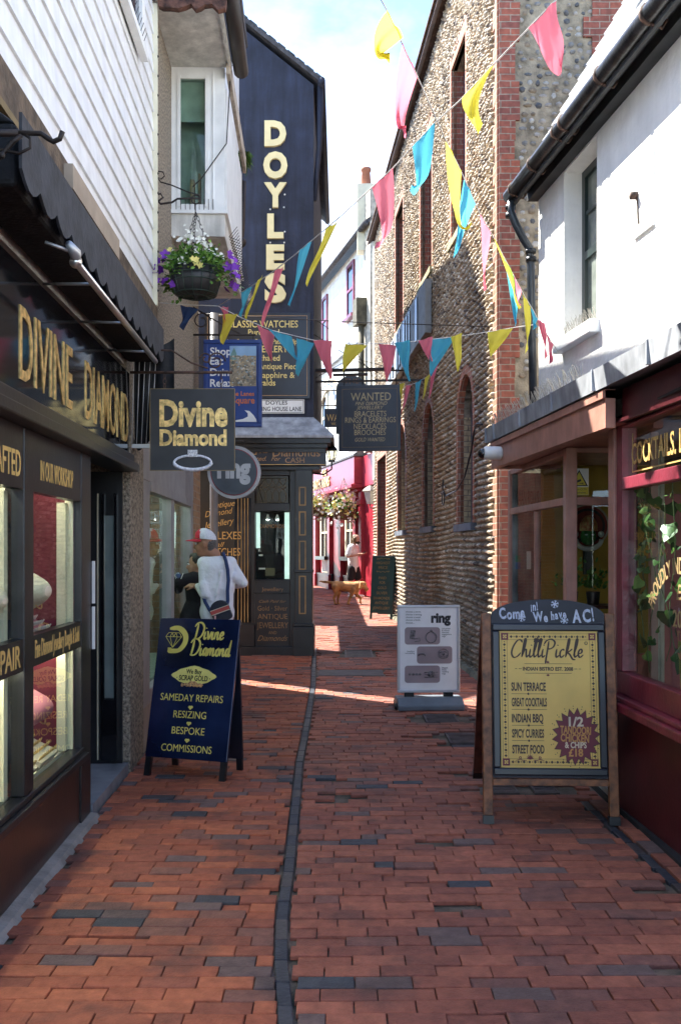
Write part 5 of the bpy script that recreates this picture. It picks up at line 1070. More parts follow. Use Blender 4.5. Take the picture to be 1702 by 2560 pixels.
# second sign with a rounded head, and a far one
Zs = 18.; os_ = thing('hanging_sign', 'dark sign with a rounded head half hidden behind the navy WANTED sign', 'hanging sign', ((878 - CX) * Zs / F, Zs, 0))
sc = Zs / F; n = 12; w = 38 * sc; z0 = H + (HY - 1085) * sc; z1 = H + (HY - 975) * sc
part(MB().prism([(-w, z0), (w, z0), (w, z1)] + [(w * math.cos(math.pi * t / n), z1 + w * .95 * math.sin(math.pi * t / n)) for t in range(1, n)] + [(-w, z1)], -.03, .03), 'board', navyboard, os_)
lettering(os_, mat('dim_orange', (.28, .10, .03), .5), [('THE', 0, z1 + .12, .09, dict(w=.28))], y=-.032)
m1 = MB(); m1.tube([(-w - 1.2, 0, z1 + w + .08), (w + .8, 0, z1 + w + .08)], .015, 6); m1.tube([(-w * .5, 0, z1 + w * .8), (-w * .5, 0, z1 + w + .09)], .01, 5); m1.tube([(w * .5, 0, z1 + w * .8), (w * .5, 0, z1 + w + .09)], .01, 5); part(m1, 'sign_bracket', iron, os_)
Zs = 21.; fs_ = thing('hanging_sign', 'small dark sign with a gilt letter W between skirt roof and WANTED sign', 'hanging sign', ((845 - CX) * Zs / F, Zs, 0)); sc = Zs / F
z0, z1 = H + (HY - 1068) * sc, H + (HY - 1022) * sc
part(MB().box(-.30, .38, -.02, .02, z0, z1), 'board', navyboard, fs_); lettering(fs_, gold, [('WANTED', 0.08, z0 + .13, .15, dict(w=.66)), ('WANTED', .05, z0 + .04, .06, dict(w=.4))], y=-.022)
m1 = MB(); m1.tube([(-.85, 0, z1 + .07), (.5, 0, z1 + .07)], .015, 6); m1.tube([(-.1, 0, z1), (-.1, 0, z1 + .07)], .01, 5); m1.tube([(-.85, 0, z1 + .4), (.5, 0, z1 + .4)], .012, 6); part(m1, 'sign_bracket', iron, fs_)
# lantern on the corner house
ln = thing('wall_lantern', 'black glazed lantern on a bracket at the corner of the navy house', 'lantern', ((829 - CX) * 14.6 / F, 14.6, 0)); sc = 14.6 / F
z0, z1 = H + (HY - 1150) * sc, H + (HY - 1126) * sc
m1 = MB(); m1.lathe([(.02, z1 + .11), (.03, z1 + .08), (.06, z1 + .055), (.085, z1 + .02), (.09, z1)], 6, None, False); m1.lathe([(.001, z0 - .03), (.05, z0 - .03), (.05, z0)], 6, None, False)
for k in range(6): t = k * math.pi / 3; m1.tube([(.05 * math.cos(t), .05 * math.sin(t), z0), (.085 * math.cos(t), .085 * math.sin(t), z1)], .006, 4)
m1.tube([(0, 0, z0 - .03), (0, 0, z0 - .14), (-.12, 0, z0 - .22), (-.3, 0, z0 - .20)], .014, 6); m1.ball((0, 0, z1 + .12), .018, 6, 5); part(m1, 'lantern_frame', black, ln)
m1 = MB(); m1.lathe([(.046, z0), (.08, z1)], 6, None, False); part(m1, 'glass_panel', glass_mat('lantern_glass', (.75, .72, .6)), ln)
pl = thing('wall_lantern', 'pale square lantern seen beyond the flint wall edge by the pub', 'lantern', ((925 - CX) * 25.7 / F, 25.7, 0)); sc = 25.7 / F; z0, z1 = H + (HY - 1260) * sc, H + (HY - 1228) * sc
m1 = MB(); m1.lathe([(.09, z0), (.17, z1)], 4, None, False); part(m1, 'glass_panel', mat('milky_glass', (.55, .52, .44), .3), pl); m1 = MB(); m1.lathe([(.21, z1), (.19, z1 + .04), (.05, z1 + .14), (.001, z1 + .15)], 4, None, False); m1.tube([(0, 0, z0), (0, 0, z0 - .1), (.3, 0, z0 - .15)], .02, 6); part(m1, 'lantern_frame', taupe, pl)
# CCTV dome and notice
cc = thing('security_camera', 'white cylindrical security camera under the lead canopy corner', 'camera', (1.30, 8.36, 2.475))
m1 = MB(); Ry = Matrix.Rotation(R(-90), 4, 'Y'); m1.lathe([(.001, -.10), (.052, -.10), (.058, -.09), (.058, .04), (.05, .055), (.001, .055)], 18, Ry); m1.tube([(.08, 0, 0), (.14, .03, .0)], .05, 10); part(m1, 'housing', white, cc); m1 = MB(); m1.ball((-.062, 0, -.005), .046, 12, 8); part(m1, 'dome_lens', blackgloss, cc)
cn = thing('cctv_notice', 'white and yellow CCTV warning notice with camera pictogram in the pink window', 'notice', (1.795, 7.235, 2.043))
m1 = MB(); m1.box(-.072, .072, -.002, .002, 0, .20); part(m1, 'notice_card', mat('notice_white', (.72, .72, .66), .5, var=.03), cn)
yel = mat('warning_yellow', (.62, .50, .04), .5, var=.04)
m1 = MB(); m1.prism([(-.066, .068), (.066, .068), (0, .19)], -.004, -.0025); part(m1, 'warning_triangle', black, cn); m1 = MB(); m1.prism([(-.053, .075), (.053, .075), (0, .174)], -.0055, -.0042); m1.box(-.07, .07, -.004, -.0025, .002, .06); part(m1, 'yellow_field', yel, cn)
m1 = MB(); m1.box(-.026, .014, -.007, -.0057, .10, .116, Matrix.Translation((0, 0, .108)) @ Matrix.Rotation(R(-22), 4, 'Y') @ Matrix.Translation((0, 0, -.108))); m1.box(.0, .026, -.007, -.0057, .086, .09); m1.box(.024, .029, -.007, -.0057, .08, .094); part(m1, 'pictogram', black, cn)
lettering(cn, black, [('24 hour CCTV', 0, .036, .014, dict(w=.11)), ('in operation', 0, .012, .014, dict(w=.1))], y=-.0042)

# ------------------------------------------------------------------ boards standing in the lane
def place_board(t, foot_l, foot_r, lean):
    """local x along the feet, z up the leaning board"""
    u = (foot_r - foot_l); u.z = 0; L = u.length; t.location = (foot_l + foot_r) / 2; t.rotation_euler = (-lean, 0, math.atan2(u.y, u.x)); return L
db = thing('sandwich_board', 'dark blue sandwich board of yellow repair services leaning by the jewellery shop', 'sandwich board')
L = place_board(db, Vector((-1.426, 6.94, 0)), Vector((-.80, 6.73, 0)), math.atan(.26 / 1.12))
w = .325; zb, zt = .135, 1.15
m1 = MB(); m1.box(-w, w, -.012, .012, zb, zt); part(m1, 'front_panel', mat('deep_blue_panel', (.011, .020, .062), .14, var=.5, scale=1.6, spec=.6), db, bevel=.004)
m1 = MB(); m1.box(-w + .005, -w + .05, -.01, .02, 0.0, zb); part(m1, 'leg', black, db); m1 = MB(); m1.box(w - .05, w - .005, -.01, .02, 0, zb); part(m1, 'leg', black, db)
Mb = Matrix.Translation((0, .02, zt)) @ Matrix.Rotation(R(17), 4, 'X') @ Matrix.Translation((0, 0, -zt))
m1 = MB(); m1.box(-w + .03, w - .03, 0, .02, .12, zt - .03, Mb); part(m1, 'back_panel', navyboard, db)
for s_ in (-1, 1): m1 = MB(); m1.box(s_ * w - s_ * .08, s_ * w - s_ * .035, 0, .025, .03, .12, Mb); part(m1, 'leg', black, db)
yl = mat('lemon_print', (.72, .62, .14), .45, var=.06)
m1 = MB(); script(m1, 'Divine', -.03, 1.0, .056, .28, -.0125, kx=.82); script(m1, 'Diamond', -.05, .88, .056, .28, -.0125, kx=.82); part(m1, 'script_lettering', yl, db, uv=False)
lettering(db, yl, [('SAMEDAY REPAIRS', -.0, .545, .05, dict(w=.50)), ('RESIZING', -.0, .425, .05, dict(w=.26)), ('BESPOKE', -.0, .31, .05, dict(w=.26)), ('COMMISSIONS', -.0, .185, .05, dict(w=.40))], y=-.0125)
m1 = MB(); ribbon(m1, [(-.235, 1.07), (-.16, 1.075), (-.105, 1.03), (-.10, .97), (-.14, .915), (-.2, .905), (-.235, .91)], .042, -.0125, nib=.3)
for q in ([(-.26, 1.01), (-.24, 1.04), (-.15, 1.04), (-.13, 1.01), (-.195, .93), (-.26, 1.01)], [(-.26, 1.01), (-.13, 1.01)], [(-.225, 1.01), (-.195, .93), (-.165, 1.01)], [(-.225, 1.01), (-.21, 1.04), (-.195, 1.01), (-.18, 1.04), (-.165, 1.01)]):
    for p0, p1 in zip(q, q[1:]): ribbon(m1, [p0, p1], .008, -.0165, sub=1)
m1.box(-.235, -.205, -.014, -.0125, .905, .93); part(m1, 'diamond_emblem', yl, db, uv=False)
m1 = MB(); pts = []
for t in range(32):
    a = 2 * math.pi * t / 32; c_, s_ = math.cos(a), math.sin(a); r_ = 1 + .07 * math.cos(4 * a) + .04 * math.cos(8 * a); pts.append((.165 * c_ * r_, .73 + .066 * s_ * r_))
m1.prism(pts, -.0155, -.0125); part(m1, 'yellow_plaque', mat('lemon_plaque', (.74, .68, .20), .45, var=.06), db)
lettering(db, black, [('We Buy', 0, .745, .032, dict(w=.125)), ('· SCRAP GOLD ·', 0, .695, .036, dict(w=.27))], y=-.0157, bold=.02)
m1 = MB()
for k in range(60): x = rnd.gauss(0, .045); m1.ball((max(-.1, min(.1, x)), -.017, .655 + rnd.random() * max(.0, .035 - abs(x) * .3)), (.011, .004, .008), 6, 4)
part(m1, 'gold_heap_picture', mat('copper_gold', (.55, .32, .14), .3, var=.4, scale=60), db)['kind'] = 'stuff'
m1 = MB()
for z in (.505, .39, .27): m1.ball((-.008, -.013, z), (.012, .004, .010), 8, 5); m1.ball((.008, -.013, z), (.012, .004, .010), 8, 5); m1.prism([(-.018, z - .002), (0, z - .02), (.018, z - .002)], -.016, -.0125)
part(m1, 'heart_ornament', yl, db)

# chilli board
cbd = thing('menu_board', 'wooden arched menu board with yellow poster and white chalk lettering', 'sandwich board')
place_board(cbd, Vector((.905, 5.71, 0)), Vector((1.59, 5.68, 0)), math.atan(.14 / 1.24))
w = .37
for s_ in (-1, 1):
    m1 = MB(); m1.box(s_ * w - .028, s_ * w + .028, -.02, .025, .05, 1.25); lg = part(m1, 'front_leg', wood, cbd, bevel=.004)
    m1 = MB(); m1.box(s_ * w - .032, s_ * w + .032, -.024, .029, .0, .05); part(m1, 'rubber_foot', black, lg)
m1 = MB(); m1.box(-w + .0285, w - .0285, -.018, .022, .225, .265); part(m1, 'bottom_rail', wood, cbd, bevel=.003)
n = 16; arch = [(-w + .03, .27), (w - .03, .27), (w - .03, 1.235)] + [((w - .03) * math.cos(math.pi * t / n), 1.235 + .10 * math.sin(math.pi * t / n)) for t in range(1, n)] + [(-w + .03, 1.235)]
m1 = MB(); m1.prism(arch, -.012, .014); part(m1, 'chalk_panel', mat('navy_chalkboard', (.016, .018, .032), .5, var=.2), cbd)
pw, p0, p1 = .297, .325, 1.147
m1 = MB(); fr = .04
m1.box(-pw - fr, pw + fr, -.034, -.0125, p1 - .005, p1 + fr); m1.box(-pw - fr, pw + fr, -.034, -.0125, p0 - fr, p0 + .005); m1.box(-pw - fr, -pw + .005, -.034, -.0125, p0 + .0055, p1 - .0055); m1.box(pw - .005, pw + fr, -.034, -.0125, p0 + .0055, p1 - .0055); part(m1, 'snap_frame', mat('black_frame', (.012, .013, .022), .3, var=.1), cbd, bevel=.008)
py = -.0205
m1 = MB(); m1.box(-pw + .0, pw, -.020, -.0128, p0, p1); po = part(m1, 'poster', mat('mustard_poster', (.74, .50, .115), .42, var=.05), cbd)
brn = mat('dark_brown_print', (.055, .030, .018), .5, var=.1); mar = mat('maroon_print', (.16, .022, .035), .5, var=.1)
m1 = MB(); xq = script(m1, 'Chilli', -.225, .985, .050, .22, py, kx=.92); script(m1, 'Pickle', xq - .005, .985, .050, .22, py, kx=.92); part(m1, 'script_lettering', brn, po, uv=False)
lettering(po, brn, [('the', -.06, 1.075, .032, dict(w=.055, shear=.3)), ('INDIAN BISTRO EST. 2008', -.005, .905, .021, dict(w=.30)), ('SUN TERRACE', -.225, .785, .047, dict(al='l', w=.205)), ('GREAT COCKTAILS', -.225, .693, .047, dict(al='l', w=.21)), ('INDIAN BBQ', -.225, .598, .047, dict(al='l', w=.187)),
   ('SPICY CURRIES', -.225, .508, .047, dict(al='l', w=.19)), ('STREET FOOD', -.225, .415, .047, dict(al='l', w=.19)), ('®', .225, 1.06, .018)], y=py, bold=.028)
m1 = MB()
for z, a, b in ((.945, -.145, .14), (.888, -.14, .135), (.765, -.225, -.015), (.672, -.225, -.015), (.578, -.225, -.035), (.488, -.225, -.035)):
    m1.box(a, b, py - .0012, py, z, z + .0022)
for z in (.766, .673, .579, .489): m1.prism([(-.125 - .008, z), (-.125, z - .008), (-.125 + .008, z), (-.125, z + .008)], py - .003, py - .0015)
for sgn in (-1, 1): m1.box(-.005 + sgn * .165 - .009, -.005 + sgn * .165 + .009, py - .0012, py, .914, .917); m1.box(-.005 + sgn * .19 - .006, -.005 + sgn * .19 + .006, py - .0012, py, .914, .917)
for a, b, c, d in ((-pw + .018, pw - .018, p1 - .058, p1 - .0565), (-pw + .018, pw - .018, p1 - .0215, p1 - .02), (-pw + .018, pw - .018, p0 + .02, p0 + .0215), (-pw + .018, pw - .018, p0 + .0565, p0 + .058)): m1.box(a, b, py - .0012, py, c, d)
for x in (-pw + .018, -pw + .05, pw - .05, pw - .018): m1.box(x - .0008, x + .0008, py - .0014, py - .0002, p0 + .059, p1 - .059)
def dia(x, z, r_): m1.prism([(x - r_, z), (x, z - r_), (x + r_, z), (x, z + r_)], py - .0016, py)
k = 0; z = p0 + .075
while z < p1 - .07:
    for x in (-pw + .034, pw - .034): dia(x, z, (.009, .004)[k % 2])
    z += .0165; k += 1
k = 0; x = -pw + .075
while x < pw - .07:
    for z in (p0 + .039, p1 - .039): dia(x, z, (.009, .004)[k % 2])
    x += .0165; k += 1
part(m1, 'poster_border', brn, po, uv=False)['kind'] = 'stuff'
m1 = MB()
for x in (-pw + .036, pw - .036):
    for z in (p0 + .038, p1 - .038): m1.box(x - .021, x + .021, py - .002, py, z - .021, z + .021)
part(m1, 'corner_ornament', mar, po)
m1 = MB()
for x in (-pw + .036, pw - .036):
    for z in (p0 + .038, p1 - .038):
        for t in range(4): a = t * math.pi / 2 + .78; m1.prism([(x, z), (x + .012 * math.cos(a - .5), z + .012 * math.sin(a - .5)), (x + .015 * math.cos(a), z + .015 * math.sin(a)), (x + .012 * math.cos(a + .5), z + .012 * math.sin(a + .5))], py - .004, py - .0022)
part(m1, 'corner_flower', mat('mustard_poster', (.60, .43, .085)), po)
def lotus(mb, x, z, s):
    for t in range(-3, 4): a = math.pi / 2 + t * .38; r_ = s * (1 - .08 * abs(t)); mb.prism([(x, z), (x + r_ * .6 * math.cos(a - .17), z + r_ * .6 * math.sin(a - .17)), (x + r_ * math.cos(a), z + r_ * math.sin(a)), (x + r_ * .6 * math.cos(a + .17), z + r_ * .6 * math.sin(a + .17))], py - .0015 - .0004 * (t % 2), py)
m1 = MB(); lotus(m1, -.12, .378, .034); lotus(m1, -.005, .95, .017); lotus(m1, -.005, .872, .016)
for sgn in (-1, 1): ribbon(m1, [(-.12 + sgn * .02, .372), (-.12 + sgn * .05, .376), (-.12 + sgn * .065, .39), (-.12 + sgn * .055, .395), (-.12 + sgn * .055, .382), (-.12 + sgn * .085, .372)], .004, py)
part(m1, 'lotus_ornament', mar, po, uv=False)
cx_, cz = .155, .515
def star(r0, r1, y0, y1, mb, n=18):
    q = []
    for t in range(2 * n): a = math.pi * t / n + .1; r_ = r0 if t % 2 == 0 else r1; q.append((cx_ + r_ * math.cos(a), cz + r_ * 1.18 * math.sin(a)))
    mb.prism(q, y0, y1)
m1 = MB(); star(.146, .112, py - .002, py + .0, m1); part(m1, 'star_edge', brn, po); m1 = MB(); star(.140, .107, py - .0032, py - .0021, m1); part(m1, 'star_burst', mar, po)
m1 = MB()
for t in range(18):
    a = math.pi * (2 * t + 1) / 18 + .1
    for r_ in (.14, .153): dia(cx_ + r_ * math.cos(a), cz + r_ * 1.18 * math.sin(a), .0035)
part(m1, 'star_ray', brn, po, uv=False)['kind'] = 'stuff'
lettering(po, mat('cream_print', (.66, .56, .40), .5), [('1/2', cx_, cz + .062, .052, dict(w=.088)), ('& CHIPS', cx_ - .005, cz - .066, .034, dict(w=.128))], y=py - .0033, bold=.03)
lettering(po, mat('amber_print', (.56, .28, .07), .5), [('TANDOORI', cx_ - .005, cz + .016, .043, dict(w=.182, rot=-.04)), ('CHICKEN', cx_ - .01, cz - .030, .043, dict(w=.168, rot=-.04)), ('£18', cx_ - .005, cz - .115, .043, dict(w=.085))], y=py - .0033, bold=.03)
ch = mat('white_chalk_pen', (.56, .62, .76), .8, var=.18, scale=60)
m1 = MB(); 
def hand(body, x, z, cap, adv, bold=.05, wob=1):
    for c in body:
        if c == ' ': x += adv * .5; continue
        vs, fs = glyphs(c, 0, 0, 1, 1); wd = (max(v.x for v in vs) - min(v.x for v in vs)) * cap / .682
        wd *= .74; put_text(m1, c, x, z + rnd.uniform(-.003, .003) * wob, cap * rnd.uniform(.94, 1.06), w=wd, al='l', bold=bold, y=-.0125, rot=rnd.uniform(-.05, .06) * wob + .06); x += wd + adv; z += .0035
hand('Come', -.287, 1.212, .060, .004, .035); hand('in!', -.098, 1.262, .045, .006, .035); hand('We', -.085, 1.197, .054, .003, .035); hand('have', .022, 1.212, .046, .004, .035); hand('AC!', .150, 1.196, .072, .010, .035)
part(m1, 'chalk_lettering', ch, cbd, uv=False)
m1 = MB()
for x, z in ((-.155, 1.222), (.045, 1.305), (.10, 1.206)):
    for t in range(3):
        a = t * math.pi / 3 + .3; ribbon(m1, [(x - .024 * math.cos(a), z - .024 * math.sin(a)), (x + .024 * math.cos(a), z + .024 * math.sin(a))], .008, -.0125 - .0004 * t)
        for sg in (-1, 1):
            for q in (-.7, .7): ribbon(m1, [(x + sg * .014 * math.cos(a), z + sg * .014 * math.sin(a)), (x + sg * .014 * math.cos(a) + sg * .011 * math.cos(a + q), z + sg * .014 * math.sin(a) + sg * .011 * math.sin(a + q))], .006, -.0135, sub=2)
part(m1, 'chalk_snowflake', ch, cbd, uv=False)
Mb = Matrix.Translation((0, .03, 1.2)) @ Matrix.Rotation(R(31), 4, 'X') @ Matrix.Translation((0, 0, -1.2))
for s_ in (-1, 1):
    m1 = MB(); m1.box(s_ * w - .028, s_ * w + .028, -.005, .04, .06, 1.2, Mb); lg = part(m1, 'back_leg', darkwood, cbd, bevel=.004); m1 = MB(); m1.box(s_ * w - .031, s_ * w + .031, -.008, .043, .02, .06, Mb); part(m1, 'rubber_foot', black, lg)
m1 = MB(); m1.box(-w + .03, w - .03, .0, .03, .22, .27, Mb); m1.box(-w + .03, w - .03, .0, .012, .271, 1.15, Mb); part(m1, 'back_panel', mat('navy_chalkboard', (.016, .018, .032)), cbd)
# ring swivel stand
rb = thing('poster_stand', 'silver framed white poster of rings on a grey water-filled base', 'poster stand', (.895, 9.78, gz(9.78)), R(3))
m1 = MB(); hz0, hz1 = .155, 1.045; w = .32; t = .028
for a, b, c, d in ((-w, w, hz1 - t, hz1), (-w, w, hz0, hz0 + t), (-w, -w + t, hz0 + t, hz1 - t), (w - t, w, hz0 + t, hz1 - t)): m1.box(a, b, -.02, .02, c + .0002, d - .0002)
part(m1, 'snap_frame', mat('satin_aluminium', (.55, .56, .60), .35, metal=.6, var=.05), rb, bevel=.006)
m1 = MB(); m1.box(-w + t, w - t, -.012, .012, hz0 + t, hz1 - t); rp = part(m1, 'poster', mat('white_poster', (.88, .88, .90), .35, var=.03), rb)
y_ = -.0125; blk = mat('black_print', (.02, .02, .025), .5)
m1 = MB(); put_text(m1, 'ring', .125, hz0 + .715, .092, w=.20, bold=.05, y=y_); part(m1, 'lettering', blk, rp, uv=False)
lettering(rp, blk, [(s, -.235, hz0 + .815 - k * .028, .017, dict(al='l')) for k, s in enumerate(('choose a stone.', 'choose a setting.', 'choose a metal.', 'choose a finish.', 'choose....'))], y=y_)
lettering(rp, blk, [(s, .135, hz0 + .645 - k * .02, .014, dict(al='l')) for k, s in enumerate(('Lab grown', '& natural', 'diamond', 'engagement', 'rings'))] + [(s, -.145, hz0 + .415 - k * .02, .014, dict(al='r')) for k, s in enumerate(('Jewellery', 'remodelling'))] + [(s, .135, hz0 + .245 - k * .02, .014, dict(al='l')) for k, s in enumerate(('Shaped,', 'fitted', 'wedding', 'rings'))], y=y_)
mauve = mat('mauve_print', (.33, .26, .28), .5, var=.12, scale=3)
def rrect(x0, x1, z0, z1, r_): 
    q = []
    for cx_, cz, a0 in ((x1 - r_, z1 - r_, 0), (x0 + r_, z1 - r_, 1), (x0 + r_, z0 + r_, 2), (x1 - r_, z0 + r_, 3)):
        for k in range(5): a = (a0 + k / 4) * math.pi / 2; q.append((cx_ + r_ * math.cos(a), cz + r_ * math.sin(a)))
    return q
for i, (x0, x1, z0, z1) in enumerate(((-.245, .115, .49, .665), (-.12, .24, .295, .47), (-.245, .115, .10, .275))):
    z0 += hz0; z1 += hz0
    pc = part(MB().prism(rrect(x0, x1, z0, z1, .03), y_ - .003, y_), 'picture_panel', mauve, rp); m1 = MB(); cz = (z0 + z1) / 2
    if i == 0: m1.tube([(x0 + .27 + .055 * math.cos(k * .3), y_ - .005, cz - .015 + .055 * math.sin(k * .3)) for k in range(22)], .005, 5); m1.ball((x0 + .27, y_ - .006, cz + .05), .014); m1.prism([(x0 + .05, cz - .03), (x0 + .10, cz - .035), (x0 + .11, cz + .055), (x0 + .06, cz + .06)], y_ - .007, y_ - .003); m1.tube([(x0 + .1, y_ - .005, cz - .03), (x0 + .15, y_ - .005, cz - .02), (x0 + .16, y_ - .005, cz - .05), (x0 + .1, y_ - .005, cz - .06)], .004, 5)
    elif i == 1: m1.tube([(x0 + .27 + .05 * math.cos(k * .3), y_ - .005, cz + .035 * math.sin(k * .3)) for k in range(22)], .005, 5); m1.tube([(x0 + .27 + .05 * math.cos(k * .3), y_ - .005, cz + .02 + .04 * math.sin(k * .3)) for k in range(22)], .004, 5); m1.tube([(x0 + .05 + .035 * math.cos(k * .3), y_ - .005, cz - .01 + .025 * math.sin(k * .3)) for k in range(11)], .009, 5); m1.ball((x0 + .27, y_ - .006, cz + .01), .015)
    else: m1.ball((x0 + .27, y_ - .006, cz), (.035, .006, .035)); [m1.tube([(x0 + .20, y_ - .005, cz - .03 + k * .025), (x0 + .34, y_ - .005, cz - .03 + k * .025)], .004, 5) for k in range(3)]; [m1.ball((x0 + .05 + k * .035, y_ - .006, cz), (.014, .004, .012)) for k in range(4)]
    part(m1, 'ring_picture', mat('dark_silver_print', (.16, .14, .15) if i != 1 else (.16, .14, .15), .35, var=.5, scale=40), pc)
m1 = MB(); m1.prismx([(-.22, .0), (-.22, .055), (-.10, .115), (.10, .115), (.22, .055), (.22, .0)], -.335, .335); bo = part(m1, 'base', mat('grey_plastic', (.12, .145, .175), .5, var=.12, bump=.1), rb, bevel=.015)
m1 = MB()
for x in (-.2, .2): m1.box(x - .05, x + .05, -.015, .015, .11, .156)
part(m1, 'spring_foot', black, rb)
m1 = MB(); m1.tube([(-.36, -.12, .035), (-.335, -.12, .035)], .033, 10); part(m1, 'wheel', black, rb)
# green A-board by the flint wall
gb = thing('sandwich_board', 'dark green sandwich board with dull gold words beside the flint wall', 'sandwich board')
place_board(gb, Vector((.60, 20.35, gz(20.2))), Vector((1.10, 20.15, gz(20.2))), R(8))
gm_ = mat('bottle_green_panel', (.006, .040, .040), .4, var=.2); w = .25
m1 = MB(); m1.box(-w, w, -.012, .012, .13, 1.34); part(m1, 'front_panel', gm_, gb)
for s_ in (-1, 1): m1 = MB(); m1.box(s_ * w - s_ * .045, s_ * w - s_ * .002, -.012, .02, 0, .1295); part(m1, 'leg', gm_, gb)
m1 = MB(); m1.box(-w, w, -.013, .013, 1.341, 1.355); part(m1, 'top_edge', stone, gb)
Mb = Matrix.Translation((0, .02, 1.32)) @ Matrix.Rotation(R(22), 4, 'X') @ Matrix.Translation((0, 0, -1.32)); m1 = MB(); m1.box(-w, w, 0, .02, .05, 1.32, Mb); part(m1, 'back_panel', gm_, gb)
gg = mat('tarnished_gold', (.22, .15, .05), .5)
lettering(gb, gg, [(s, 0, z, .055, dict(w=wd)) for s, z, wd in (('HIGHEST', 1.17, .31), ('PRICE', 1.07, .2), ('PAID', .85, .17), ('FOR', .75, .13), ('GOLD', .64, .2), ('SILVER', .53, .25), ('DIAMONDS', .42, .36), ('ANTIQUE', .32, .30), ('JEWELLERY', .21, .38))], y=-.0125, bold=.01)
m1 = MB()
for z, s_ in ((1.28, 1), (1.02, -1)):
    for sg in (-1, 1): ribbon(m1, [(0, z), (sg * .05, z + s_ * .02), (sg * .09, z), (sg * .12, z + s_ * .015), (sg * .14, z), (sg * .12, z - s_ * .01)], .012, -.0125)
part(m1, 'gilt_scroll', gg, gb, uv=False)
# ------------------------------------------------------------------ bunting
FC = {'y': cloth_mat('bunting_yellow', (.88, .78, .12)), 'p': cloth_mat('bunting_pink', (.88, .24, .32)), 'b': cloth_mat('bunting_blue', (.11, .52, .72)), 'n': cloth_mat('torn_navy_cloth', (.03, .05, .12), .2)}
def bunting(label, line, z0, z1, flags):
    t = thing('bunting', label, 'bunting', group='strings of triangular flags across the lane')
    xa, xb = line[0][0], line[-1][0]
    def zz(x): k = (x - xa) / (xb - xa); return 1 / (1 / z0 + k * (1 / z1 - 1 / z0))
    m1 = MB(); m1.tube([P(x, y, zz(x)) for x, y in line], .0035 if z1 > 5 else .004, 5); part(m1, 'cord', mat('white_tape', (.62, .60, .58), .8), t, uv=False)
    for fl_ in flags:
        c, a, b, tip = fl_[:4]; bul = fl_[4] if len(fl_) > 4 else None
        za, zb = zz(a[0]), zz(b[0]); A, B = P(*a, za), P(*b, zb); T = P(*tip, (za + zb) / 2)
        W_ = max((B - A).length, .16); vec = (B - A)
        if vec.length < .22:                                    # seen nearly edge-on: the flag turns away in depth
            vec = vec + Vector((0, math.sqrt(max(0, .24 ** 2 - vec.length ** 2)) * (.6 if rnd.random() < .5 else -.6), 0)); B = A + vec
        off = (P(*bul, (za + zb) / 2) - (A + B + T) / 3) if bul else Vector((0, 0, 0))
        nu, nv = 8, 12; vs = []; ph = rnd.random() * 6; nrm = Vector((0, 1, 0))
        for j in range(nv + 1):
            v = j / nv
            for i in range(nu + 1):
                u = i / nu; top = A + (B - A) * u; wv = 1 - v * .90
                p = (A + (B - A) * .5).lerp(T, v) + (top - (A + (B - A) * .5)) * wv
                p = p + off * (4 * v * (1 - v) * .9) + nrm * (.06 * math.sin(ph + 4.5 * v + 3.4 * u) * v + .015 * math.sin(ph * 2 + 9 * u + 5 * v)) + Vector((.012 * math.sin(ph + 5 * v), 0, 0)) * v
                vs.append(p)
        n = nu + 1; mb = MB(); mb.add(vs, [(j * n + i, j * n + i + 1, (j + 1) * n + i + 1, (j + 1) * n + i) for j in range(nv) for i in range(nu)], True)
        part(mb, 'flag', FC[c], t, uv=False)
    return t
bunting('string of flags running level across the lane in front of the WANTED sign', [(400, 757), (470, 762), (545, 765), (598, 792), (680, 826), (781, 850), (883, 860), (994, 858), (1097, 846), (1143, 841), (1218, 830), (1282, 819), (1331, 812)], 8.4, 9.3,
  [('n', (452, 763), (492, 764), (457, 822)), ('p', (550, 768), (567, 757), (569, 805)), ('y', (556, 785), (598, 793), (557, 858)), ('b', (670, 822), (728, 838), (741, 900)), ('p', (643, 812), (684, 828), (676, 902)), ('b', (741, 845), (785, 852), (745, 937)), ('p', (783, 850), (830, 857), (825, 948)),
   ('y', (863, 860), (919, 859), (856, 926)), ('p', (946, 859), (992, 858), (969, 952)), ('b', (986, 858), (1022, 857), (1022, 952)), ('p', (1045, 853), (1078, 848), (1076, 904)), ('b', (1075, 850), (1137, 842), (1077, 938)), ('y', (1126, 843), (1150, 840), (1146, 930)), ('y', (1218, 830), (1283, 819), (1228, 890))])
bunting('string of flags rising from the flower basket to the picture top at right', [(545, 765), (622, 720), (684, 678), (733, 640), (851, 541), (979, 423), (1084, 309), (1150, 250), (1231, 163), (1312, 79), (1400, -12)], 9.4, 4.7,
  [('b', (604, 731), (630, 715), (603, 791)), ('y', (640, 708), (660, 694), (615, 795)), ('p', (686, 677), (708, 660), (657, 812)), ('b', (749, 627), (779, 602), (725, 765)), ('y', (814, 572), (845, 546), (767, 711)), ('p', (930, 468), (981, 421), (938, 613), (972, 540)), ('b', (1030, 368), (1087, 306), (1030, 472), (1060, 430)),
   ('y', (1155, 245), (1236, 158), (1196, 322), (1180, 235)), ('p', (1318, 73), (1390, -2), (1402, 190))])
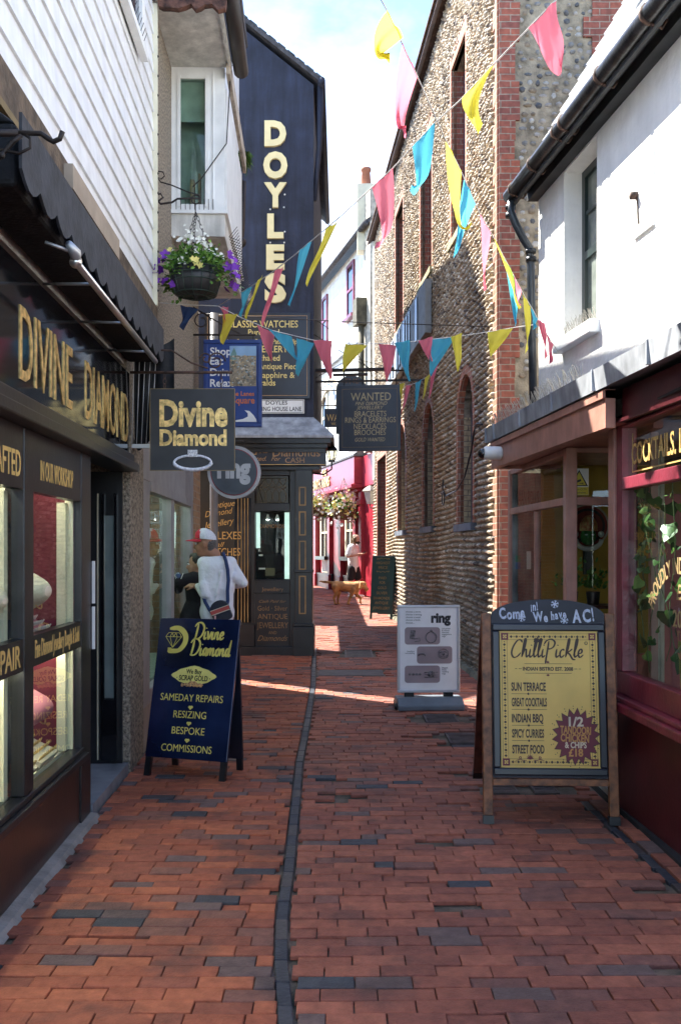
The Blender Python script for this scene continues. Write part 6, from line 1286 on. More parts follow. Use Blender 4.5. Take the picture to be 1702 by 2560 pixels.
bunting('string of flags falling steeply from the sky to the white sash window sill', [(945, -15), (976, 43), (1006, 111), (1041, 187), (1074, 261), (1112, 347), (1152, 429), (1198, 532), (1231, 590), (1281, 685), (1309, 738), (1331, 774), (1345, 801), (1394, 880)], 4.3, 8.5,
  [('y', (968, 30), (1006, 108), (978, 152), (940, 112)), ('p', (1006, 111), (1043, 190), (1019, 331), (995, 270)), ('y', (1114, 350), (1152, 428), (1171, 562), (1135, 520)), ('b', (1160, 446), (1188, 510), (1133, 640)), ('p', (1199, 535), (1226, 582), (1211, 722)), ('y', (1232, 592), (1281, 685), (1298, 766)), ('b', (1258, 645), (1282, 690), (1290, 813)), ('p', (1284, 692), (1303, 728), (1296, 763)),
   ('y', (1307, 735), (1325, 766), (1319, 879)), ('b', (1326, 768), (1343, 798), (1334, 822)), ('p', (1343, 798), (1353, 815), (1368, 894)), ('p', (1366, 836), (1382, 862), (1375, 909))])
bunting('short string of small flags beside the right edge of the WANTED sign', [(998, 958), (1020, 963), (1043, 957), (1073, 938), (1091, 915), (1112, 878)], 14.5, 13.0,
  [('y', (999, 959), (1010, 961), (1000, 998)), ('p', (1015, 962), (1028, 961), (1003, 1035)), ('b', (1038, 958), (1052, 951), (1036, 1030)), ('y', (1062, 945), (1074, 937), (1056, 998)), ('p', (1078, 931), (1096, 908), (1071, 996))])
wr = thing('overhead_wire', 'thin dark wires stretched across the lane above the bunting', 'wire'); m1 = MB()
m1.tube([P(480, 782, 12.), P(700, 796, 12.2), P(900, 806, 12.5), P(1225, 817, 11.1)], .006, 5); m1.tube([P(785, 836, 14.5), P(870, 890, 16), P(950, 935, 18)], .006, 5); part(m1, 'wire', iron, wr, uv=False)

# ------------------------------------------------------------------ flower baskets
leafm = island_mat('basket_leaf', [(0, (.08, .19, .03)), (.3, (.13, .27, .05)), (.6, (.19, .34, .07)), (.85, (.05, .12, .03))], r=.5, bump=.1)
wflower = mat('white_petal', (.78, .78, .70), .6, var=.05); pflower = mat('purple_petal', (.17, .025, .36), .6, var=.2); yflower = mat('yellow_petal', (.80, .70, .22), .6, var=.1); kflower = mat('pink_petal', (.75, .40, .42), .6, var=.15)
def leaf(mb, p, d, up_, L, w):
    d = d.normalized(); s = d.cross(up_); s = s.normalized() if s.length > 1e-4 else Vector((1, 0, 0)); n = s.cross(d)
    q = [p, p + d * L * .3 + s * w, p + d * L * .7 + s * w * .8 - n * L * .05, p + d * L - n * L * .15, p + d * L * .7 - s * w * .8 - n * L * .05, p + d * L * .3 - s * w, p + d * L * .5 + n * L * .06]
    mb.add(q, [(0, 1, 6), (1, 2, 6), (2, 3, 6), (3, 4, 6), (4, 5, 6), (5, 0, 6)], True)
def flower(mb, p, d, r, n=5):
    d = d.normalized(); a = d.cross(Vector((.2, .3, 1))).normalized(); b = d.cross(a)
    c0 = len(mb.v); vs = [p - d * r * .25]
    for k in range(n * 4):
        t = 2 * math.pi * k / (n * 4); rr = r * (.82 + .22 * math.cos(n * t)); vs.append(p + (a * math.cos(t) + b * math.sin(t)) * rr + d * r * rnd.uniform(.0, .12))
    m = n * 4; mb.add(vs, [(0, 1 + k, 1 + (k + 1) % m) for k in range(m)], True)
def rv(s=1.): return Vector((rnd.gauss(0, s), rnd.gauss(0, s), rnd.gauss(0, s)))
def basket(label, cx_, cy, zr, r, nleaf, flowers, top, wire=True, group=None, lsz=.045):
    t = thing('hanging_basket', label, 'hanging basket', (cx_, cy, zr), 0, group)
    prof = [(r * .45, -r * 1.05), (r * .78, -r * .95), (r * .92, -r * .5), (r, 0)]
    m1 = MB(); m1.lathe([(.001, -r * 1.06)] + prof + [(r * .9, -.02), (.001, -.03)], 20); part(m1, 'basket_liner', mat('black_liner', (.022, .022, .022), .5) if wire else mat('coir_liner', (.16, .09, .05), .9), t)
    if wire:
        m1 = MB(); g = mat('green_wire', (.02, .05, .035), .4)
        for k in range(16):
            a = 2 * math.pi * k / 16; m1.tube([((q + .006) * math.cos(a), (q + .006) * math.sin(a), z) for q, z in [(.02, -r * 1.07)] + prof], .0035, 4)
        for q, z in prof + [(r * .96, -r * .25)]: m1.tube([((q + .007) * math.cos(k * .3142), (q + .007) * math.sin(k * .3142), z) for k in range(21)], .004, 4, cap=False)
        part(m1, 'wire_frame', g, t)
    m1 = MB()
    for k in range(3): a = 2 * math.pi * k / 3 + .5; chain(m1, (r * .95 * math.cos(a), r * .95 * math.sin(a), .0), (0, 0, top), .006, .035) if wire else m1.tube([(r * .95 * math.cos(a), r * .95 * math.sin(a), 0), (0, 0, top)], .008, 4)
    part(m1, 'chain', iron, t)
    m1 = MB()
    cl = []
    for k in range(44):
        a = rnd.random() * 6.283; q = r * rnd.uniform(.3, 1.5 if rnd.random() < .6 else 1.0); side = abs(math.cos(a)); z = r * rnd.uniform(.0, .6) * (1.2 - q / r * .6) if q < r * .9 else rnd.uniform(-.95 * side - .12, .35) * r
        cl.append((Vector((q * math.cos(a), q * math.sin(a) * .8, z)), rnd.uniform(.06, .11) * r / .22))
    for k in range(nleaf):
        c, s = rnd.choice(cl); p = c + rv(s * .55); d = (p - Vector((0, 0, -.1))).normalized() + rv(.5); leaf(m1, p, d, Vector((0, 0, 1)) + rv(.3), rnd.uniform(.6, 1.3) * lsz, rnd.uniform(.25, .45) * lsz)
    o = part(m1, 'foliage', leafm, t, uv=False)
    for m_, pts, fr in flowers:
        mb = MB()
        for p, n_, sp in pts:
            for k in range(n_): q = Vector(p) + rv(sp); flower(mb, q, Vector((q.x * 1.5, -1, .3)) + rv(.4), fr * rnd.uniform(.7, 1.2))
        part(mb, 'blossom', m_, t, uv=False)
    return t
bc = P(490, 676, 8.3)
basket('wire hanging basket of purple petunias and white flowers on the pebbledash wall', bc.x, bc.y, bc.z, .222, 1500,
  [(wflower, [((-.09, -.05, .30), 14, .03), ((-.02, -.08, .20), 60, .055), ((.06, -.06, .17), 34, .05), ((-.20, -.1, .10), 14, .03), ((.2, -.05, .12), 16, .035), ((-.1, -.2, .04), 6, .02)], .017),
   (pflower, [((-.31, -.06, -.02), 3, .03), ((-.27, -.1, -.14), 4, .03), ((-.29, -.08, .06), 3, .04), ((.31, -.08, -.02), 4, .03), ((.33, -.05, -.10), 4, .04), ((.29, -.05, .09), 3, .03), ((.30, -.05, -.16), 3, .03), ((-.24, -.12, .10), 1, .01)], .042),
   (yflower, [((.05, -.24, .0), 6, .022), ((-.22, -.1, .14), 2, .02)], .028)], .50)
hbk = thing('basket_bracket', 'scrolled iron wall bracket that carries the flower basket chains', 'bracket', (0, 8.3, 0)); m1 = MB()
q = lambda x, y: tuple(P(x, y, 8.3) - Vector((0, 8.3, 0)))
m1.tube([q(389, 415), q(389, 515)], .008, 6); m1.tube([q(391, 440), q(395, 428), q(408, 430), q(412, 440), q(403, 448), q(394, 442), q(402, 455), q(430, 463), q(470, 480), q(500, 488)], .006, 6)
m1.tube([q(391, 502), q(391, 488), q(402, 484), q(408, 494), q(398, 502), q(392, 498), q(402, 510), q(430, 506), q(444, 497), q(470, 496), q(500, 496)], .009, 6); m1.tube([q(490 + 11 * math.cos(t * .4), 499 + 11 * math.sin(t * .4)) for t in range(17)], .006, 5)
m1.tube([q(489, 508), q(489, 532)], .005, 5); m1.tube([q(385, 505), q(375, 505)], .01, 5); part(m1, 'scroll_arm', iron, hbk)
for px, y, Z, r, lab in ((805, 1268, 31.2, .30, 'flower basket at the pub, smaller and nearer the navy house'), (864, 1270, 28.4, .34, 'flower basket at the pub, larger and above the man with the phone')):
    c = P(px, y, Z); c.x -= .06
    basket(lab, c.x, c.y, c.z, r, 650, [(yflower, [((-.1, -.2, .15), 60, .16), ((.1, -.2, -.05), 30, .16)], .05), (wflower, [((-.1, -.2, -.1), 50, .2), ((.15, -.2, .2), 40, .2)], .045), (kflower, [((.1, -.2, .3), 40, .15), ((.2, -.2, -.05), 30, .2)], .05)], .9, False, 'flower baskets outside the pub', .10)

# ------------------------------------------------------------------ inside the restaurant
ivy_leaf = island_mat('ivy_leaf', [(0, (.025, .06, .018)), (.3, (.05, .11, .025)), (.55, (.085, .16, .035)), (.78, (.13, .21, .055)), (.92, (.22, .27, .12))], r=.35, bump=.1)
iv = thing('trailing_plant', 'trailing pothos vines hanging inside the burgundy window', 'plant', (0, 0, 0)); m1, m2 = MB(), MB()
def heart_leaf(mb, p, L):
    yaw = rnd.uniform(-1.5, 1.5); d = Vector((math.sin(yaw) * .5, rnd.uniform(-.9, .9), -1 + rnd.random() * .9)).normalized(); nrm = Vector((-1, -.5 + rnd.gauss(0, .8), rnd.uniform(-.3, .9))).normalized(); s = d.cross(nrm).normalized()
    q = [(0, 0), (.42, -.12), (.55, .18), (.38, .55), (0, 1), (-.38, .55), (-.55, .18), (-.42, -.12)]
    vs = [p + s * a * L + d * b * L + nrm * (-.12 * abs(a)) * L for a, b in q] + [p + d * L * .4 + nrm * L * .06]
    mb.add(vs, [(i, (i + 1) % 8, 8) for i in range(8)], True)
for Z0_, h0, ln_, dens in ((5.86, 2.08, 1.0, 26), (5.80, 1.98, .6, 13), (5.70, 2.0, 1.1, 18), (5.48, 1.9, .9, 13), (5.34, 2.0, 1.15, 16), (5.15, 1.7, .9, 11), (5.0, 2.0, .7, 10)):
    pts = []
    for k in range(12):
        u = k / 11; Z = Z0_ + .05 * math.sin(u * 7 + Z0_ * 9) - .06 * u; d = .05 + .03 * math.sin(u * 5 + Z0_ * 7) ** 2; pts.append(Vector((1.989 - .04 * Z + d, Z, h0 - ln_ * u)))
    m2.tube(pts, .003, 4)
    for k in range(dens):
        u = rnd.random(); i = min(10, int(u * 11)); p = pts[i].lerp(pts[i + 1], u * 11 - i); heart_leaf(m1, p + Vector((rnd.uniform(-.012, .04), rnd.gauss(0, .035), rnd.gauss(0, .02))), rnd.choice((.03, .045, .055, .07, .09)) * rnd.uniform(.85, 1.15))
part(m1, 'foliage', ivy_leaf, iv, uv=False); part(m2, 'vine', mat('vine_stem', (.10, .14, .05), .6), iv, uv=False)
def pot_plant(x, y, z, lab, r=.055):
    t = thing('potted_plant', lab, 'potted plant', (x, y, z)); m1 = MB(); m1.lathe([(.001, 0), (r * .8, 0), (r, .1), (r * .9, .1), (.001, .09)], 14); part(m1, 'pot', mat('dark_pot', (.05, .035, .03), .6), t)
    m1 = MB()
    for k in range(160): p = Vector((rnd.gauss(0, r * .8), rnd.gauss(0, r * .8), .12 + abs(rnd.gauss(0, .07)))); leaf(m1, p, p + rv(.06), Vector((0, 0, 1)) + rv(.3), rnd.uniform(.03, .05), .012)
    part(m1, 'foliage', leafm, t, uv=False)
bx(RB, 'window_board', darkwood, xs + .09, 2.7, 7.31, 7.62, 1.18, 1.205)
pot_plant(1.80, 7.5, 1.206, 'bushy potted herb inside the pink window behind its corner post'); pot_plant(1.96, 7.46, 1.206, 'potted herb inside the pink window under the CCTV notice')
mk = thing('wall_mask', 'round red and white ceremonial mask with green face hung on the mustard wall', 'mask', (2.33, 9.09, 1.86)); m1 = MB(); Rx = Matrix.Rotation(R(90), 4, 'X')
for i, (r0, r1, nm, c) in enumerate(((.155, .21, 'pale_mask_ring', (.45, .38, .28)), (.13, .19, 'red_mask_ring', (.25, .03, .02)), (.11, .165, 'black_mask_ring', (.03, .02, .02)), (.0, .14, 'red_mask_disc', (.22, .03, .02)))):
    part(MB().lathe([(max(r0 - .01, .001), .006 + .008 * i), (r1, .006 + .008 * i), (r1, 0)], 28, Rx, False), 'halo_ring', mat(nm, c, .6), mk)
m1 = MB(); m1.lathe([(.085, -.02), (.08, .05), (.06, .09), (.03, .12), (.001, .13)], 16, Matrix.Translation((0, -.06, -.03))); part(m1, 'crown', mat('banded_crown', (.30, .06, .03), .5, var=.5, scale=40, c2=(.5, .4, .15)), mk)
m1 = MB(); m1.ball((0, -.05, -.10), (.075, .05, .085), 16, 12); m1.ball((0, -.10, -.11), (.012, .02, .025)); part(m1, 'face', mat('green_mask_face', (.04, .20, .05), .4), mk)
m1 = MB(); m1.tube([(.12 * math.cos(t), -.06, -.13 + .09 * math.sin(t)) for t in [math.pi + k * math.pi / 12 for k in range(13)]], .022, 8); m1.ball((-.12, -.05, -.08), .03); m1.ball((.12, -.05, -.08), .03); part(m1, 'white_ruff', white, mk)
m1 = MB()
for sg in (-1, 1): m1.ball((sg * .03, -.095, -.085), (.016, .008, .008), 8, 6)
part(m1, 'eye', white, mk); m1 = MB(); m1.box(-.045, .045, -.05, -.02, -.46, -.20); part(m1, 'tassel', black, mk)

# ------------------------------------------------------------------ people
skin_a = mat('tanned_skin', (.36, .17, .10), .55, var=.08); skin_b = mat('light_brown_skin', (.42, .22, .14), .55, var=.08); skin_c = mat('fair_skin', (.52, .28, .20), .55, var=.08)
tee = mat('white_cotton', (.72, .72, .76), .85, var=.04, scale=8, bump=1.0, bscale=14); jeans = mat('blue_denim', (.05, .09, .17), .85, var=.2, scale=20, bump=.2); darkhood = mat('black_jersey', (.012, .010, .012), .9, var=.3, bump=.4, bscale=12)
hair_g = mat('grey_hair', (.10, .09, .085), .8, var=.4, scale=80); hair_b = mat('dark_hair', (.018, .012, .010), .5, var=.3, scale=60); hair_c = mat('brown_hair', (.13, .075, .035), .6, var=.4, scale=50)
def hand_parts(w, d, n, s=1.):      # wrist, finger direction, palm normal
    w, d, n = Vector(w), Vector(d).normalized(), Vector(n).normalized(); sd = d.cross(n).normalized(); q = [(w, .024 * s, w + d * .05 * s, .026 * s), (w + d * .05 * s + sd * .022 * s, .016 * s, w + d * .085 * s + sd * .022 * s, .014 * s), (w + d * .05 * s - sd * .022 * s, .016 * s, w + d * .085 * s - sd * .022 * s, .014 * s)]
    for k, (o, L) in enumerate(((.033, .062), (.011, .075), (-.011, .07), (-.032, .054))):
        b = w + d * .085 * s + sd * o * s; m = b + (d + n * .25).normalized() * L * .5 * s; q += [(b, .0095 * s, m, .009 * s), (m, .009 * s, m + (d + n * .9).normalized() * L * .5 * s, .0078 * s)]
    b = w + d * .03 * s + sd * .028 * s; m = b + (d + sd * 1.1 + n * .3).normalized() * .035 * s; return q + [(b, .012 * s, m, .011 * s), (m, .0105 * s, m + (d + n * .5 + sd * .3).normalized() * .03 * s, .009 * s)]
def face(parent, c, fwd, s, skin, brow):
    """eyes, brows, mouth as small children laid on the head at c, looking along fwd"""
    c, f = Vector(c), Vector(fwd).normalized(); r_ = f.cross(Vector((0, 0, 1))).normalized(); u = r_.cross(f)
    m1, m2, m3 = MB(), MB(), MB()
    for sg in (-1, 1):
        e = c + f * .083 * s + r_ * sg * .031 * s + u * .012 * s; m1.ball(e, .011 * s, 8, 6); m2.ball(e + f * .008 * s, .0055 * s, 6, 5)
        m3.tube([e + f * .008 * s + u * .018 * s - r_ * sg * .014 * s, e + f * .011 * s + u * .022 * s, e + f * .004 * s + u * .018 * s + r_ * sg * .016 * s], .004 * s, 5)
    part(m1, 'eye', white, parent); part(m2, 'pupil', black, parent); part(m3, 'eyebrow', brow, parent)
    m1 = MB(); m1.tube([c + f * .086 * s - u * .062 * s + r_ * x * s for x in (-.022, 0, .022)], [.003 * s, .006 * s, .003 * s], 6); part(m1, 'mouth', mat('lip_colour', (.30, .10, .08), .5), parent)
def head_parts(c, fwd, s=1.):
    c, f = Vector(c), Vector(fwd).normalized(); r_ = f.cross(Vector((0, 0, 1))).normalized(); u = r_.cross(f)
    q = [(c + u * .025 * s - f * .012 * s, (.076 * s + .016 * s * abs(f.x), .076 * s + .016 * s * abs(f.y), .098 * s)), (c + f * .04 * s - u * .03 * s, .058 * s, c + f * .052 * s - u * .075 * s, .038 * s), (c + f * .03 * s - u * .085 * s, .033 * s, c - f * .03 * s - u * .06 * s, .045 * s),
         (c + f * .088 * s + u * .006 * s, .009 * s, c + f * .104 * s - u * .026 * s, .013 * s)]
    for sg in (-1, 1): q += [(c + r_ * sg * .078 * s - f * .01 * s + u * .01 * s, .016 * s, c + r_ * sg * .076 * s - f * .006 * s - u * .022 * s, .011 * s)]
    return q
# man in the cap
MX = -1.26; man = thing('person', 'man in a red and white cap and white long-sleeved top with a shoulder bag', 'person', (MX, 10, gz(10)))
def mm(px, y, dy=0): return Vector(((px - CX) / 240 - MX, dy, 1.59 + (HY - y) / 240))
hc = mm(513, 1361); hf = Vector((-1, .12, -.06))
shL, shR, hip = mm(511, 1408, -.02), mm(574, 1408, .06), mm(543, 1545, .02); neck = mm(537, 1386, .02)
elL, haL, elR, haR = mm(514, 1484, -.10), mm(489, 1466, .06), mm(607, 1458, .06), mm(584, 1466, .24)
core = [(neck, .06, hc + Vector((.025, .0, -.06)), .056), (shL, .058, shR, .058), (mm(528, 1422), .10, mm(557, 1422, .03), .10), (mm(530, 1470), .115, mm(556, 1470, .03), .115), (mm(532, 1530), .115, mm(555, 1530, .03), .115)]
fL, fR = Vector((-.05, -.02, .06)), Vector((.09, .12, .06)); kL, kR = Vector((-.04, .02, .48)), Vector((.07, .13, .48)); hL, hR = mm(529, 1548, 0), mm(556, 1548, .05)
legs = [(hL, .095, kL, .065), (kL, .062, fL, .042), (hR, .095, kR, .065), (kR, .062, fR, .042)]
arms = [(shL, .06, elL, .045), (elL, .042, haL, .03), (shR, .06, elR, .045), (elR, .042, haR, .03)]
body = hull_blob(head_parts(hc, hf, 1.08) + core + legs + arms + hand_parts(haL, (-1, .5, .1), (0, .6, -1), 1.) + hand_parts(haR, (-.8, .5, -.2), (0, 0, -1), 1.), .0085, 'body', skin_a, man, 3)
face(man, hc, hf, 1.08, skin_a, hair_g)
g_ = lambda q, d: [(a, b + d, c, e + d) for a, b, c, e in q]
hull_blob(g_(core[1:], .016) + g_([(neck + Vector((.0, 0, -.05)), .066, mm(541, 1408, .03), .09)], 0) + [(shL, .062, elL, .052), (elL, .052, haL + Vector((.02, -.02, 0)), .036), (shR, .062, elR, .052), (elR, .052, haR, .036), (shL, .062, mm(526, 1430), .10), (shR, .062, mm(558, 1430, .03), .10), (mm(527, 1424), .115, mm(532, 1530), .122), (mm(557, 1424, .03), .115, mm(554, 1530, .03), .122), (mm(529, 1528), .128, mm(533, 1543), .125), (mm(556, 1528, .03), .125, mm(556, 1541, .03), .122), (mm(520, 1440, -.10), .02, mm(532, 1500, -.12), .012), (mm(556, 1430, -.10), .015, mm(545, 1490, -.125), .012), (mm(585, 1440, .02), .05, mm(600, 1452, .05), .055), (mm(512, 1462, -.1), .055, mm(522, 1486, -.1), .05)], .0095, 'long_sleeved_top', tee, man, 7)
hull_blob(g_([(hL, .095, kL, .07), (kL, .067, fL + Vector((0, 0, .03)), .058), (hR, .095, kR, .07), (kR, .067, fR + Vector((0, 0, .03)), .058), (hL + Vector((.02, 0, .02)), .09, hR + Vector((-.02, 0, .02)), .09)], .012), .012, 'jeans', jeans, man, 3)
for f_ in (fL, fR): part(MB().ball(f_ + Vector((-.05, .03, -.02)), (.14, .05, .05), 14, 10), 'shoe', black, man)
hull_blob([(hc + Vector((.036, .01, .012)), (.082, .091, .085)), (hc + Vector((.05, .01, -.045)), (.05, .07, .045))], .008, 'hair', hair_g, man, 2)
cc0 = hc + Vector((.008, 0, .066)); m1, m2 = MB(), MB(); n, kk = 28, 9
for mb_, sel in ((m1, lambda x: x < -.052), (m2, lambda x: x >= -.052)):
    def pt(i, j):
        a = 2 * math.pi * i / n; b = math.pi / 2 * j / kk; return Vector((.112 * math.cos(a) * math.cos(b) - .012 * math.sin(b), .098 * math.sin(a) * math.cos(b), .105 * math.sin(b) ** .8 - .035 * (.5 + .5 * math.cos(a)) * math.cos(b) * .6))
    for i in range(n):
        for j in range(kk):
            q = [pt(i, j), pt(i + 1, j), pt(i + 1, j + 1), pt(i, j + 1)]
            if sel(sum(v.x for v in q) / 4): mb_.add([cc0 + v for v in q], [(0, 1, 2, 3)], True)
capred = mat('red_cap_cloth', (.48, .012, .035), .8, var=.08); capw = mat('white_cap_mesh', (.62, .63, .68), .8, var=.12, scale=120)
part(m1, 'cap_front', capred, man, uv=False); part(m2, 'cap_back', capw, man, uv=False)
m1 = MB(); vs = []
for j in range(5):
    for i in range(9): a = math.pi * (.62 + .76 * i / 8); r_ = 1 + .95 * (j / 4) * max(0, math.sin((a - math.pi * .62) / .76)) ** .6; vs.append(cc0 + Vector((.108 * math.cos(a) * r_, .093 * math.sin(a), -.005 - .02 * (j / 4) - .012 * (math.sin(a)) ** 2)))
vs += [v - Vector((0, 0, .006)) for v in vs]; F_ = [(j * 9 + i, j * 9 + i + 1, (j + 1) * 9 + i + 1, (j + 1) * 9 + i) for j in range(4) for i in range(8)]; m1.add(vs, F_ + [tuple(45 + k for k in f) for f in F_] + [(36 + i, 37 + i, 82 + i, 81 + i) for i in range(8)], True); part(m1, 'cap_brim', capred, man, uv=False)
# his bag
bag = thing('shoulder_bag', 'navy shoulder bag with a red stripe on the back of the man in the cap', 'bag', (MX, 10, gz(10))); ctr = mm(557, 1526, -.155)
Mb = Matrix.Translation(ctr) @ Matrix.Rotation(R(-20), 4, 'Y'); w_, h_ = .098, .105
pl_ = [(-w_, -h_ + .02), (-w_ + .02, -h_), (w_ - .02, -h_), (w_, -h_ + .02), (w_, .03)] + [(w_ * math.cos(math.pi * t / 10), .03 + .085 * math.sin(math.pi * t / 10)) for t in range(1, 10)] + [(-w_, .03)]
nb = mat('navy_nylon', (.012, .014, .028), .6, var=.2, bump=.2); part(MB().prism(pl_, -.035, .035, Mb), 'bag_body', nb, bag, bevel=.01)
part(MB().box(-w_ - .001, w_ + .001, -.039, -.0345, -.005, .032, Mb), 'red_stripe', mat('coral_red_band', (.50, .07, .06), .6), bag); m1 = MB(); m1.box(-w_ - .001, w_ + .001, -.0395, -.034, .0325, .040, Mb); m1.box(-w_ - .001, w_ + .001, -.0395, -.034, -.014, -.0055, Mb); part(m1, 'pale_band', mat('cream_band', (.62, .54, .42), .6), bag)
def strap(pts, w, name, m, parent):
    mb = MB(); k = len(pts); vs = []
    for i, p in enumerate(pts):
        d = (pts[min(i + 1, k - 1)] - pts[max(i - 1, 0)]).normalized(); s = d.cross(Vector((.15, -1, .1))).normalized() * w * .5; vs += [p - s, p + s, p - s + Vector((0, .006, 0)), p + s + Vector((0, .006, 0))]
    mb.add(vs, [f for i in range(k - 1) for f in ((i * 4, i * 4 + 1, i * 4 + 5, i * 4 + 4), (i * 4 + 2, i * 4 + 6, i * 4 + 7, i * 4 + 3), (i * 4, i * 4 + 4, i * 4 + 6, i * 4 + 2), (i * 4 + 1, i * 4 + 3, i * 4 + 7, i * 4 + 5))], True); part(mb, name, m, parent, uv=False)
sb_ = mat('blue_webbing', (.015, .035, .12), .7); strap([mm(556, 1380, .02), mm(562, 1388, -.06), mm(568, 1402, -.11), mm(573, 1424, -.125), mm(575, 1450, -.135), mm(573, 1476, -.14), mm(574, 1500, -.15), mm(572, 1510, -.155)], .036, 'strap', sb_, bag); strap([mm(512, 1490, -.115), mm(518, 1504, -.135), mm(528, 1521, -.145), mm(538, 1534, -.15)], .034, 'strap', sb_, bag)
m1 = MB(); m1.tube([mm(544, 1536, -.19), mm(544, 1558, -.19)], .012, 6); part(m1, 'zip_pull', mat('dusty_pink', (.55, .28, .26), .6), bag)
# woman beside him
wo_ = thing('person', 'woman in a black jacket looking into the shop window beside the man in the cap', 'person', (-1.52, 10.32, gz(10.3)))
def ww(px, y, dy=0): return Vector(((px - CX) * 10.32 / F + 1.52, dy, 1.585 + (HY - y) * 10.32 / F))
hw = ww(490, 1412); wf = Vector((-1, -.28, -.05)); core = [(ww(496, 1432), .05, hw + Vector((.03, 0, -.07)), .045), (ww(486, 1447, -.06), .06, ww(506, 1447, .12), .06), (ww(493, 1470), .11, ww(495, 1500), .105), (ww(493, 1520), .115, ww(492, 1560), .12)]
a0, a1, a2 = ww(484, 1447, -.08), ww(452, 1452, -.12), ww(449, 1472, -.05); a3, a4 = ww(505, 1450, .12), ww(500, 1500, .16)
lg = [(ww(488, 1560, -.05), .09, Vector((.05, -.05, .45)), .06), (Vector((.05, -.05, .45)), .058, Vector((.06, -.04, .06)), .04), (ww(496, 1560, .06), .09, Vector((.1, .08, .45)), .06), (Vector((.1, .08, .45)), .058, Vector((.1, .09, .06)), .04)]
hull_blob(head_parts(hw, wf, .95) + core + lg + [(a0, .05, a1, .04), (a1, .038, a2, .028), (a3, .05, a4, .04)] + hand_parts(a2, (-.2, .6, -.6), (-1, 0, 0), .9), .009, 'body', skin_b, wo_, 3)
face(wo_, hw, wf, .95, skin_b, hair_b)
hull_blob(g_(core[1:], .022) + [(a0, .075, a1, .065), (a1, .06, a2, .05), (a2, .05, ww(446, 1478, -.04), .03), (a3, .07, a4, .055), (ww(492, 1520), .14, ww(478, 1545, -.05), .12), (ww(500, 1520, .05), .13, ww(500, 1545, .05), .13), (ww(470, 1447, -.09), .06, ww(456, 1446, -.12), .05), (ww(503, 1434, .05), .08, ww(509, 1446, .05), .09)], .010, 'jacket', darkhood, wo_, 3)
hull_blob(g_(lg, .012), .014, 'trousers', darkhood, wo_, 3)
for f_ in (Vector((.06, -.04, .05)), Vector((.1, .09, .05))): part(MB().ball(f_ + Vector((-.05, 0, -.01)), (.12, .045, .045), 12, 8), 'shoe', black, wo_)
hull_blob([(hw + Vector((.028, .012, .042)), (.092, .094, .088)), (hw + Vector((.07, .02, -.02)), .075, ww(508, 1440, .03), .06), (hw + Vector((-.03, .02, .085)), .045, hw + Vector((.05, .02, .08)), .06)], .008, 'hair', hair_b, wo_, 3)
m1 = MB(); c_ = ww(452, 1437, -.175)
m1.lathe([(.001, .004), (.034, .003), (.034, 0)], 16, Matrix.Translation(c_) @ Matrix.Rotation(R(80), 4, 'X') @ Matrix.Rotation(R(-20), 4, 'Y')); part(m1, 'sleeve_badge', mat('blue_badge', (.05, .09, .22), .6), wo_); m1 = MB(); m1.tube([c_ + Vector((.024 * math.cos(t), -.004, .026 * math.sin(t))) for t in [k * .5 for k in range(14)]], .003, 4); m1.tube([ww(465, 1432, -.17), ww(460, 1446, -.185)], .004, 4); part(m1, 'badge_line', white, wo_)
# man with the phone
ZM = 27.2; SM = F / ZM; XM = (885 - CX) / SM; pm_ = thing('person', 'bearded man in white tee and black shorts looking at a phone outside the pub', 'person', (XM, ZM, gz(ZM)))
def pp_(px, y, dy=0): return Vector(((px - 885) / SM, dy, (1495.5 - y) / SM))
hp = pp_(891, 1348, -.05); pf = Vector((.85, -.5, -.45)); c0 = [(pp_(884, 1360), .06, hp + Vector((-.03, .02, -.06)), .055), (pp_(877, 1368, -.14), .075, pp_(889, 1368, .16), .075), (pp_(882, 1380), .135, pp_(883, 1400), .13), (pp_(883, 1400), .13, pp_(884, 1420), .13)]
A = [pp_(876, 1370, -.2), pp_(869, 1391, -.25), pp_(899, 1385, -.32), pp_(890, 1370, .18), pp_(893, 1391, .2), pp_(905, 1384, -.15)]
kn = [pp_(877, 1455, -.06), pp_(896, 1452, .06)]; ft = [pp_(874, 1488, -.02), pp_(893, 1488, .05)]; lg = [(pp_(879, 1425, -.07), .10, kn[0], .065), (kn[0], .062, ft[0], .042), (pp_(888, 1425, .07), .10, kn[1], .065), (kn[1], .062, ft[1], .042)]
hull_blob(head_parts(hp, pf) + c0 + lg + [(A[0], .055, A[1], .045), (A[1], .042, A[2], .03), (A[3], .055, A[4], .045), (A[4], .042, A[5], .03)] + hand_parts(A[2], (1, .4, .1), (0, 0, 1)) + hand_parts(A[5], (1, -.3, .1), (0, 0, 1)), .010, 'body', skin_c, pm_, 3)
face(pm_, hp, pf, 1, skin_c, hair_c)
hull_blob(g_(c0[1:], .022) + [(A[0], .09, A[0].lerp(A[1], .75), .085), (A[3], .09, A[3].lerp(A[4], .75), .08), (pp_(883, 1405), .155, pp_(884, 1416), .155)], .012, 'tee_shirt', tee, pm_, 3)
hull_blob([(pp_(879, 1422, -.06), .125, pp_(877, 1444, -.06), .11), (pp_(889, 1422, .06), .125, pp_(894, 1443, .06), .11), (pp_(882, 1420), .14, pp_(886, 1420), .14)], .012, 'shorts', mat('black_shorts', (.012, .012, .016), .9, bump=.3, bscale=10), pm_, 3)
hull_blob([(hp + Vector((-.035, .03, .045)), (.095, .095, .095)), (hp + Vector((-.075, .03, -.03)), .075, pp_(880, 1361, .02), .05), (hp + Vector((.0, .06, .0)), .05, hp + Vector((-.02, .06, -.09)), .04), (hp + Vector((-.05, -.06, .02)), .045, hp + Vector((-.06, -.05, -.09)), .04)], .010, 'hair', hair_c, pm_, 2)
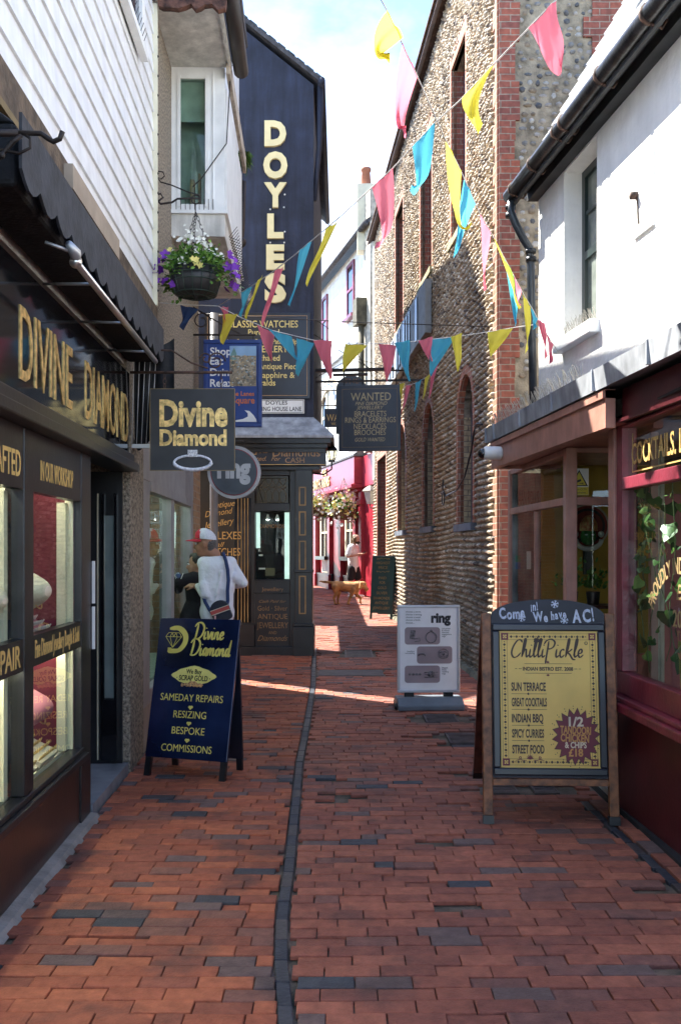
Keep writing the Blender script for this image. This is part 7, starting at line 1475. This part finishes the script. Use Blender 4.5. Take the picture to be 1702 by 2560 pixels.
hull_blob([(hp + pf.normalized() * .052 + Vector((0, 0, -.075)), (.06, .055, .052)), (hp + pf.normalized() * .02 + Vector((0, 0, -.085)), (.07, .07, .04))], .009, 'beard', mat('dark_beard', (.05, .03, .018), .8, var=.4, scale=60), pm_, 2)
for f_ in ft: part(MB().ball(f_ + Vector((.07, -.04, -.03)), (.14, .06, .05), 14, 10), 'shoe', white, pm_); part(MB().tube([f_ + Vector((0, 0, .0)), f_ + Vector((0, 0, .09))], .05, 10), 'sock', white, pm_)
ph_ = thing('phone', 'dark mobile phone held by the man outside the pub', 'phone', (XM, ZM, gz(ZM))); part(MB().box(-.075, .075, -.038, .038, -.005, .005, Matrix.Translation(pp_(908, 1381, -.26)) @ Matrix.Rotation(R(-25), 4, 'Y')), 'phone_body', black, ph_, bevel=.003)
# the dog
ZG = 24.7; SG = F / ZG; dog = thing('dog', 'golden brown dog stepping along the lane in front of the bearded man', 'dog', ((862 - CX) / SG, ZG, gz(ZG)))
def dd(px, y, dy=0): return Vector(((px - 862) / SG, dy, (1511 - y) / SG))
D_ = [(dd(840, 1464), .125, dd(852, 1465), .125), (dd(852, 1465), .125, dd(872, 1467), .135), (dd(872, 1467), .138, dd(887, 1468), .135), (dd(882, 1472), .13, dd(888, 1474), .115), (dd(890, 1463), .10, dd(903, 1461, -.03), .085),
      (dd(906, 1462, -.04), (.115, .09, .095)), (dd(910, 1466, -.06), .06, dd(917, 1472, -.10), .045), (dd(914, 1476, -.08), .03, dd(917, 1475, -.09), .035), (dd(903, 1457, .05), .03, dd(902, 1469, .06), .035), (dd(902, 1457, -.13), .03, dd(900, 1470, -.135), .038),
      (dd(836, 1458), .045, dd(826, 1456, .02), .036), (dd(826, 1456, .02), .036, dd(812, 1455, .03), .034), (dd(812, 1455, .03), .036, dd(799, 1453, .03), .016)]
for px_h, px_k, px_f, dy in ((838, 835.5, 838, -.09), (844, 846, 845, .08)):
    D_ += [(dd(px_h, 1468, dy), .095, dd(px_h + 3, 1482, dy), .06), (dd(px_h + 3, 1482, dy), .055, dd(px_k - 1, 1494, dy), .034), (dd(px_k - 1, 1494, dy), .032, dd(px_f - 1, 1507, dy), .027), (dd(px_f - 1, 1508, dy), .03, dd(px_f + 3, 1509, dy), .026)]
D_ += [(dd(884, 1474, -.09), .075, dd(877, 1490, -.09), .045), (dd(877, 1490, -.09), .042, dd(869, 1507, -.09), .028), (dd(869, 1508, -.09), .03, dd(873, 1509, -.09), .026)]
D_ += [(dd(888, 1474, .09), .075, dd(892, 1489, .09), .045), (dd(892, 1489, .09), .042, dd(902, 1495, .09), .032), (dd(902, 1495, .09), .03, dd(900, 1505, .09), .026), (dd(900, 1506, .09), .028, dd(903, 1508, .09), .024)]
fur = mat('golden_fur', (.52, .27, .095), .75, var=.28, scale=7, bump=.4, bscale=90); hull_blob(D_, .012, 'body', fur, dog, 4)
m1 = MB(); m1.ball(dd(919, 1472, -.115), .022); part(m1, 'nose', black, dog); m1 = MB(); m1.ball(dd(911, 1461, -.125), .013); m1.ball(dd(913.5, 1461, .02), .013); part(m1, 'eye', black, dog)
m1 = MB(); m1.tube([dd(897, 1462, 0) + Vector((.0, .1 * math.cos(t), .095 * math.sin(t))) for t in [k * .45 for k in range(15)]], .012, 6); part(m1, 'collar', mat('dark_collar', (.04, .02, .02), .6), dog)
